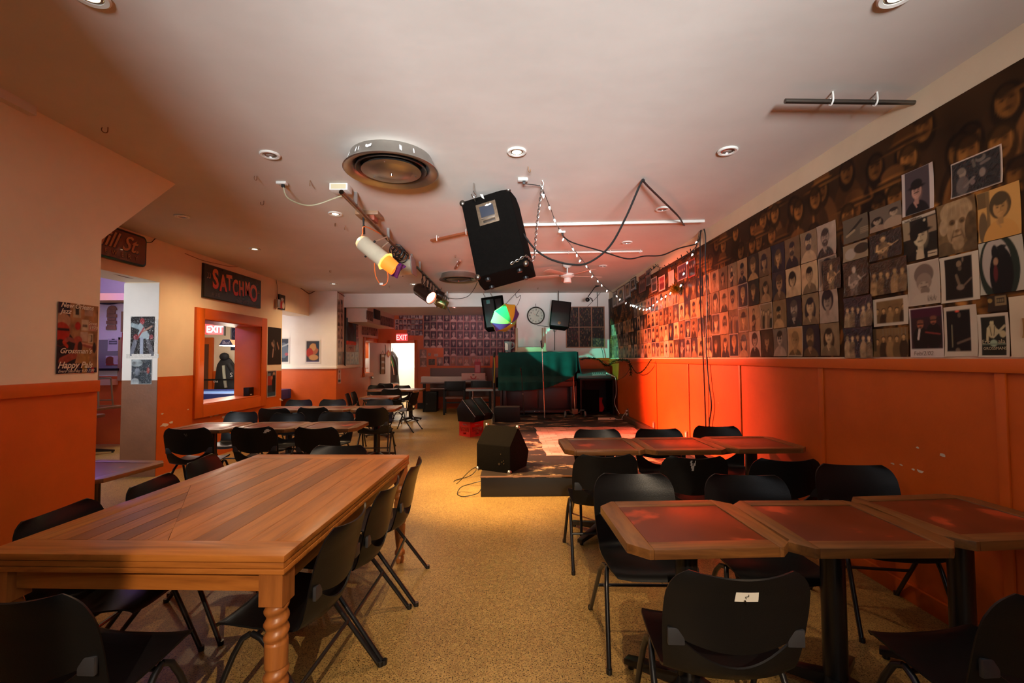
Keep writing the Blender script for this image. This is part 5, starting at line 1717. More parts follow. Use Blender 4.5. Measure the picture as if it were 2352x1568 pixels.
p = Pic(10, 8, (.45, .26, .19)); p.rect(.25, .4, .75, .6, (.3, .15, .1))
hang_far('pinned_card', p, 997, 812, 1006.5, 818.5, 'tiny pale card right of the tiny grey one', group='cards on the far wall', cat='card')

# --- exit sign over the doorway
a, b = onY(909.5, 766, YF - 0.09), onY(935.5, 783, YF - 0.09)
ex = thing('exit_sign', 'glowing red exit sign over the bright doorway', 'exit sign', ((a.x + b.x) / 2, YF - 0.05, (a.z + b.z) / 2))
wd, ht = b.x - a.x, a.z - b.z
MB().bb(-wd / 2, wd / 2, -.04, .049, -ht / 2, ht / 2).build('housing', mat('sign_red', (.5, .03, .03), .4, emit=.65, ecol=(1, .10, .10)), ex, bevel=.012)
wl = mat('sign_glow', (1, .8, .8), .4, emit=1.5, ecol=(1, .55, .55))
lettering('lettering', 'EXIT', ht * .98, wl, ex, facing(0, -ht * .33, -.043), .002, align='CENTER', bold=.002, sx=.72)
point('exit_glow', (ex.location.x, YF - 0.35, ex.location.z), (1, .12, .10), 1.0, .06)


# --- sheets on the left-hand walls
def hang_left(name, p, x0, y0, x1, y1, yb, X, label, cat='poster', m=None, group=None, off=.006, curl=.004):
    a = onX(x0, y0, X + off); b = onX(x1, y1, X + off); c = onX(x0, yb, X + off)
    wd, ht = b.y - a.y, a.z - c.z
    o = print_mesh(name, p, wd, ht, m or MT['poster'], curl=curl)
    o.location = (X + off, (a.y + b.y) / 2, (a.z + c.z) / 2)
    o.rotation_euler = (0, 0, FACE_L)
    tag(o, label, cat, group)
    return o, wd, ht


# poster of the trumpet player
p = Pic(72, 120, (0.26, 0.13, 0.055)); p.noise(.25, 9)
for (x0, y0, x1, y1, c) in ((.36, .80, .55, .98, (.34, .26, .15)), (.41, .84, .50, .96, (.03, .03, .025)), (.64, .84, .86, .97, (.30, .20, .14)), (.57, .62, .75, .78, (.42, .33, .22)), (.60, .67, .72, .71, (.12, .08, .06)),
                         (.75, .62, .98, .72, (.40, .20, .14)), (.55, .46, .74, .60, (.36, .26, .18)), (.75, .44, .88, .58, (.40, .32, .2)), (.78, .46, .86, .56, (.05, .04, .03)), (.55, .10, .80, .34, (.30, .15, .04)), (.0, .74, .28, 1, (.03, .022, .035))):
    p.rect(x0, y0, x1, y1, c)
p.ell(.80, .51, .035, .05, (.38, .30, .2)); p.ell(.48, .68, .07, .06, (.30, .02, .015))
p.ell(.05, .28, .42, .34, (.018, .013, .016))
p.ell(.10, .62, .20, .21, (.30, .10, .05)); p.ell(.10, .74, .20, .11, (.34, .18, .10)); p.ell(.10, .58, .19, .14, (.32, .030, .015)); p.ell(.08, .50, .17, .12, (.36, .02, .012))
p.rect(.0, .60, .28, .635, (.02, .012, .014)); p.ell(.08, .43, .10, .05, (.02, .012, .012)); p.ell(.22, .47, .05, .03, (.30, .06, .04))
p.line(.15, .44, .24, .38, .025, (.40, .04, .015)); p.line(.26, .49, .95, .36, .030, (.22, .06, .045)); p.line(.50, .45, .90, .40, .012, (.42, .22, .14)); p.ell(.92, .37, .05, .08, (.03, .02, .02))
p.ell(.50, .48, .10, .055, (.30, .06, .035)); p.line(.50, .44, .42, .26, .055, (.26, .05, .03)); p.line(.42, .26, .10, .17, .055, (.24, .05, .028)); p.ell(.55, .38, .06, .08, (.03, .015, .015))
p.rect(0, .0, 1, .075, (.015, .012, .03)); p.rect(.0, .075, .6, .14, (.02, .015, .03)); p.rect(.62, 0, .74, .12, (.28, .16, .03)); p.rect(.76, 0, .84, .08, (.03, .05, .14)); p.rect(.85, 0, .92, .08, (.30, .02, .03))
p.noise(.12, 22)
po, wd, ht = hang_left('jazz_poster', p, 134, 692, 226, 704, 858, XN, 'large poster of a trumpet player on the near left wall', curl=.002)
cw = mat('poster_cream', (.66, .56, .42), .5)
lettering('lettering', 'New Orleans', .046, cw, po, facing(-wd * .45, ht * .43), .0003, shear=.35, bold=.0008, sx=.92)
lettering('lettering', 'Jazz', .046, cw, po, facing(-wd * .45, ht * .345), .0003, shear=.35, bold=.0008)
lettering('lettering', 'Since', .030, cw, po, facing(wd * .24, ht * .215), .0003, shear=.3)
lettering('lettering', '1970', .032, cw, po, facing(wd * .26, ht * .145), .0003, shear=.2)
lettering('lettering', "Grossman's", .048, cw, po, facing(-wd * .45, -ht * .215), .0003, shear=.35, bold=.0008)
lettering('lettering', 'Happy Pals', .060, cw, po, facing(-wd * .485, -ht * .425), .0003, shear=.35, bold=.0012, sx=.92)
lettering('lettering', 'Every Saturday 4:30-7:00', .026, cw, po, facing(-wd * .47, -ht * .485), .0003, shear=.3, sx=.98)

# posters on the white pier
PYR = 5.878


def hang_pier(name, p, x0, y0, x1, y1, label, m=None):
    a = onY(x0, y0, PYR); b = onY(x1, y1, PYR)
    o = print_mesh(name, p, b.x - a.x, a.z - b.z, m or MT['poster'], curl=.006)
    o.location = ((a.x + b.x) / 2, PYR, (a.z + b.z) / 2)
    return tag(o, label, 'poster')


p = Pic(44, 72, (.018, .015, .016)); p.ell(.48, .88, .10, .08, (.28, .03, .035)); p.line(.05, .79, .40, .72, .055, (.25, .33, .36)); p.line(.40, .74, .70, .50, .09, (.30, .38, .42)); p.ell(.52, .55, .20, .12, (.34, .42, .46)); p.line(.45, .60, .9, .75, .025, (.35, .20, .15)); p.line(.30, .45, .55, .70, .03, (.30, .05, .05))
p.line(.47, .42, .48, .04, .07, (.30, .34, .44)); p.line(.20, .35, .05, .05, .08, (.13, .14, .18)); p.line(.75, .35, .92, .05, .08, (.10, .10, .12)); p.ell(.88, .48, .08, .06, (.25, .04, .05)); p.ell(.22, .48, .10, .07, (.20, .03, .04))
hang_pier('gig_poster', p, 301, 727, 353, 817, 'poster of a red-haired guitarist on the white pier, upper of two', MT['print_plastic'])
p = Pic(36, 44, (.03, .04, .05)); p.ell(.25, .85, .3, .14, (.34, .40, .42)); p.ell(.2, .1, .2, .14, (.30, .34, .36)); p.line(.2, .5, .8, .5, .02, (.14, .13, .15)); p.ell(.3, .5, .13, .15, (.12, .14, .17)); p.ell(.82, .55, .07, .12, (.26, .05, .04)); p.noise(.3, 7); border(p, (.4, .42, .42), .02, .02, .02, .02)
hang_pier('gig_poster', p, 302, 825, 348, 882, 'crumpled grey poster in plastic on the pier, lower of two', MT['print_plastic'])
tapem = mat('clear_tape', (.62, .60, .56), .25, coat=.6, bump=.5, bscale=40)
a, b = onY(290, 813, PYR), onY(364, 822, PYR)
tag(MB().bb(a.x, b.x, PYR - .001, PYR + .003, b.z, a.z).build('tape_strip', tapem), 'strip of shiny tape between the two posters on the pier', 'tape')
a, b = onY(356, 733, PYR), onY(362, 812, PYR)
tag(MB().bb(a.x, b.x, PYR - .001, PYR + .003, b.z, a.z).build('tape_strip', tapem), 'upright strip of shiny tape right of the guitarist poster', 'tape')

# alcove posters
p = Pic(40, 56, (.05, .05, .06)); p.ell(.55, .60, .30, .24, (.35, .12, .06)); p.ell(.5, .68, .20, .16, (.45, .25, .10)); p.ell(.3, .45, .22, .2, (.36, .04, .03)); p.ell(.55, .25, .3, .12, (.45, .24, .10)); p.ell(.85, .8, .15, .2, (.03, .05, .08)); p.rect(0, 0, 1, .1, (.08, .06, .16)); border(p, (.62, .60, .56), .08, .08, .06, .06)


def hang_alcove(p, x0, y0, x1, y1, label):
    a = onY(x0, y0, AY - .006); b = onY(x1, y1, AY - .006)
    o = print_mesh('gig_poster', p, b.x - a.x, a.z - b.z, MT['poster'], curl=.004); o.location = ((a.x + b.x) / 2, AY - .006, (a.z + b.z) / 2)
    return tag(o, label, 'poster')


hang_alcove(p, 701, 780, 736, 834, 'red and yellow painted poster on the white alcove wall')
p = Pic(40, 56, (.04, .05, .07)); p.ell(.6, .5, .3, .3, (.10, .13, .17)); p.line(.3, .6, .9, .75, .03, (.3, .34, .36)); p.ell(.8, .35, .12, .06, (.3, .08, .10)); border(p, (.62, .60, .56), .09, .09, .05, .05)
hang_alcove(p, 630, 775, 665, 834, 'dark blue poster half hidden by the edge of the hatch wall')

# sheets on the hatch wall
p = Pic(36, 72, (.020, .013, .011)); p.ell(.42, .62, .07, .05, (.10, .075, .06)); p.line(.30, .56, .42, .50, .05, (.26, .15, .11)); p.line(.70, .58, .82, .44, .035, (.24, .13, .09)); p.line(.46, .62, .56, .40, .025, (.09, .07, .06)); p.line(.40, .40, .36, .22, .035, (.36, .22, .18))
hang_left('gig_poster', p, 616, 750, 646, 753.5, 837, XS, 'dark poster of a saxophonist right of the hatch')
p = Pic(30, 60, (.03, .03, .04)); p.rect(0, .45, .6, .8, (.30, .035, .02)); p.ell(.75, .85, .13, .09, (.38, .2, .12)); p.ell(.75, .5, .22, .34, (.012, .012, .014)); p.ell(.5, .72, .12, .07, (.35, .12, .06)); p.rect(0, 0, 1, .18, (.03, .06, .09)); p.rect(.1, .8, .4, .9, (.15, .17, .2)); border(p, (.50, .36, .30), .05, .05, .025, .025)
hang_left('gig_poster', p, 613.5, 851, 634.5, 851.5, 913, XS, 'narrow red and black poster on the orange below the saxophonist poster')

# dark lettered sign
a = onX(468, 603, XS + .03); b = onX(600, 646, XS + .03); c = onX(467, 682, XS + .03)
wd, ht = b.y - a.y, a.z - c.z
sg = thing('lettered_sign', 'dark grey framed sign with fat orange-red letters above the hatch', 'sign', (XS, (a.y + b.y) / 2, (a.z + c.z) / 2), FACE_L)
MB().bb(-wd / 2, wd / 2, -.03, -.001, -ht / 2, ht / 2).build('frame', mat('frame_black', (.012, .008, .006), .3), sg, bevel=.005)
pn = MB().bb(-wd / 2 + .014, wd / 2 - .014, -.034, -.028, -ht / 2 + .014, ht / 2 - .014).build('panel', mat('sign_grey', (.034, .026, .018), .22, var=.25, vscale=3, spec=.3), sg)


def fade_mat(name, z0, z1, c0, c1):
    m, nt, b_ = nodes(name); L = nt.links.new
    tc = N(nt, 'ShaderNodeTexCoord'); sx = N(nt, 'ShaderNodeSeparateXYZ'); mr = N(nt, 'ShaderNodeMapRange'); rp = N(nt, 'ShaderNodeValToRGB')
    L(tc.outputs['Object'], sx.inputs[0]); L(sx.outputs['Z'], mr.inputs[0]); mr.inputs['From Min'].default_value = z0; mr.inputs['From Max'].default_value = z1
    rp.color_ramp.elements[0].color = (*c0, 1); rp.color_ramp.elements[1].color = (*c1, 1)
    L(mr.outputs[0], rp.inputs[0]); L(rp.outputs[0], b_.inputs['Base Color']); b_.inputs['Roughness'].default_value = .3
    return m


fat = fade_mat('letter_red', -ht * .22, ht * .16, (.60, .015, .006), (.70, .14, .010))
shd = mat('letter_shadow', (.012, .010, .008), .4)
word = 'SATCHMO'
xs_ = [-.325, -.205, -.105, .000, .108, .222, .345]
szs = [.46, .40, .38, .40, .38, .37, .46]
for ch_, x_, s_, sx_l, dz in zip(word, xs_, szs, (.80, .72, .70, .62, .60, .58, .74), (-.15, -.18, -.11, -.22, -.19, -.14, -.29)):
    lettering('letter_shadow', ch_, ht * s_ * 1.72, shd, sg, facing(x_ * wd + .02, dz * ht - .025, -.0350), .0002, align='CENTER', bold=.012, sx=sx_l)
    lettering('letter', ch_, ht * s_ * 1.72, fat, sg, facing(x_ * wd, dz * ht, -.0365, R(-3)), .0015, align='CENTER', bold=.012, sx=sx_l)
faint = mat('letter_faint', (.10, .035, .018), .3)
lettering('small_letters', 'AUG', ht * .15, faint, sg, facing(-wd * .38, -ht * .40, -.0345), .0003, space=1.5)
lettering('small_letters', '1901 2001', ht * .15, faint, sg, facing(wd * .0, -ht * .44, -.0345), .0003, space=1.25)
note = mat('note_pink', (.50, .26, .17), .4)
for x_ in (-.445, -.415):
    n_ = MB().sphere((x_ * wd, -.036, ht * .10), .012, 8, sc=(1.2, .2, .9)).tube([(x_ * wd + .012, -.036, ht * .10), (x_ * wd + .012, -.036, ht * .23), (x_ * wd - .004, -.036, ht * .25)], .003, 6)
    n_.build('music_note', note, sg)
for x_ in (.43, .455):
    n_ = MB().sphere((x_ * wd, -.036, ht * .02), .010, 8, sc=(1.2, .2, .9)).tube([(x_ * wd + .010, -.036, ht * .02), (x_ * wd + .010, -.036, ht * .13)], .003, 6)
    n_.build('music_note', note, sg)

# brewery sign on the header
a = onX(337, 541, XS + .05); c = onX(327, 606, XS + .05)
ye = a.y
wd, ht = 1.55, 0.375
mz = thing('brewery_sign', 'copper-coloured sign with script lettering in a black frame, half hidden by the near left wall', 'sign', (XS, ye - wd / 2, 2.795), FACE_L)
def rrect(w_, h_, r_, n=6):
    o_ = []
    for cx, cz, a0_ in ((w_ / 2 - r_, h_ / 2 - r_, 0), (-w_ / 2 + r_, h_ / 2 - r_, 90), (-w_ / 2 + r_, -h_ / 2 + r_, 180), (w_ / 2 - r_, -h_ / 2 + r_, 270)):
        for i in range(n + 1):
            t_ = R(a0_ + 90 * i / n); o_.append((cx + r_ * math.cos(t_), cz + r_ * math.sin(t_)))
    return o_


MX = Matrix.Rotation(PI / 2, 4, 'X')
MB().prism(rrect(wd, ht, .06), .001, .055, M=MX).build('frame', mat('sign_frame', (.014, .010, .008), .25), mz, bevel=.008)
cpm = mat('sign_copper', (.16, .038, .014), .22, metal=.35, bump=.5, bscale=14, coat=.5)
MB().prism(rrect(wd - .05, ht - .05, .045), .05, .060, M=MX).build('panel', cpm, mz)
gl = mat('sign_gold', (.46, .22, .09), .35)
dkl = mat('sign_letter_shade', (.012, .006, .004), .5)
for m_, o_ in ((dkl, .010), (gl, 0)):
    lettering('script_lettering', 'Mill St.', .25, m_, mz, facing(.645 + o_, -.045 - o_, -.062 - (0.002 if o_ == 0 else 0)), .001, shear=.45, bold=.003, align='RIGHT', sx=.98)
    lettering('lettering', 'BREWERY', .072, m_, mz, facing(.63 + o_ * .5, -.130 - o_ * .5, -.062 - (0.002 if o_ == 0 else 0)), .001, space=2.5, align='RIGHT')
MB().bb(.10, .13, -.05, -.02, -ht / 2 - .04, -ht / 2 + .01).build('bracket', MT['cable'], mz)
cable('flex', [onX(338, 557, XS + .03), onX(348, 556, XS + .02), onX(358, 546, XS + .015), onX(364, 541, XS + .015)], .005, MT['cable'], 'short lead from the brewery sign up to the ceiling cable'.replace('brewery ', 'copper '))

# little framed picture with a red figure
a = onX(638, 675, XS); b = onX(652, 679, XS); c = onX(638, 709, XS)
wd, ht = b.y - a.y, a.z - c.z
t = thing('framed_picture', 'small dark-framed picture of a figure in red beside the lettered sign', 'framed picture', (XS, (a.y + b.y) / 2, (a.z + c.z) / 2), FACE_L)
MB().bb(-wd / 2, wd / 2, -.03, -.001, -ht / 2, ht / 2).build('frame', MT['black_paint'], t, bevel=.004)
p = Pic(20, 40, (.05, .03, .02)); p.ell(.5, .55, .24, .16, (.48, .16, .10)); p.ell(.5, .72, .26, .10, (.55, .48, .42)); p.ell(.3, .25, .35, .28, (.34, .02, .015)); p.ell(.7, .25, .22, .26, (.52, .45, .38))
o = print_mesh('print', p, wd - .03, ht - .03, MT['print'], parent=t); o.location = (0, -.032, 0)
q = onX(633, 697, XS)
t2 = thing('wall_speaker', 'tiny grey box on the wall left of the small framed picture', 'box', (XS, q.y, q.z), FACE_L)
MB().bb(-.05, .05, -.07, -.001, -.08, .08).build('body', MT['steel'], t2, bevel=.006)
cable('flex', [Vector((XS + .02, q.y, q.z + .08)), Vector((XS + .015, q.y + .03, q.z + .3)), onX(634, 640, XS + .015)], .004, MT['cable'], 'thin lead from the tiny grey wall box up to the ceiling cable')

# pictures in the recess
G_RC = 'photographs on the left wall of the recess'
k = 0
for r_, (ya, yb_) in enumerate(((687, 716.5), (717, 748), (748, 778), (778.5, 807))):
    for j, (x0, x1) in enumerate(((775.5, 781.5), (781.5, 788))):
        p, d = picture(24, 0, ((.46, .30, .24), (.03, .02, .02)), 12, force=int(rng.choice([0, 1, 2])), tones=0)
        hang_left('pinned_photo', p, x0, ya, x1, ya + .6, yb_, XL, d + ' in the narrow strip by the alcove, ' + ORD[r_ + 1] + ' row, ' + ('left' if j == 0 else 'right'), 'photo', MT['print'], G_RC)
for j in range(5):
    x0 = 776 + 9.6 * j
    p, d = picture(22, 0, ((.46, .28, .24), (.05, .025, .03)), 12, force=int(rng.choice([0, 1, 2, 6])), tones=2)
    hang_left('pinned_photo', p, x0, 808, x0 + 9.4, 808.4, 837, XL, d + ' in plastic, bottom row of recess wall, ' + ORD[j + 1] + ' from left', 'photo', MT['print_plastic'], G_RC)
p = Pic(26, 44, (.04, .09, .13)); p.ell(.45, .45, .38, .4, (.025, .03, .055)); p.ell(.4, .8, .2, .14, (.06, .025, .015)); p.rect(0, 0, 1, .14, (.62, .05, .02)); p.noise(.35, 8); p.rect(.15, .05, .8, .07, (.35, .1, .06))
hang_left('painted_poster', p, 795.5, 729, 818.5, 730.5, 791, XL, 'blue painted poster of a seated player with a red band below', curl=.002, off=.012)
p = Pic(24, 22, (.44, .24, .22)); p.ell(.5, .55, .28, .2, (.06, .03, .03)); p.ell(.5, .45, .24, .18, (.44, .24, .22)); p.rect(.44, .3, .56, .6, (.1, .05, .05))
hang_left('pinned_card', p, 797, 792, 813, 792.4, 807, XL, 'pink card with a black emblem below the blue poster', 'card')
for j, (x0, y0, x1, yb_) in enumerate(((799, 705, 806, 727), (806.5, 705, 813, 727), (816, 727, 823, 747), (816.5, 748, 823, 774), (817, 775, 824, 807))):
    p, d = picture(22, 0, ((.46, .28, .25), (.07, .035, .04)), 12, force=1, tones=2)
    hang_left('pinned_photo', p, x0, y0, x1, y0 + .4, yb_, XL, d + ' around the blue poster, ' + ORD[j + 1] + ' clockwise from the top', 'photo', MT['print'], G_RC)
a = onX(792, 703, XL); c = onX(792, 808, XL)
struct(MB().bb(XL, XL + .03, a.y - .03, a.y + .02, 1.32, a.z + .05).build('trim_%d' % tn, MT['black_paint'])); tn += 1
p = Pic(14, 40, (.52, .30, .27)); p.rect(.3, .75, .7, .92, (.1, .05, .05)); p.ell(.5, .5, .14, .18, (.35, .05, .03)); p.rect(.15, .10, .85, .28, (.02, .035, .04))
hang_left('paper_notice', p, 776, 848, 783.5, 848.4, 881, XL, 'narrow pink paper notice on the orange below the recess photos', 'notice')
SX = -3.37
for j in range(7):
    x0 = 841.5 + 2.2 * j
    p, d = picture(18, 0, ((.42, .24, .2), (.06, .03, .03)), 8, force=int(rng.choice([0, 1, 8])), tones=2)
    hang_left('pinned_photo', p, x0, 712 + .6 * j, x0 + 2.1, 712.4 + .6 * j, 733 + .8 * j, SX, d + ' on the soffit left of the black board, ' + ORD[j + 1] + ' from left', 'photo', MT['print'], 'photographs on the soffit')
for j in range(8):
    x0 = 874 + 3.8 * j
    p, d = picture(18, 0, ((.42, .24, .2), (.06, .03, .03)), 8, force=int(rng.choice([0, 1, 8])), tones=2)
    hang_left('pinned_photo', p, x0, 724 + 1.1 * j, x0 + 3.6, 724.5 + 1.1 * j, 745 + .9 * j, SX, d + ' on the soffit right of the black board, ' + ORD[j + 1] + ' from left', 'photo', MT['print'], 'photographs on the soffit')
a = onX(858, 709, SX); b = onX(872, 714, SX); c = onX(858, 731, SX)
tag(MB().bb(SX, SX + .02, a.y, b.y, c.z, a.z).build('black_board', MT['black_paint'], bevel=.003), 'black board on the soffit between two groups of photos', 'board')
for j in range(7):
    x0 = 831 + 5.2 * j
    p, d = picture(18, 0, ((.42, .24, .2), (.06, .03, .03)), 10, force=int(rng.choice([0, 1, 8])), tones=2)
    hang_left('pinned_photo', p, x0, 749 + .6 * j, x0 + 5, 749.5 + .6 * j, 768 + .5 * j, XL, d + ' over the service hatch, ' + ORD[j + 1] + ' from left', 'photo', MT['print'], 'photographs over the service hatch')

# --- bare patches where the paint has come off
pale_chip = mat('bare_plaster', (.62, .52, .42), .7)
sc_ = MB()
rs = random.Random(4)


def chip(c, axis, r):
    pts = []
    for i in range(9):
        a_ = 2 * PI * i / 9; q = r * rs.uniform(.45, 1.1)
        pts.append((q * math.cos(a_) * 1.6, q * math.sin(a_) * .7))
    vs = [(c.x + axis * .0012, c.y + u, c.z + v) for u, v in pts]
    f_ = tuple(range(9))
    sc_.add(vs, [f_ if axis > 0 else tuple(reversed(f_))])


for px, py, r in ((2108, 1027, .010), (2166, 1044, .016), (2050, 1064, .010), (2070, 1067, .009), (2098, 1078, .009), (2114, 1082, .018), (1650, 925, .008)):
    chip(onX(px, py, XR), -1, r)
for px, py, r in ((498, 951, .05), (515, 957, .035), (486, 955, .03), (644, 917, .04), (648, 919, .03), (378, 975, .05), (392, 970, .03), (372, 950, .02), (432, 940, .012)):
    chip(onX(px, py, XS), 1, r)
struct(sc_.build('wall_scuffs', pale_chip))
# ================================================================== STAGE
ZS = 0.222
XS0 = -0.29


def stage_top_material():
    m, nt, b = nodes('worn_stage_floor'); L = nt.links.new
    tc = N(nt, 'ShaderNodeTexCoord'); mp_ = N(nt, 'ShaderNodeMapping'); mp_.inputs['Scale'].default_value = (1.0, 1.6, 1)
    nz = N(nt, 'ShaderNodeTexNoise'); nz.inputs['Scale'].default_value = 3.2; nz.inputs['Detail'].default_value = 9; nz.inputs['Roughness'].default_value = .7
    L(tc.outputs['Object'], mp_.inputs[0]); L(mp_.outputs[0], nz.inputs['Vector'])
    rp = N(nt, 'ShaderNodeValToRGB'); e = rp.color_ramp.elements
    e[0].position = .50; e[0].color = (.020, .012, .009, 1); e[1].position = .60; e[1].color = (.42, .27, .15, 1)
    k = e.new(.54); k.color = (.045, .026, .016, 1)
    L(nz.outputs['Fac'], rp.inputs[0]); L(rp.outputs[0], b.inputs['Base Color']); b.inputs['Roughness'].default_value = .5
    return m


st = thing('stage', 'low black-fronted stage platform with a worn patterned top', 'stage', (0, 0, 0))
MB().bb(XS0, XR - 0.002, 4.90, YB - .001, 0.001, ZS - .02).build('platform', mat('stage_black', (.006, .0055, .006), .45, var=.2, vscale=6), st, bevel=.002)
MB().bb(XS0 - .004, XR - .002, 4.892, YB - .001, ZS - .02, ZS).build('deck', stage_top_material(), st)
MB().bb(XS0 - .006, XR - .002, 4.886, 4.893, ZS - .012, ZS + .002).build('edge_strip', mat('edge_strip', (.45, .25, .16), .35, .7), st)
struct(MB().bb(XR - 0.10, XR, 5.3, 9.5, ZS, ZS + 0.085).build('trim_%d' % tn, mat('skirting_brown', (.09, .04, .02), .5), bevel=.006)); tn += 1


def rug_material():
    m, nt, b = nodes('pink_rug'); L = nt.links.new
    tc = N(nt, 'ShaderNodeTexCoord'); mp_ = N(nt, 'ShaderNodeMapping'); mp_.inputs['Scale'].default_value = (1.2, 2.6, 1)
    nz = N(nt, 'ShaderNodeTexNoise'); nz.inputs['Scale'].default_value = 2.2; nz.inputs['Detail'].default_value = 5
    L(tc.outputs['Object'], mp_.inputs[0]); L(mp_.outputs[0], nz.inputs['Vector'])
    br = N(nt, 'ShaderNodeTexBrick'); br.inputs['Scale'].default_value = 2.2; br.inputs['Mortar Size'].default_value = .012
    br.inputs['Color1'].default_value = (.62, .36, .30, 1); br.inputs['Color2'].default_value = (.52, .27, .22, 1); br.inputs['Mortar'].default_value = (.42, .20, .16, 1)
    L(tc.outputs['Object'], br.inputs['Vector'])
    rp = N(nt, 'ShaderNodeValToRGB'); e = rp.color_ramp.elements
    e[0].position = .38; e[0].color = (.62, .55, .5, 1); e[1].position = .62; e[1].color = (1, 1, 1, 1)
    L(nz.outputs['Fac'], rp.inputs[0])
    mx = N(nt, 'ShaderNodeMixRGB', blend_type='MULTIPLY'); mx.inputs[0].default_value = 1
    L(br.outputs['Color'], mx.inputs[1]); L(rp.outputs[0], mx.inputs[2]); L(mx.outputs[0], b.inputs['Base Color'])
    b.inputs['Roughness'].default_value = .85
    return m


P = []
for j in range(40):
    P.append([(0.49 + 1.74 * i / 28 + .012 * math.sin(j * .6), 5.86 + 2.42 * j / 39, ZS + .006 + .003 * math.sin(i * .9 + j * .7) + .004 * math.sin(j * 1.1)) for i in range(29)])
tag(MB().grid(P).build('stage_rug', rug_material(), solid=.005), 'pink patterned rug lying on the stage', 'rug')


# --- wedge monitors
def wedge(name, label, loc, rz, width, prof, m, group=None, caps=True, strip=None):
    """side profile (depth, height), rear face at depth 0 facing local -y"""
    t = thing(name, label, 'loudspeaker', loc, rz, group)
    M = Matrix(((0, 0, 1, 0), (1, 0, 0, 0), (0, 1, 0, 0), (0, 0, 0, 1)))     # profile x->y, y->z, extrude->x
    MB().prism(prof, -width / 2, width / 2, M=M).build('cabinet', m, t, bevel=.008)
    (a0_, a1_), (b0_, b1_) = prof[2], prof[3]
    d = Vector((0, b0_ - a0_, b1_ - a1_)); n_ = Vector((0, -d.z, d.y)).normalized()
    if n_.z < 0:
        n_ = -n_
    q0 = Vector((0, a0_, a1_)) + d * .06 + n_ * .003; q1 = Vector((0, b0_, b1_)) - d * .06 + n_ * .003
    hw = width / 2 - .02
    MB().add([(-hw, q0.y, q0.z), (hw, q0.y, q0.z), (hw, q1.y, q1.z), (-hw, q1.y, q1.z)] + [tuple(Vector((s_ * hw, q.y, q.z)) + n_ * .012) for s_, q in ((-1, q0), (1, q0), (1, q1), (-1, q1))],
             [(4, 5, 6, 7), (0, 1, 5, 4), (1, 2, 6, 5), (2, 3, 7, 6), (3, 0, 4, 7)]).build('grille', MT['black_metal'], t, bevel=.003)
    if strip:
        for s_ in (-1, 1):
            MB().tube([Vector((s_ * width * .5, a0_, a1_)) + n_ * .006, Vector((s_ * width * .5, b0_, b1_)) + n_ * .006], .006, 8).build('edge_strip', strip, t)
    if caps:
        for i in (0, 2):
            for s_ in (-1, 1):
                MB().sphere((s_ * (width / 2 - .012), prof[i][0] + .004, prof[i][1] + (.012 if i == 0 else -.004)), .026, 10).build('corner_cap', MT['steel'], t)
        for k, (x, z) in enumerate(((.10, .20), (.135, .13), (.115, .115), (.14, .10))):
            MB().cyl((x, .003, z), (x, -.004, z), .006, n=8).build('jack', MT['chrome'], t)
        MB().cyl((.08, .003, .09), (.08, -.005, .09), .013, n=12).build('socket', MT['dark_steel'], t)
    return t


wedge('stage_monitor', 'black wedge loudspeaker on the front corner of the stage', (-0.165, 5.09, ZS), R(-29), .43, [(0, 0), (0, .29), (.20, .478), (.46, .17), (.40, 0)], MT['carpet_black'])
prof2 = [(0, 0), (-.03, .24), (.10, .41), (.40, .10), (.37, 0)]
wedge('stage_monitor', 'wedge loudspeaker on the red crate, nearer one with a bright edge', (-0.86, 8.78, .292), R(-122), .30, prof2, MT['black_paint'], caps=False, strip=MT['steel'])
wedge('stage_monitor', 'wedge loudspeaker on the red crate, behind the nearer one', (-0.70, 9.04, .292), R(-122), .30, prof2, MT['black_paint'], caps=False, strip=MT['steel'])


def crate(label, loc, rz):
    t = thing('milk_crate', label, 'crate', loc, rz)
    a_, h_ = .165, .285
    for k in range(4):
        M = Matrix.Rotation(R(90 * k), 4, 'Z')
        s_ = MB()
        th = .010
        # wall of bars with a hand hole below and a slanted lattice window
        s_.bb(-a_, a_, -a_, -a_ + th, 0, .035, M=M).bb(-a_, a_, -a_, -a_ + th, .175, h_, M=M)
        s_.bb(-a_, -.125, -a_, -a_ + th, .035, .175, M=M).bb(.125, a_, -a_, -a_ + th, .035, .175, M=M)
        s_.bb(-.125, -.045, -a_, -a_ + th, .035, .075, M=M).bb(.045, .125, -a_, -a_ + th, .035, .075, M=M).bb(-.125, .125, -a_, -a_ + th, .072, .088, M=M)
        for j in range(9):
            x = -.125 + .028 * j
            s_.add([(x, -a_, .088), (x + .010, -a_, .088), (x + .045, -a_, .175), (x + .035, -a_, .175), (x, -a_ + th, .088), (x + .010, -a_ + th, .088), (x + .045, -a_ + th, .175), (x + .035, -a_ + th, .175)],
                   [(0, 1, 2, 3), (7, 6, 5, 4), (0, 4, 5, 1), (1, 5, 6, 2), (2, 6, 7, 3), (3, 7, 4, 0)], 0, False, M)
        s_.bb(-a_ - .004, a_ + .004, -a_ - .005, -a_ + th, h_ - .022, h_, M=M).bb(-a_ - .004, a_ + .004, -a_ - .005, -a_ + th, .0, .012, M=M)
        o = s_.build('side', MT['red_plastic'], t)
        zz = [(-.06 + .01 * q, -a_ - .002, .222 + .012 * math.sin(q * 2.1) + .004 * math.sin(q * 5)) for q in range(13)]
        MB().tube(zz, .0045, 5, M=M).build('worn_mark', mat('crate_mark', (.50, .30, .26), .5) if k == 0 else bpy.data.materials['crate_mark'], o)
    MB().bb(-a_ + .01, a_ - .01, -a_ + .01, a_ - .01, .004, .014).build('bottom', MT['red_plastic'], t)
    return t


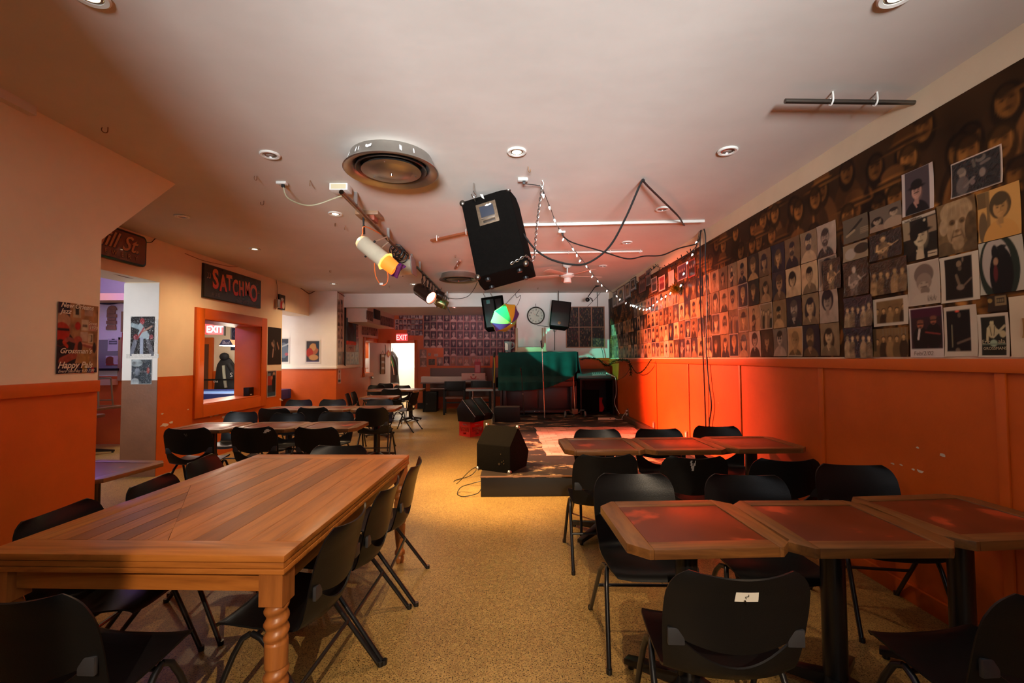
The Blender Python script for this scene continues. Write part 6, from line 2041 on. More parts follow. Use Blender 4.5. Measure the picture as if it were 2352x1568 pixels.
crate('red plastic crate on the floor under the wedge loudspeakers', (-.70, 8.83, 0), R(45))
q = onZ(1166, 968, ZS)
bx = thing('stage_box', 'small black box on the stage behind the front wedge loudspeaker', 'box', (q.x, 9.15, ZS), R(-3))
MB().bb(-.25, .25, -.15, .15, 0, .285).build('case', MT['black_paint'], bx, bevel=.006)
MB().bb(-.24, .24, -.14, .14, .285, .290).build('worn_top', mat('worn_top', (.07, .055, .045), .6, var=.5, vscale=20), bx)


# --- microphone stands
def mic_stand(name, label, base, top, m, mic=True):
    t = thing(name, label, 'microphone stand', base)
    MB().lathe([(.0005, 0), (.15, 0), (.15, .012), (.12, .024), (.03, .034), (.0005, .036)], 28).build('base', MT['black_paint'], t)
    tp = Vector(top) - Vector(base)
    mid = tp * .55
    MB().tube([(0, 0, .03), mid], .0125, 10).build('pole', m, t)
    MB().cyl(mid - tp * .02, mid + tp * .02, .019, n=12).build('clutch', MT['dark_steel'], t)
    MB().tube([mid, tp], .0085, 10).build('pole', m, t)
    if mic:
        d = tp.normalized()
        MB().tube([tp, tp + d * .05 + Vector((-.005, 0, 0)), tp + d * .10 + Vector((-.008, -.02, 0))], .012, 8).build('mic_clip', MT['cable'], t)
        MB().cyl(tp + d * .05 + Vector((-.005, 0, 0)), tp + d * .16 + Vector((-.012, 0, 0)), .013, .019, 12).build('microphone', MT['black_metal'], t)
    return t


b_ = onZ(1251, 962, ZS); tp = onY(1245, 800, b_.y)
mic_stand('microphone_stand', 'chrome microphone stand in front of the green cloth', b_, tp, MT['chrome'])
b_ = onZ(1204, 956, ZS); tp = onY(1198, 862, b_.y)
ms = mic_stand('microphone_stand', 'short black microphone stand left of the chrome one', b_, tp, MT['black_metal'])

# --- upright piano under a green cloth
PY0, PY1, PX0, PX1 = 10.02, 10.58, -0.16, 1.52
pn_m = mat('piano_wood', (.026, .012, .011), .32, var=.3, vscale=3, stretch=(1, 1, 6))
pi = thing('upright_piano', 'dark upright piano on the stage under the green cloth', 'piano', ((PX0 + PX1) / 2, PY1, ZS))
hw = (PX1 - PX0) / 2
MB().bb(-hw, hw, -.36, 0, .06, 1.37).build('case', pn_m, pi, bevel=.008)
MB().bb(-hw, hw, -.56, -.34, .62, .74).build('key_bed', pn_m, pi, bevel=.008)
for s_ in (-1, 1):
    MB().bb(s_ * hw - (.045 if s_ > 0 else 0), s_ * hw + (.045 if s_ < 0 else 0), -.56, -.02, .0, .74).build('side_panel', pn_m, pi, bevel=.006)
    MB().bb(s_ * (hw - .10) - .035, s_ * (hw - .10) + .035, -.55, -.48, 0, .62).build('leg', pn_m, pi, bevel=.01)
for x0, x1 in ((-hw + .06, -.02), (.02, hw - .06)):
    MB().bb(x0, x1, -.375, -.355, .14, .60).build('front_panel', mat('piano_panel', (.040, .019, .020), .35), pi, bevel=.004)
MB().bb(-hw + .05, hw - .05, -.40, -.02, .03, .08).build('toe_rail', pn_m, pi, bevel=.004)
for k in (-1, 0, 1):
    MB().bb(.02 + .10 * k - .012, .02 + .10 * k + .012, -.46, -.37, .07, .085).build('pedal', MT['chrome'], pi, bevel=.004)

velvet = mat('green_velvet', (.003, .048, .042), .85, var=.25, vscale=5, sheen=.08, spec=.15)
P = []
zt = ZS + 1.385
fy = PY1 - .37
nx = 90
for j in range(44):
    row = []
    for i in range(nx + 1):
        u = i / nx
        x = PX0 - .045 + (PX1 - PX0 + .09) * u
        fold = .034 * math.sin(u * 44 + 1.2 * math.sin(u * 11)) * (0.22 + .78 * max(0, (u - .5) / .5)) + .012 * math.sin(u * 21)
        zb = ZS + float(np.interp(u, [0, .2, .45, .62, .74, .86, .95, 1], [.56, .55, .57, .62, .70, .78, .86, .98]))
        if j < 10:
            y = PY1 - .01 - (.36 + .03) * j / 9; z = zt + .012 * math.sin(u * 26 + j) * (u > .55) + .004 * math.sin(u * 40)
        else:
            s_ = (j - 9) / 34
            y = fy - .025 - .035 * s_ - fold * s_ ** .7 - (.19 * max(0, min(1, (s_ * (zt - zb) - (zt - ZS - .86)) / .12)))
            z = zt - .006 - (zt - zb) * s_
        row.append((x, y, z))
    P.append(row)
tag(MB().grid(P).build('green_cloth', velvet, solid=.004), 'dark green cloth draped over the upright piano', 'cloth')
P = []
for j in range(20):
    s_ = j / 19
    P.append([(PX1 + .055 + .012 * math.sin(i * 1.1 + j * .2) + .17 * s_ * s_ + .02 * s_, PY1 - .44 + .42 * i / 14, zt - .0 - .78 * s_ * (1 - .18 * i / 14)) for i in range(15)])
tag(MB().grid(P).build('black_cloth', mat('black_cloth', (.008, .008, .009), .85), solid=.004), 'black cloth hanging down the right end of the piano', 'cloth')

# things on the piano
ub = thing('upturned_bench', 'small bench turned upside down on the piano, legs in the air', 'bench', (.53, PY1 - .18, zt + .014))
gm = mat('bench_paint', (.34, .26, .15), .5)
MB().bb(-.36, .36, -.16, .16, 0, .02).build('seat', gm, ub, bevel=.003)
MB().bb(-.33, .33, -.13, -.11, .02, .10).build('apron', gm, ub, bevel=.003)
MB().bb(-.33, .33, .11, .13, .02, .10).build('apron', gm, ub, bevel=.003)
for x, y in ((-.325, -.12), (.325, -.12), (-.30, .12), (.29, .12)):
    MB().add([(x - .022, y - .022, .02), (x + .022, y - .022, .02), (x + .022, y + .022, .02), (x - .022, y + .022, .02),
              (x - .014, y - .014, .55), (x + .014, y - .014, .55), (x + .014, y + .014, .55), (x - .014, y + .014, .55)],
             [(3, 2, 1, 0), (4, 5, 6, 7), (0, 1, 5, 4), (1, 2, 6, 5), (2, 3, 7, 6), (3, 0, 4, 7)]).build('leg', gm, ub, bevel=.003)
jg = thing('plastic_pitcher', 'clear plastic pitcher with a paper slip, on the left end of the piano', 'pitcher', (.02, PY1 - .22, zt + .014))
glass = mat('clear_plastic', (.62, .90, .92), .08, trans=.8)
MB().lathe([(.0005, .004), (.058, .0), (.062, .02), (.085, .22), (.088, .235), (.082, .23), (.058, .02), (.0005, .012)], 24).build('jug', glass, jg)
MB().tube(smooth([(.078, 0, .20), (.13, 0, .20), (.135, 0, .12), (.070, 0, .07)]), .009, 8).build('handle', glass, jg)
MB().bb(-.072, -.005, -.092, -.088, .03, .19, M=Matrix.Rotation(R(-5), 4, 'X')).build('paper_slip', MT['paper'], jg)

# --- keyboard on a dark cabinet in the corner
kb = thing('dark_cabinet', 'black cabinet in the stage corner carrying a keyboard', 'cabinet', (1.99, 10.30, ZS))
MB().bb(-.40, .34, -.03, .38, 0, .03).bb(-.40, -.37, -.33, .38, 0, .78).bb(.31, .34, -.33, .38, 0, .78).bb(-.37, .31, .35, .38, .03, .78).build('body', MT['black_paint'], kb)
MB().bb(-.41, .35, -.36, .38, .76, .80).build('top', MT['black_paint'], kb, bevel=.005)
MB().bb(-.36, .02, -.30, -.28, .05, .55).build('door', MT['carpet_black'], kb, bevel=.004)
ky = thing('keyboard', 'slanted electronic keyboard on the corner cabinet', 'keyboard', (1.93, 10.30, ZS + .80))
km = mat('keyboard_grey', (.05, .05, .052), .35)
MB().add([(-.38, -.28, 0), (.36, -.28, 0), (.36, .26, 0), (-.38, .26, 0), (-.38, -.28, .06), (.36, -.28, .06), (.30, .26, .20), (-.36, .26, .20)],
         [(3, 2, 1, 0), (4, 5, 6, 7), (0, 1, 5, 4), (1, 2, 6, 5), (2, 3, 7, 6), (3, 0, 4, 7)]).build('case', km, ky, bevel=.006)
MB().bb(-.05, .24, -.27, -.23, .068, .082).build('key_row', mat('keys_pale', (.55, .55, .5), .4), ky)
for k in range(7):
    x = -.02 + .045 * k
    MB().cyl((x, -.12, .10), (x, -.125, .118), .008, n=8).build('knob', MT['white_plastic'], ky)
P = []
for j in range(10):
    P.append([((.10 + .035 * math.sin(j * .7) * (.4 + .6 * (1 - j / 9))) * math.cos(2 * PI * i / 16), .06 * math.sin(2 * PI * i / 16), .30 * j / 9) for i in range(17)])
tag(MB().grid(P).build('red_bag', mat('red_fabric', (.40, .006, .008), .7), None, (2.02, 10.14, ZS + .065)), 'crumpled red bag inside the corner cabinet', 'bag')
ps = thing('power_strip', 'white power strip hanging off the corner of the keyboard', 'power strip', (2.31, 10.10, ZS + .86), rot=(R(0), R(24), R(12)))
MB().bb(-.13, .09, -.025, .025, -.015, .015).build('body', MT['white_plastic'], ps, bevel=.005)
cable('white_cable', [(2.38, 10.06, 1.03), (2.385, 10.02, .96), (2.385, 10.0, .70), (2.34, 9.98, .52), (2.37, 9.96, .38), (2.385, 9.6, ZS + .02), (2.36, 9.35, ZS + .012), (2.36, 9.22, ZS + .02), (2.40, 9.15, ZS + .12)], .008, MT['white_cable'], 'white lead from the power strip down to the wall outlet')
q0, q1 = onZ(1374, 964, ZS), onZ(1412, 964, ZS)
pb = thing('power_strip', 'long cream power strip lying on the stage floor', 'power strip', ((q0.x + q1.x) / 2, q0.y, ZS))
MB().bb((q0.x - q1.x) / 2, (q1.x - q0.x) / 2, -.03, .03, .001, .045).build('body', mat('cream_plastic', (.66, .60, .42), .4), pb, bevel=.006)
MB().cyl((.07, -.028, .028), (.07, -.034, .028), .010, n=10).build('switch', MT['cable'], pb)
cable('white_cable', [(q1.x - .01, q0.y, ZS + .03), (q1.x + .06, q0.y - .08, ZS + .012), (q1.x + .2, q0.y + .02, ZS + .012), (2.3, 9.2, ZS + .03), (2.395, 9.16, ZS + .19)], .007, MT['white_cable'], 'cream lead from the power strip on the floor to the outlet')
ol = thing('wall_outlet', 'brown wall outlet with two plugs low on the right wall by the stage', 'socket', (XR - .0, 9.15, ZS + .16), FACE_R)
MB().bb(-.045, .045, -.02, 0, -.10, .07).build('plate', mat('outlet_brown', (.20, .10, .06), .5), ol, bevel=.004)
for z in (.03, -.04):
    MB().bb(-.016, .016, -.05, -.018, z - .014, z + .014).build('plug', MT['white_plastic'], ol, bevel=.004)
for i, (px, py, lab) in enumerate(((1503, 976, 'small outlet on the red-lit boarding between two chairs'), (1578, 999, 'small brown outlet on the boarding behind the middle table'))):
    q = onX(px, py, XR)
    o2 = thing('wall_outlet', lab, 'socket', (XR, q.y, q.z), FACE_R)
    MB().bb(-.04, .04, -.018, 0, -.055, .055).build('plate', mat('outlet_tan', (.32, .14, .07), .5), o2, bevel=.004)
    MB().bb(-.012, .012, -.022, -.017, -.035, .035).build('sockets', MT['white_plastic'], o2)

# --- stand on castors
q = onZ(1318, 955, ZS)
ws = thing('castor_stand', 'stand on castors with a chrome pole beside the piano', 'stand', (q.x, 9.70, ZS))
MB().bb(-.06, .06, -.05, .05, .07, .17).build('hub', mat('hub_brown', (.16, .07, .03), .5), ws, bevel=.004)
MB().tube([(0, 0, .16), (-.03, 0, .86)], .011, 10).build('pole', MT['chrome'], ws)
for s_ in (-1, 1):
    MB().tube(smooth([(s_ * .05, 0, .10), (s_ * .10, 0, .10), (s_ * .11, 0, .14), (s_ * .20, -.02, .145)]), .011, 8).build('arm', MT['dark_steel'], ws)
    MB().cyl((s_ * .21 - .016, -.02, .062), (s_ * .21 + .016, -.02, .062), .062, n=20).build('castor', mat('castor_green', (.10, .12, .11), .35) if s_ < 0 else bpy.data.materials['castor_green'], ws)
MB().cyl((-.016, .16, .05), (.016, .16, .05), .05, n=16).tube([(0, .05, .11), (0, .16, .11), (0, .16, .05)], .01, 8).build('castor', bpy.data.materials['castor_green'], ws)

# --- clock
q = onY(1230.5, 725, YB)
ck = thing('wall_clock', 'round wall clock with a dark rim above the piano', 'clock', (q.x, YB, q.z))
MY = Matrix.Rotation(PI / 2, 4, 'X')
MB().lathe([(.17, .0), (.205, .01), (.212, .05), (.200, .075), (.182, .06), (.182, .04)], 40, M=MY).build('rim', mat('clock_rim', (.05, .04, .035), .3, .5), ck)
MB().lathe([(.0005, .045), (.184, .045)], 40, M=MY).build('dial', mat('clock_dial', (.38, .38, .29), .35), ck)
for h_ in range(1, 13):
    a_ = R(90 - 30 * h_)
    lettering('numeral', str(h_), .052, MT['cable'], ck, facing(.142 * math.cos(a_), .142 * math.sin(a_) - .018, -.0465), .0004, align='CENTER', bold=.001)
MB().tube([(0, -.052, 0), (.060, -.052, .105)], .006, 6).build('minute_hand', MT['cable'], ck)
MB().tube([(0, -.050, 0), (.075, -.050, -.012)], .007, 6).build('hour_hand', MT['cable'], ck)
MB().tube([(.01, -.054, -.01), (-.065, -.054, .070)], .0025, 6).build('second_hand', mat('hand_red', (.5, .12, .08), .4), ck)
MB().sphere((0, -.054, 0), .014, 10).build('hub', MT['white_plastic'], ck)
MB().tube([(0, -.03, .205), (0, -.03, .285)], .006, 8).build('hanger', MT['dark_steel'], ck)

# --- two loudspeakers hung at the back of the stage
def hung_speaker(cx, cy, y, wd, hh_, roll, label, logo=False, back=False):
    q = onY(cx, cy, y - .17)
    t = thing('loudspeaker', label, 'loudspeaker', (q.x, y, q.z), rot=(R(-8), R(roll), 0))
    MB().prism([(-wd / 2 * .8, .18), (wd / 2 * .8, .18), (wd / 2, -.15), (wd / 2, -.18), (-wd / 2, -.18), (-wd / 2, -.15)][::-1], -hh_ / 2, hh_ / 2).build('cabinet', MT['carpet_black'], t, bevel=.012)
    if back:
        MB().bb(-wd * .42, wd * .05, -.195, -.178, -hh_ * .45, hh_ * .42).build('woofer_panel', mat('speaker_teal_black', (.014, .016, .016), .4), t, bevel=.006)
        MB().bb(wd * .12, wd * .40, -.195, -.178, hh_ * .05, hh_ * .40).build('horn', MT['black_metal'], t, bevel=.01)
        MB().bb(-wd * .28, -wd * .12, -.200, -.190, hh_ * .28, hh_ * .40).build('badge', mat('badge_teal', (.04, .16, .15), .35), t, bevel=.003)
    else:
        MB().bb(-wd / 2 + .02, wd / 2 - .02, -.195, -.178, -hh_ / 2 + .02, hh_ / 2 - .02).build('grille', MT['black_metal'], t, bevel=.004)
    if logo:
        MB().lathe([(.0005, 0), (.034, 0), (.036, .006), (.0005, .010)], 20, M=Matrix.Translation((-.01, -.195, -hh_ * .36)) @ MY).build('round_badge', mat('badge_copper', (.22, .09, .05), .35, .6), t)
    return t


hung_speaker(1135, 719, 10.44, .50, .74, -8, 'black loudspeaker hung under the white header behind the umbrella', back=True)
for x_ in (1112, 1129):
    q = onY(x_, 676, 10.42)
    tag(MB().tube(smooth([(q.x, q.y, HC + .003), (q.x - .02, q.y, HC - .06), (q.x + .02, q.y, HC - .12), (q.x, q.y, q.z - .05)]), .006, 7).build('hanging_wire', MT['steel']), 'wire hanger of the left stage loudspeaker, ' + ('left one' if x_ < 1120 else 'right one'), 'wire')
hung_speaker(1287, 723, 10.35, .44, .60, 7, 'black loudspeaker with a round copper badge hung right of the clock', logo=True)
q = onY(1283, 700, 10.42)
tag(MB().tube([(q.x, q.y, HC + .002), (q.x, q.y, q.z)], .010, 8).build('hanging_rod', MT['dark_steel']), 'steel rod from the ceiling to the right stage loudspeaker', 'rod')
q0, q1 = onY(1274, 752, YB - .03), onY(1274, 804, YB - .03)
tag(MB().tube([q0, q1], .009, 8).tube(ring((q0.x, q0.y, q0.z - .06), .035, 0, 'Y', 12), .006, 6).build('hook_rod', MT['dark_steel']), 'thin rod with a loop on the stage wall behind the piano', 'rod')

# --- picture board
a, b = onY(1300, 705, YB - .02), onY(1388.5, 797, YB - .02)
cb = thing('picture_board', 'dark collage board of six panels with thin brown dividers', 'board', ((a.x + b.x) / 2, YB - .001, (a.z + b.z) / 2))
wd, ht = b.x - a.x, a.z - b.z
MB().bb(-wd / 2, wd / 2, -.02, 0, -ht / 2, ht / 2).build('backing', MT['black_paint'], cb)
for i in range(3):
    for j in range(2):
        p = Pic(46, 46, (.035, .026, .024))
        for k in range(70):
            c_ = [(.10, .06, .045), (.05, .05, .055), (.16, .10, .06), (.02, .016, .016), (.12, .03, .03), (.20, .12, .05)][int(rng.integers(6))]
            p.ell(rng.uniform(0, 1), rng.uniform(0, 1), rng.uniform(.015, .05), rng.uniform(.02, .08), c_, .8)
        o = print_mesh('collage', p, wd / 3 - .03, ht / 2 - .03, MT['poster'], parent=cb); o.location = (-wd / 3 + wd / 3 * i, -.023, -ht / 4 + ht / 2 * j)
dv = mat('divider_brown', (.30, .12, .05), .5)
for x in (-wd / 2, -wd / 6, wd / 6, wd / 2):
    MB().box((x, -.024, 0), (.022, .012, ht + .02)).build('divider', dv, cb)
for z in (-ht / 2, 0, ht / 2):
    MB().box((0, -.0235, z), (wd + .02, .011, .020)).build('divider', dv, cb)
for i in range(2):
    q0 = onY(1345 + 29 * i, 705, YB - .03)
    q1 = onY(1364 + 8 * i, 690, YB - .03) if i == 0 else onY(1371, 656, YB - .2)

# --- anglepoise lamp on the ceiling
p0 = onZ(1372, 656, HC)
la = thing('angle_lamp', 'small black jointed lamp hanging from the ceiling over the picture board', 'lamp', p0)
y_ = p0.y
J = lambda px, py: onY(px, py, y_) - p0
MB().lathe([(.05, 0), (.05, -.012), (.015, -.025), (.0005, -.025)], 18).build('mount', MT['cable'], la)
MB().tube([(0, 0, -.01), J(1366, 660), J(1350, 682)], .010, 8).build('arm', MT['cable'], la)
MB().sphere(J(1349.5, 688), .048, 14).build('head', MT['black_metal'], la)
MB().tube(smooth([J(1352, 682), J(1360, 686), J(1361, 692), J(1356, 684)]), .007, 7).build('bracket', MT['cable'], la)
cable('thin_wire', [onY(1371, 657, YB - .04), onY(1372, 690, YB - .04), onY(1372.5, 704, YB - .04)], .006, MT['cable'], 'thin black wire from the ceiling down to the picture board')
cable('thin_wire', [onY(1381, 668, YB - .05), onY(1371, 682, YB - .05), onY(1349, 704, YB - .04)], .005, MT['cable'], 'slanting wire from the fairy lights to the picture board')
cable('thin_wire', [onY(1381, 797, YB - .03), onY(1384, 808, YB - .03), onY(1386, 822, YB - .03)], .006, MT['cable'], 'short black wire below the picture board')
cable('thin_wire', [onY(1184, 674, YB - .03), onY(1187, 684, YB - .03), onY(1196, 678, YB - .03), onY(1192, 692, YB - .03), onY(1187, 702, YB - .03)], .006, mat('wire_brown', (.12, .07, .06), .5), 'loose brown wires at the ceiling above the umbrella')
cable('thin_wire', [onY(1234, 747, YB - .03), onY(1250, 749, YB - .03), onY(1268, 751, YB - .03)], .006, MT['cable'], 'wire running from below the clock to the right loudspeaker')

# --- little festival umbrella
c0_ = onY(1160.5, 729, 9.95)
tip = onY(1174, 742, 9.72)
axis = Vector((.50, -.68, -.50)).normalized()            # from handle to tip
ux = (Vector((1, 0, 0)) - axis * axis.x).normalized(); uy = axis.cross(ux)
Q = Matrix((ux, uy, axis)).transposed().to_4x4()
um = thing('parasol', 'small green, yellow and purple umbrella hung open in front of the left loudspeaker', 'umbrella', tip)
QM = Q.copy()
cols = {'g': (.03, .40, .09), 'y': (.72, .36, .02), 'l': (.38, .62, .10), 'p': (.14, .03, .20)}
ms_ = {k: mat('parasol_' + k, v, .6) for k, v in cols.items()}
order = ['l', 'p', 'y', 'g', 'l', 'p', 'y', 'y'][::-1]
order = ['p', 'y', 'g', 'l', 'p', 'y', 'y', 'l']
RR = .352
rot0 = R(0)
for k in range(8):
    P = []
    for j in range(8):
        s_ = j / 7
        row = []
        for i in range(7):
            t_ = i / 6
            a_ = rot0 + 2 * PI * (k + t_) / 8
            rad = RR * s_ * (1 - .10 * s_ * math.sin(PI * t_))
            row.append((rad * math.cos(a_), rad * math.sin(a_), -.24 * s_ ** 1.7))
        P.append(row)
    b = MB().grid(P, M=QM).build('panel', ms_[order[k]], um, solid=.0015)
    fr = []
    for i in range(13):
        t_ = i / 12
        a_ = rot0 + 2 * PI * (k + t_) / 8
        rad = RR * (1 - .10 * math.sin(PI * t_)) + .002
        fr.append((rad * math.cos(a_), rad * math.sin(a_), -.24))
    MB().grid([fr, [(x * 1.005, y * 1.005, z - (.030 if i % 2 else .018)) for i, (x, y, z) in enumerate(fr)]], M=QM).build('fringe', ms_['l' if order[k] in 'gl' else 'y'], b, solid=.0015)
MB().tube([QM @ Vector((0, 0, .03)), QM @ Vector((0, 0, -.50))], .005, 8).tube(smooth([QM @ Vector((0, 0, -.50)), QM @ Vector((.0, 0, -.56)), QM @ Vector((.03, .03, -.58)), QM @ Vector((.05, .045, -.545))]), .008, 8).build('shaft', mat('parasol_stick', (.60, .60, .10), .4), um)
MB().sphere(QM @ Vector((0, 0, .02)), .012, 8).build('tip', MT['white_plastic'], um)
cable('thin_wire', [tip + QM.to_3x3() @ Vector((0, 0, -.54)), tip + QM.to_3x3() @ Vector((0, 0, -.54)) + Vector((.1, .02, .12)), onZ(1194, 664, HC)], .005, MT['cable'], 'thin wire hanging the small umbrella from the ceiling')


# --- tinsel
def tinsel(path, label, m, r=.05, n=420, seed=1, name='tinsel_garland'):
    rg = random.Random(seed)
    P = smooth(path, 14)
    mb = MB()
    mb.tube(P, .008, 5)
    for _ in range(n):
        i = rg.randrange(len(P)); c = P[i]
        d = Vector((rg.gauss(0, 1), rg.gauss(0, 1), rg.gauss(0, 1))).normalized(); e = d.orthogonal().normalized()
        L_ = r * rg.uniform(.5, 1.1); w_ = .0045
        mb.add([c - e * w_, c + e * w_, c + d * L_ + e * w_, c + d * L_ - e * w_], [(0, 1, 2, 3)])
    return tag(mb.build(name, m), label, 'tinsel')


tm = mat('tinsel_green', (.05, .10, .05), .12, .9)
XT = XR - .10
tinsel([onY(1334, 826, YB - .07), onY(1352, 822, YB - .07), onY(1375, 826, YB - .07), onY(1390, 838, YB - .07), onY(1402, 836, YB - .08), onX(1412, 828, XT), onX(1428, 826, XT), onX(1443, 828, XT), onX(1448, 845, XT), onX(1449, 861, XT)],
       'dark sparkling tinsel garland along the rail in the stage corner', tm, .048, 560, 3)
q = onX(1551, 663, XR - .08)
tinsel([q + Vector((0, 0, .02)), q, q + Vector((0, .01, -.02))], 'ball of gold tinsel pinned on the photo wall under the fairy lights', mat('tinsel_gold', (.80, .55, .08), .15, .9), .095, 260, 5, 'tinsel_ball')
tinsel([onX(1449, 838, XT), onX(1462, 856, XT), onX(1478, 850, XT), onX(1495, 826, XT)], 'thin dark garland drooping below the rail of the photo wall', tm, .02, 140, 8)
cable('thin_wire', [onX(1447, 846, XT), onX(1438, 860, XT), onX(1428, 868, XT), onX(1418, 872, XT)], .004, MT['cable'], 'thin wire from the tinsel garland down to the keyboard')

# --- leads by the stage edge
cable('floor_cable', [(-.27, 5.0, .15), (-.40, 5.02, .11), (-.52, 5.1, .05), (-.55, 5.0, .008), (-.47, 4.9, .008), (-.33, 4.93, .03), (-.295, 4.98, .06)], .0045, MT['cable'], 'thin black lead looping over the front left corner of the stage')
cable('floor_cable', [(-.36, 5.25, .235), (-.44, 5.3, .18), (-.60, 5.42, .006), (-.64, 5.55, .006), (-.45, 5.72, .03), (-.31, 5.75, .20)], .0045, MT['cable'], 'thin black lead beside the stage behind the wedge loudspeaker')

# ================================================================== FAR WALL FURNITURE
bn = thing('side_bar', 'long dark side bar with a white-fronted shelf along the far wall', 'counter', (0, 0, 0))
y0 = 12.75
a, b = onY(967, 865, y0), onY(1117, 877, y0)
MB().bb(a.x, b.x, y0, y0 + .30, b.z, a.z).build('shelf_box', mat('shelf_white', (.50, .38, .33), .45), bn, bevel=.006)
MB().bb(a.x - .02, b.x, y0 - .02, YF - .01, b.z - .035, b.z).build('worktop', mat('bar_brown', (.14, .06, .035), .4), bn, bevel=.004)
MB().bb(a.x + .05, a.x + .12, y0, y0 + .07, 0, b.z - .035).build('post', MT['black_paint'], bn)
MB().bb(b.x - .04, b.x, y0, y0 + .08, .64, b.z - .035).build('post', mat('bar_pink', (.24, .10, .07), .5), bn)
c = onY(990, 886, y0)
MB().bb(a.x + .25, b.x, y0 + .02, y0 + .40, .62, .655).build('lower_shelf', mat('bar_brown_light', (.18, .08, .05), .4), bn, bevel=.003)
MB().bb(a.x + .12, .1, YF - .045, YF - .012, .35, 1.20).build('back_board', mat('board_grey_brown', (.15, .075, .05), .5), bn)
a, b = onY(1060, 857, 12.7), onY(1115, 872, 12.7)
pz = thing('pizza_box', 'flat pink takeaway box standing on the side bar', 'box', ((a.x + b.x) / 2, 12.70, (a.z + b.z) / 2))
wd, ht = b.x - a.x, a.z - b.z
MB().bb(-wd / 2, wd / 2, -.02, .03, -ht / 2, ht / 2).build('carton', mat('box_pink', (.60, .30, .25), .6), pz, bevel=.003)
rd = mat('box_red', (.40, .02, .02), .6)
MB().lathe([(.055, 0), (.085, 0), (.085, .002), (.055, .002)], 20, M=Matrix.Translation((0, -.021, .01)) @ MY, a0=PI, a1=2 * PI).build('emblem', rd, pz)
MB().bb(-.03, .03, -.0225, -.020, .035, .06).build('emblem', MT['cable'], pz)
MB().bb(-.17, .15, -.0225, -.020, -.072, -.060).build('printed_line', rd, pz)
q = onY(1097, 858, 12.95)
bg = thing('paper_bag', 'tall red paper bag with white print behind the pink box', 'bag', (q.x, 12.98, q.z))
MB().bb(-.085, .085, -.05, .05, 0, .34).build('bag', mat('bag_red', (.34, .02, .03), .6), bg, bevel=.004)
MB().bb(-.065, .065, -.053, -.049, .04, .25).build('printed_block', mat('bag_print', (.50, .16, .17), .6), bg)
for s_ in (-1, 1):
    MB().bb(s_ * .04 - .028, s_ * .04 + .028, -.02, .02, .34, .42).build('flap', mat('bag_flap', (.50, .10, .10), .6) if s_ < 0 else bpy.data.materials['bag_flap'], bg)
sb = thing('loudspeaker', 'black floor loudspeaker under the side bar by the doorway', 'loudspeaker', (-2.17, 12.95, 0))
MB().bb(-.19, .19, -.18, .18, 0, .55).build('cabinet', MT['black_paint'], sb, bevel=.01)
MB().bb(-.17, .17, -.19, -.178, .03, .52).build('grille', MT['black_metal'], sb)
MB().cyl((-.08, -.19, .22), (-.08, -.196, .22), .02, n=12).build('badge', MT['dark_steel'], sb)
for k, (x, lab) in enumerate(((-1.42, 'dark wooden chair under the side bar, left one'), (-.72, 'dark wooden chair under the side bar, right one'))):
    dc = thing('bar_chair', lab, 'chair', (x, 12.25, 0), R(3 - 5 * k))
    dm = mat('dark_chair', (.010, .007, .006), .45, spec=.25) if k == 0 else bpy.data.materials['dark_chair']
    MB().bb(-.24, .24, -.22, .22, .42, .46).build('seat', mat('chair_red_brown', (.14, .05, .03), .4) if k == 0 else bpy.data.materials['chair_red_brown'], dc, bevel=.008)
    for sx in (-1, 1):
        for sy in (-1, 1):
            MB().bb(sx * .26 - .025, sx * .26 + .025, sy * .21 - .025, sy * .21 + .025, 0, .62 if sy < 0 else .86).build('leg', dm, dc)
        MB().bb(sx * .26 - .025, sx * .26 + .025, -.23, .23, .62, .65).build('armrest', dm, dc, bevel=.006)
    MB().bb(-.26, .26, .19, .22, .60, .86).build('backrest', dm, dc, bevel=.006)
    MB().bb(-.26, .26, -.22, -.19, .30, .34).build('stretcher', dm, dc)
a, b = onY(1070, 893, 10.9), onY(1146, 900, 10.9)
tb = thing('side_table', 'narrow metal-edged table on a chrome leg left of the piano', 'table', ((a.x + b.x) / 2, 10.9, 0))
wd = b.x - a.x
MB().bb(-wd / 2, wd / 2, -.02, .46, a.z - .05, a.z).build('top', mat('side_table_top', (.20, .085, .06), .25), tb, bevel=.006)
MB().bb(-wd / 2 - .003, wd / 2 + .003, -.026, -.019, a.z - .05, a.z - .004).build('edge_band', MT['steel'], tb)
for x, y in ((wd / 2 - .16, .05), (-wd / 2 + .14, .36)):
    MB().cyl((x, y, 0), (x, y, a.z - .05), .020, n=12).build('leg', MT['chrome'], tb)
mb = thing('amplifier', 'dark amplifier box between the side bar and the piano', 'amplifier', (-.10, 12.9, .655))
MB().bb(-.22, .22, -.15, .15, 0, .28).build('case', MT['carpet_black'], mb, bevel=.02)
q = onY(1134, 860, 10.75)
tag(MB().tube(smooth([(q.x, 10.72, 0.006), (q.x + .015, 10.70, .6), (q.x + .0, 10.70, 1.15), (q.x + .02, 10.69, 1.62)]), .028, 8).build('rolled_banner', mat('banner_black', (.015, .012, .010), .6)), 'dark rolled pole leaning beside the left end of the piano', 'pole')
tag(MB().tube([(q.x + .01, 10.66, .90), (q.x + .03, 10.655, 1.25), (q.x + .015, 10.66, 1.50)], .012, 8).build('yellow_cord', mat('cord_yellow', (.55, .33, .03), .6)), 'yellow cord hanging beside the dark rolled pole', 'cord')
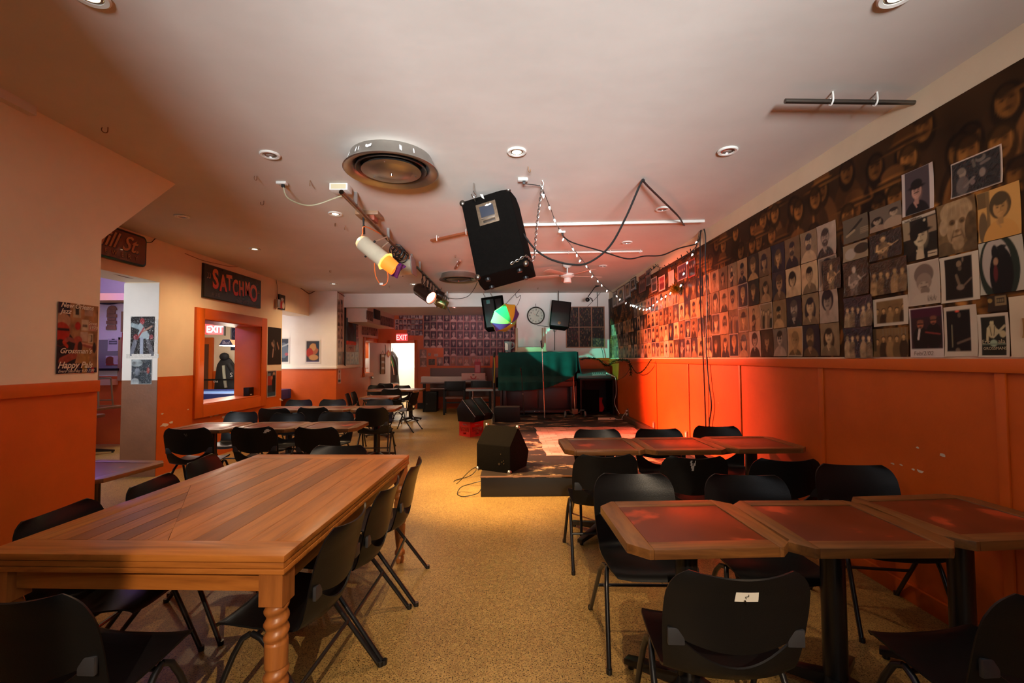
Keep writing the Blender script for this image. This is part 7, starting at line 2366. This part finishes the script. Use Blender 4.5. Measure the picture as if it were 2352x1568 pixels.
# ================================================================== BEHIND THE DOORS AND HATCHES
# --- open white door with its key rack
hx = dx0 + .01
dr = thing('door_1', None, None, (hx, YF - .01, 0), R(-118)); struct(dr)
dlen = .84
dm = mat('door_white', (.66, .55, .52), .5)
MB().bb(0, dlen, -.02, .02, .008, 1.94).build('leaf', dm, dr, bevel=.003)
MB().sphere((dlen - .07, -.055, .95), .03, 12).cyl((dlen - .07, -.02, .95), (dlen - .07, -.05, .95), .012).build('door_handle', MT['steel'], dr)
MB().sphere((dlen - .07, .055, .95), .03, 12).cyl((dlen - .07, .02, .95), (dlen - .07, .05, .95), .012).build('door_handle', MT['steel'], dr)
bpy.context.view_layer.update()
DW = dr.matrix_world
# rack hangs on the face turned to the room
side = 1 if (DW.to_3x3() @ Vector((0, 1, 0))).y < 0 else -1
def on_door(px, py):
    n_ = (DW.to_3x3() @ Vector((0, side, 0))); p0_ = DW @ Vector((.3, side * .026, 1))
    d_ = ray(px, py); t_ = (p0_ - Vector((0, 0, EYE))).dot(n_) / d_.dot(n_)
    return Vector((0, 0, EYE)) + d_ * t_


rzd = DW.to_euler().z + (PI if side > 0 else 0)
a, b = on_door(874, 813), on_door(883, 858)
kr = thing('key_rack', 'narrow wooden letter rack hanging on the open white door', 'rack', ((a.x + b.x) / 2, (a.y + b.y) / 2, (a.z + b.z) / 2), rzd)
ht = a.z - b.z; wd = .17
MB().bb(-wd / 2, wd / 2, -.012, 0, -ht / 2, ht / 2).build('board', mat('rack_wood', (.30, .15, .06), .5), kr)
for s_ in (-1, 1):
    MB().bb(s_ * wd / 2 - .012, s_ * wd / 2 + .012, -.02, 0, -ht / 2, ht / 2).build('side_rail', mat('rack_dark', (.07, .035, .015), .5) if s_ < 0 else bpy.data.materials['rack_dark'], kr)
for k in range(3):
    z = ht * (.40 - .31 * k)
    h_ = MB().bb(-wd / 2, wd / 2, -.03, -.010, z - .03, z - .02).build('slot', mat('slot_pale', (.55, .45, .3), .5) if k == 0 else bpy.data.materials['slot_pale'], kr)
    MB().bb(-.06, .05, -.026, -.012, z - .02, z + .035).build('papers', MT['paper'], h_)
MB().tube([(-wd / 2 + .02, -.006, ht / 2), (0, -.006, ht / 2 + .10), (wd / 2 - .02, -.006, ht / 2)], .004, 6).build('cord', MT['cable'], kr)
q = on_door(892, 812)
dd = thing('diamond_card', 'orange diamond-shaped paper on the open white door', 'card', q, rzd)
MB().prism([(0, -.115), (.115, 0), (0, .115), (-.115, 0)], .002, .006, M=MX).build('paper', mat('card_orange', (.60, .14, .05), .5), dd)
MB().prism([(-.03, -.05), (.035, -.055), (.045, .0), (.01, .055), (-.025, .02)], .0062, .0075, M=MX).build('gold_figure', mat('card_gold', (.72, .42, .10), .4), dd)
cable('thin_wire', [on_door(885, 791), on_door(886, 800), on_door(885.5, 815), on_door(881, 818)], .006, MT['cable'], 'black cord down the top of the open white door')

# --- store room: coats, box, shelf, mop
ct = thing('hanging_coat', 'dark coat hanging on the store room wall inside the doorway', 'coat', (-3.62, 14.35, 0))
P = []
for j in range(16):
    s_ = j / 15
    rr = float(np.interp(s_, [0, .06, .2, .6, 1], [.03, .09, .17, .20, .22]))
    P.append([(rr * math.cos(2 * PI * i / 18) * (1 + .06 * math.sin(i * 2.2 + j * .4)), .6 * rr * math.sin(2 * PI * i / 18), 1.72 - 1.05 * s_) for i in range(19)])
MB().grid(P).build('body', mat('coat_grey', (.035, .037, .036), .8), ct)
MB().tube(smooth([(.02, -.10, 1.58), (.11, -.12, 1.40), (.16, -.12, 1.12), (.17, -.11, .98)]), [.05] * 24 + [.05], 10).build('sleeve', mat('coat_black', (.012, .012, .012), .8), ct)
MB().prism([(-.04, 1.30), (.11, 1.22), (.06, 1.55), (-.02, 1.58)], .135, .15, M=MX).build('green_panel', mat('coat_green', (.02, .28, .10), .6), ct)
MB().tube(smooth([(-.03, -.13, 1.66), (.0, -.14, 1.45), (.07, -.15, 1.2), (.10, -.15, .98)]), .012, 8).build('white_trim', MT['white'], ct)
MB().tube([(0, .05, 1.70), (0, .05, 1.80), (0, .0, 1.82)], .008, 6).build('hanger', MT['steel'], ct)
sx_ = thing('dark_sack', 'dark grey sack with a white cloth below the hanging coat', 'sack', (-3.56, 14.30, 0))
MB().lathe([(.0005, .002), (.17, .0), (.19, .1), (.20, .5), (.17, .72), (.02, .76), (.0005, .76)], 18).build('sack', mat('sack_grey', (.07, .068, .058), .8, var=.3), sx_)
MB().prism([(-.19, .72), (.20, .72), (.24, .52), (.16, .48), (.10, .56), (.07, .42), (.03, .60), (-.19, .68)], .20, .215, M=MX).build('white_cloth', mat('cloth_white', (.85, .84, .80), .7), sx_)
bxm = mat('carton', (.62, .46, .24), .7)
bo = thing('cardboard_box', 'open cardboard box on the store room floor', 'box', (-2.93, 14.7, 0))
MB().bb(-.24, .24, -.2, .2, 0, .40).build('carton', bxm, bo, bevel=.004)
MB().bb(-.24, .0, -.23, -.2, .36, .48).build('flap', bxm, bo)
mo = thing('mop', 'mop handle leaning across the bright store room', 'mop', (-2.72, 14.5, 0))
MB().tube([(.06, 0, .1), (-.42, .55, 1.45)], .014, 8).build('handle', MT['white_plastic'], mo)
MB().tube([(.06, 0, .02), (.06, 0, .12)], [.09, .03], 10).build('head', mat('mop_red', (.55, .06, .05), .8), mo)
sh = thing('wall_shelf', 'pale shelf unit on the store room back wall', 'shelf', (-2.75, 16.05, 0))
sm_ = mat('shelf_pale', (.72, .62, .42), .6)
for z in (.75, 1.15, 1.55, 1.95):
    MB().bb(-.45, .5, -.18, .13, z, z + .03).build('shelf_board', sm_, sh)
for x in (-.45, .47):
    MB().bb(x, x + .03, -.18, .13, 0, 2.1).build('upright', sm_, sh)
for k, (x, z, w_, h_) in enumerate(((-.25, 1.18, .28, .26), (.2, 1.18, .3, .18), (-.1, .78, .4, .22), (.22, 1.58, .3, .3), (-.28, 1.98, .25, .2))):
    t = thing('stored_box', 'pale box on the store room shelf, ' + ['upper middle left', 'upper middle right', 'lowest', 'second from top', 'topmost'][k], 'box', (-2.75 + x, 16.0, z + .002))
    MB().bb(-w_ / 2, w_ / 2, -.12, .1, 0, h_).build('carton', [bxm, MT['white']][k % 2], t, bevel=.004)
mt_ = thing('electric_meter', 'white meter box high on the store room wall', 'box', (-2.40, 15.2, 1.85))
MB().bb(-.14, .14, -.08, .08, -.18, .18).build('case', MT['white_plastic'], mt_, bevel=.03)
MB().bb(-.02, .02, -.09, -.08, -.02, .10).build('dial', MT['cable'], mt_)

# --- service hatch: dispenser and bright window beyond
q = onX(842.5, 836, XL - .25)
ds = thing('soap_dispenser', 'white dispenser standing in the service hatch', 'dispenser', (XL - .22, q.y, hz0))
MB().bb(-.06, .06, -.07, .07, .12, .40).bb(-.05, .05, -.05, .05, .0, .14).build('body', MT['white_plastic'], ds, bevel=.015)
MB().bb(.055, .065, -.04, .04, .2, .3).build('window', MT['grey_plastic'], ds)

# --- pool room seen through the hatch
pt = thing('pool_table', 'blue-clothed pool table in the room beyond the hatch', 'pool table', (-6.1, 9.55, 0))
MB().bb(-1.15, 1.15, -.62, .62, .77, .80).build('bed', mat('pool_blue', (.10, .20, .46), .8), pt)
rl = mat('pool_rail', (.015, .030, .16), .5)
for x0, x1, y0_, y1_ in ((-1.25, 1.25, -.74, -.60), (-1.25, 1.25, .60, .74), (-1.25, -1.11, -.60, .60), (1.11, 1.25, -.60, .60)):
    MB().bb(x0, x1, y0_, y1_, .62, .825).build('rail', rl, pt, bevel=.01)
for sx in (-1, 1):
    for sy in (-1, 1):
        MB().cyl((sx * 1.05, sy * .52, 0), (sx * 1.05, sy * .52, .64), .06, .08, 14).build('leg', rl, pt)
MB().bb(-1.1, 1.1, -.55, .55, .58, .76).build('body', rl, pt)
a = onY(500, 792, 8.9)
pl = thing('pool_lamp', 'long lamp with dark end caps hanging over the pool table', 'lamp', (onY(520, 786, 8.9).x, 8.9, onY(520, 786, 8.9).z), R(6))
M_ = Matrix.Rotation(PI / 2, 4, 'Z') @ Matrix.Rotation(PI / 2, 4, 'X')
trap = [(-.125, -.055), (.125, -.055), (.06, .055), (-.06, .055)]
MB().prism(trap, 0, .02, M=Matrix.Rotation(PI / 2, 4, 'X')).build('end_cap', mat('lamp_navy', (.02, .022, .05), .4), pl)
e_ = MB().prism(trap, -.98, -.02, M=Matrix.Rotation(PI / 2, 4, 'X'))
e_.build('shade', mat('lamp_shade', (.75, .35, .2), .5, emit=.9, ecol=(1, .45, .2)), pl)
MB().bb(-.125, .125, .0, .98, -.070, -.057).build('diffuser', mat('lamp_tube', (1, 1, 1), .4, emit=9, ecol=(1, .93, .82)), pl)
lettering('lettering', 'Bud', .085, MT['paper'], pl, facing(0, -.03, -.021), .001, align='CENTER', shear=.15)
MB().tube([(0, .2, .05), (0, .2, HC - pl.location.z)], .006, 6).build('cord', MT['cable'], pl)
point('pool_lamp_glow', (pl.location.x - .2, 9.4, a.z - .3), (1, .86, .66), 22, .12)
a = onY(494, 756, 9.6)
e2 = thing('exit_sign', 'glowing red exit sign in the pool room beyond the hatch', 'exit sign', a, R(14))
MB().bb(-.17, .17, -.04, .04, -.11, .11).build('housing', bpy.data.materials['sign_red'], e2, bevel=.008)
lettering('lettering', 'EXIT', .19, wl, e2, facing(.01, -.066, -.043), .002, align='CENTER', bold=.005, sx=.80)
MB().bb(.17, .185, -.05, .05, -.13, .13).build('end_plate', MT['cable'], e2)
MB().tube([(-.10, 0, .10), (-.10, 0, HC - a.z)], .012, 8).build('stem', MT['dark_steel'], e2)
point('pool_exit_glow', (a.x, 9.3, a.z - .05), (1, .10, .08), 2.2, .05)
q = onY(479, 850, 11.45)
struct(MB().bb(-8.6, onY(488, 850, 11.45).x, 11.44, 11.5, 0, onY(480, 775, 11.45).z).bb(-8.3, onY(478, 850, 11.43).x, 11.42, 11.44, 0, onY(478, 790, 11.43).z, 1).build('door_2', [MT['orange'], mat('door_brown', (.10, .03, .01), .5)]))
q = onY(513, 855, 11.3)
jk = thing('hanging_jacket', 'black and white jacket hanging on the pool room wall', 'jacket', (q.x, 11.36, 0))
P = []
for j in range(16):
    s_ = j / 15
    rr = float(np.interp(s_, [0, .08, .22, .6, 1], [.05, .14, .22, .26, .28]))
    P.append([(rr * math.cos(2 * PI * i / 18) * (1 + .05 * math.sin(i * 1.9)) + .02, .32 * rr * math.sin(2 * PI * i / 18), 1.56 - .98 * s_) for i in range(19)])
MB().grid(P).build('body', mat('jacket_black', (.012, .012, .012), .7), jk)
MB().tube(smooth([(.13, -.05, 1.38), (.28, -.06, 1.12), (.34, -.05, .92)]), .065, 10).build('sleeve', bpy.data.materials['jacket_black'], jk)
pw = mat('jacket_white', (.40, .40, .30), .7)
MB().tube(smooth([(.02, -.09, 1.34), (.05, -.105, 1.1), (.10, -.11, .80)]), .035, 8).build('white_stripe', pw, jk)
MB().sphere((0, -.03, 1.56), .10, 12, sc=(1.2, .7, 1)).build('hood', bpy.data.materials['jacket_black'], jk)
lettering('lettering', 'Ba', .12, MT['paper'], jk, facing(-.20, .93, -.125), .001)
lettering('lettering', 'S', .15, MT['paper'], jk, facing(.20, 1.06, -.125), .001)
tag(MB().bb(q.x - .42, q.x + .35, 11.05, 11.12, .98, 1.02).build('coat_rail', MT['black_paint']), 'black rail in front of the jacket in the pool room', 'rail')
for (x0, y0_, x1, y1_), lab in (((530, 753, 545, 780), 'dark blue poster on the pool room wall, upper'), ((530, 786, 545, 804), 'dark blue poster on the pool room wall, lower')):
    p = Pic(24, 32, (.03, .03, .06)); p.ell(.6, .5, .3, .3, (.12, .13, .2)); p.ell(.6, .5, .24, .25, (.03, .03, .06))
    a, b = onY(x0, y0_, 11.49), onY(x1, y1_, 11.49)
    o = print_mesh('gig_poster', p, b.x - a.x, a.z - b.z, MT['poster']); o.location = ((a.x + b.x) / 2, 11.49, (a.z + b.z) / 2)
    tag(o, lab, 'poster')
# black desk calendars on the hatch sill
for k, (px, lab) in enumerate(((571, 'left of two small black cubes on the sill of the hatch'), (586, 'right of two small black cubes on the sill of the hatch, with a white mark'))):
    q = onX(px, 906, XS - .13)
    cu = thing('black_cube', lab, 'cube', (XS - .13, q.y, wz0 + .015), FACE_L, group='black cubes on the hatch sill')
    MB().bb(-.075, .075, -.05, .05, 0, .15).build('block', MT['black_paint'], cu, bevel=.004)
    if k:
        MB().prism([(-.02, .06), (.02, .06), (.025, .08), (.005, .09), (.012, .11), (-.008, .12), (-.018, .09)], .0505, .052, M=MX).build('white_mark', MT['paper'], cu)
        MB().bb(-.045, .045, -.053, -.050, .028, .036).build('printed_line', mat('print_grey', (.25, .24, .22), .5), cu)
    else:
        MB().bb(-.04, .02, -.053, -.050, .020, .032).build('printed_line', mat('print_pale', (.5, .45, .38), .5), cu)

# --- bar room at the left
lt2 = table(-3.28, 3.66, -6, 'low purple-lit pedestal table just beyond the end of the near left wall', 'tables in the bar room')
lt2.scale = (1.15, 1.15, .82)
table(-5.75, 6.0, 10, 'pedestal table in the bar room with a purple shine, seen left of the pier', 'tables in the bar room')
t3 = table(-6.55, 7.25, 0, 'pedestal table in the bar room carrying upturned folding chairs', 'tables in the bar room')


def folding_chair(loc, rz, label):
    t = thing('folding_chair', label, 'chair', loc, rz, 'folding chairs on the bar table')
    fr_ = mat('folding_frame', (.24, .17, .09), .4, .6) if 'folding_frame' not in bpy.data.materials else bpy.data.materials['folding_frame']
    MB().tube(smooth([(-.20, -.02, 0), (-.20, -.05, .45), (-.20, -.09, .80), (-.16, -.10, .845), (.16, -.10, .845), (.20, -.09, .80), (.20, -.05, .45), (.20, -.02, 0)], 6), .013, 8).build('frame', fr_, t)
    MB().bb(-.185, .185, -.105, -.085, .60, .82).build('backrest', MT['black_paint'], t, bevel=.008)
    MB().bb(-.18, .18, -.05, .30, .43, .45).build('seat', MT['black_paint'], t, bevel=.006)
    MB().tube([(-.18, .28, .43), (-.18, .34, .0)], .012, 8).tube([(.18, .28, .43), (.18, .34, .0)], .012, 8).tube([(-.18, .33, .08), (.18, .33, .08)], .009, 8).build('front_legs', fr_, t)
    return t


folding_chair((-6.55, 7.15, .755), R(10), 'folding chair with a tan frame standing on the bar room table, right one')
folding_chair((-7.05, 7.30, .755), R(-6), 'folding chair with a tan frame on the bar room table, left one')
table(-7.15, 7.30, 0, 'pedestal table in the bar room carrying the left folding chair', 'tables in the bar room')
BY = 8.19
bwood = mat('sign_wood', (.28, .15, .07), .6, var=.3, vscale=6)
ws_ = thing('board_sign', 'column of six brown boards hung on the purple-lit wall of the bar room', 'sign', (0, BY, 0))
for (x0, y0_, x1, y1_) in ((248.5, 711.5, 266, 721), (248, 721.5, 269.5, 729), (249.5, 730, 267, 736), (247, 736.5, 269, 744), (249, 745, 267, 749.5), (246, 749.5, 268, 757)):
    a, b = onY(x0, y0_, BY), onY(x1, y1_, BY)
    MB().bb(a.x, b.x, -.03, -.005, b.z, a.z).build('board', bwood, ws_, bevel=.004)
a, b = onY(249, 704, BY), onY(270, 712, BY)
MB().lathe([(.0005, 0), ((b.x - a.x) / 2, 0), ((b.x - a.x) / 2, .02), (.0005, .02)], 20, M=Matrix.Translation(((a.x + b.x) / 2, -.005, b.z)) @ MX, a0=0, a1=PI).build('board', bwood, ws_)
for (x0, y0_, x1, y1_), nm, lab, m_ in (((248, 778, 271, 806), 'wall_calendar', 'calendar sheet with a grey picture on the bar room wall', 0), ((243, 817, 271, 839), 'wall_card', 'card with a brown picture below the calendar in the bar room', 1)):
    a, b = onY(x0, y0_, BY - .03), onY(x1, y1_, BY - .03)
    p = Pic(28, 32, (.52, .48, .52))
    if m_ == 0:
        p.rect(.1, .55, .9, .85, (.10, .10, .11)); p.ell(.5, .7, .4, .06, (.35, .35, .38))
    else:
        p.ell(.35, .45, .4, .5, (.18, .05, .025)); p.rect(0, 0, 1, .12, (.25, .03, .02)); p.rect(.62, .2, 1, 1, (.45, .38, .38))
    o = print_mesh(nm, p, b.x - a.x, a.z - b.z, MT['poster'], curl=.006); o.location = ((a.x + b.x) / 2, BY - .03, (a.z + b.z) / 2)
    tag(o, lab, 'calendar' if m_ == 0 else 'card')
a, b = onY(225, 775, BY - .01), onY(276, 848, BY - .01)
bd_ = thing('notice_board', 'grey board with a pale edge behind the calendar in the bar room', 'board', (0, BY, 0))
MB().bb(a.x, b.x, -.02, 0, b.z, a.z).build('panel', mat('board_grey', (.22, .22, .21), .5), bd_)
MB().bb(a.x, b.x, -.03, 0, a.z - .04, a.z).build('top_edge', MT['white'], bd_)
MB().bb(b.x - .03, b.x + .03, -.03, 0, b.z - .2, a.z).build('side_edge', mat('edge_tan', (.35, .22, .1), .5), bd_)
MB().bb(a.x, b.x, -.10, 0, b.z - .02, b.z + .02).build('ledge', MT['black_paint'], bd_)
a, b = onY(279, 715, BY - .02), onY(292, 762, BY - .02)
fp = thing('framed_picture', 'brown framed picture at the edge of the pier in the bar room', 'framed picture', ((a.x + b.x) / 2, BY, (a.z + b.z) / 2))
wd, ht = b.x - a.x, a.z - b.z
MB().bb(-wd / 2, wd / 2, -.03, 0, -ht / 2, ht / 2).build('frame', mat('frame_tan', (.30, .18, .08), .5), fp, bevel=.005)
MB().bb(-wd / 2 + .04, wd / 2 - .04, -.034, -.028, -ht / 2 + .04, ht / 2 - .04).build('picture', mat('picture_dark', (.10, .05, .03), .4), fp)
a, b = onY(281, 763, BY - .02), onY(296, 845, BY - .02)
tag(MB().bb(a.x, b.x, BY - .03, BY, b.z, a.z).build('wall_poster', mat('panel_red', (.32, .03, .02), .4)), 'tall red poster beside the pier in the bar room', 'poster')
a, b = onY(226, 871, BY - .1), onY(260, 884, BY - .1)
tag(MB().bb(a.x, b.x, BY - .12, BY - .001, b.z, a.z).build('pale_shelf', mat('shelf_tan', (.55, .36, .18), .5)), 'small pale shelf on the orange wall of the bar room', 'shelf')
q = onZ(247, 662, 2.86)
bv = thing('duct_fan', 'round grey duct under the ceiling of the bar room', 'air vent', (q.x - .2, q.y, 2.70))
MB().lathe([(.45, .32), (.47, .05), (.62, .02), (.64, -.02), (.60, -.05), (.30, -.02), (.0005, -.02)], 40).build('housing', MT['dark_steel'], bv)
MB().lathe([(.0005, -.10), (.36, -.08), (.38, -.06), (.0005, -.05)], 32).build('dish', MT['steel'], bv)
a, b = onY(225, 673, 7.2), onY(300, 689, 7.2)
struct(MB().bb(a.x - .6, b.x + .3, 7.2, 7.5, b.z, a.z).build('trim_%d' % tn, mat('beam_yellow', (.42, .27, .08), .5))); tn += 1
cable('wall_cable', [onY(225, 695, BY - .04), onY(250, 697, BY - .04), onY(275, 694, BY - .04), onY(300, 696, BY - .04)], .02, MT['cable'], 'bundle of dark cables across the bar room wall above the board sign')
cable('wall_cable', [onX(240, 622, XS - .1), onX(275, 632, XS - .1), onX(300, 638, XS - .12), onX(322, 639, XS - .1), onX(338, 635, XS - .04)], .007, mat('cable_tan', (.18, .11, .06), .5), 'thin cable along the underside of the header to the pier')
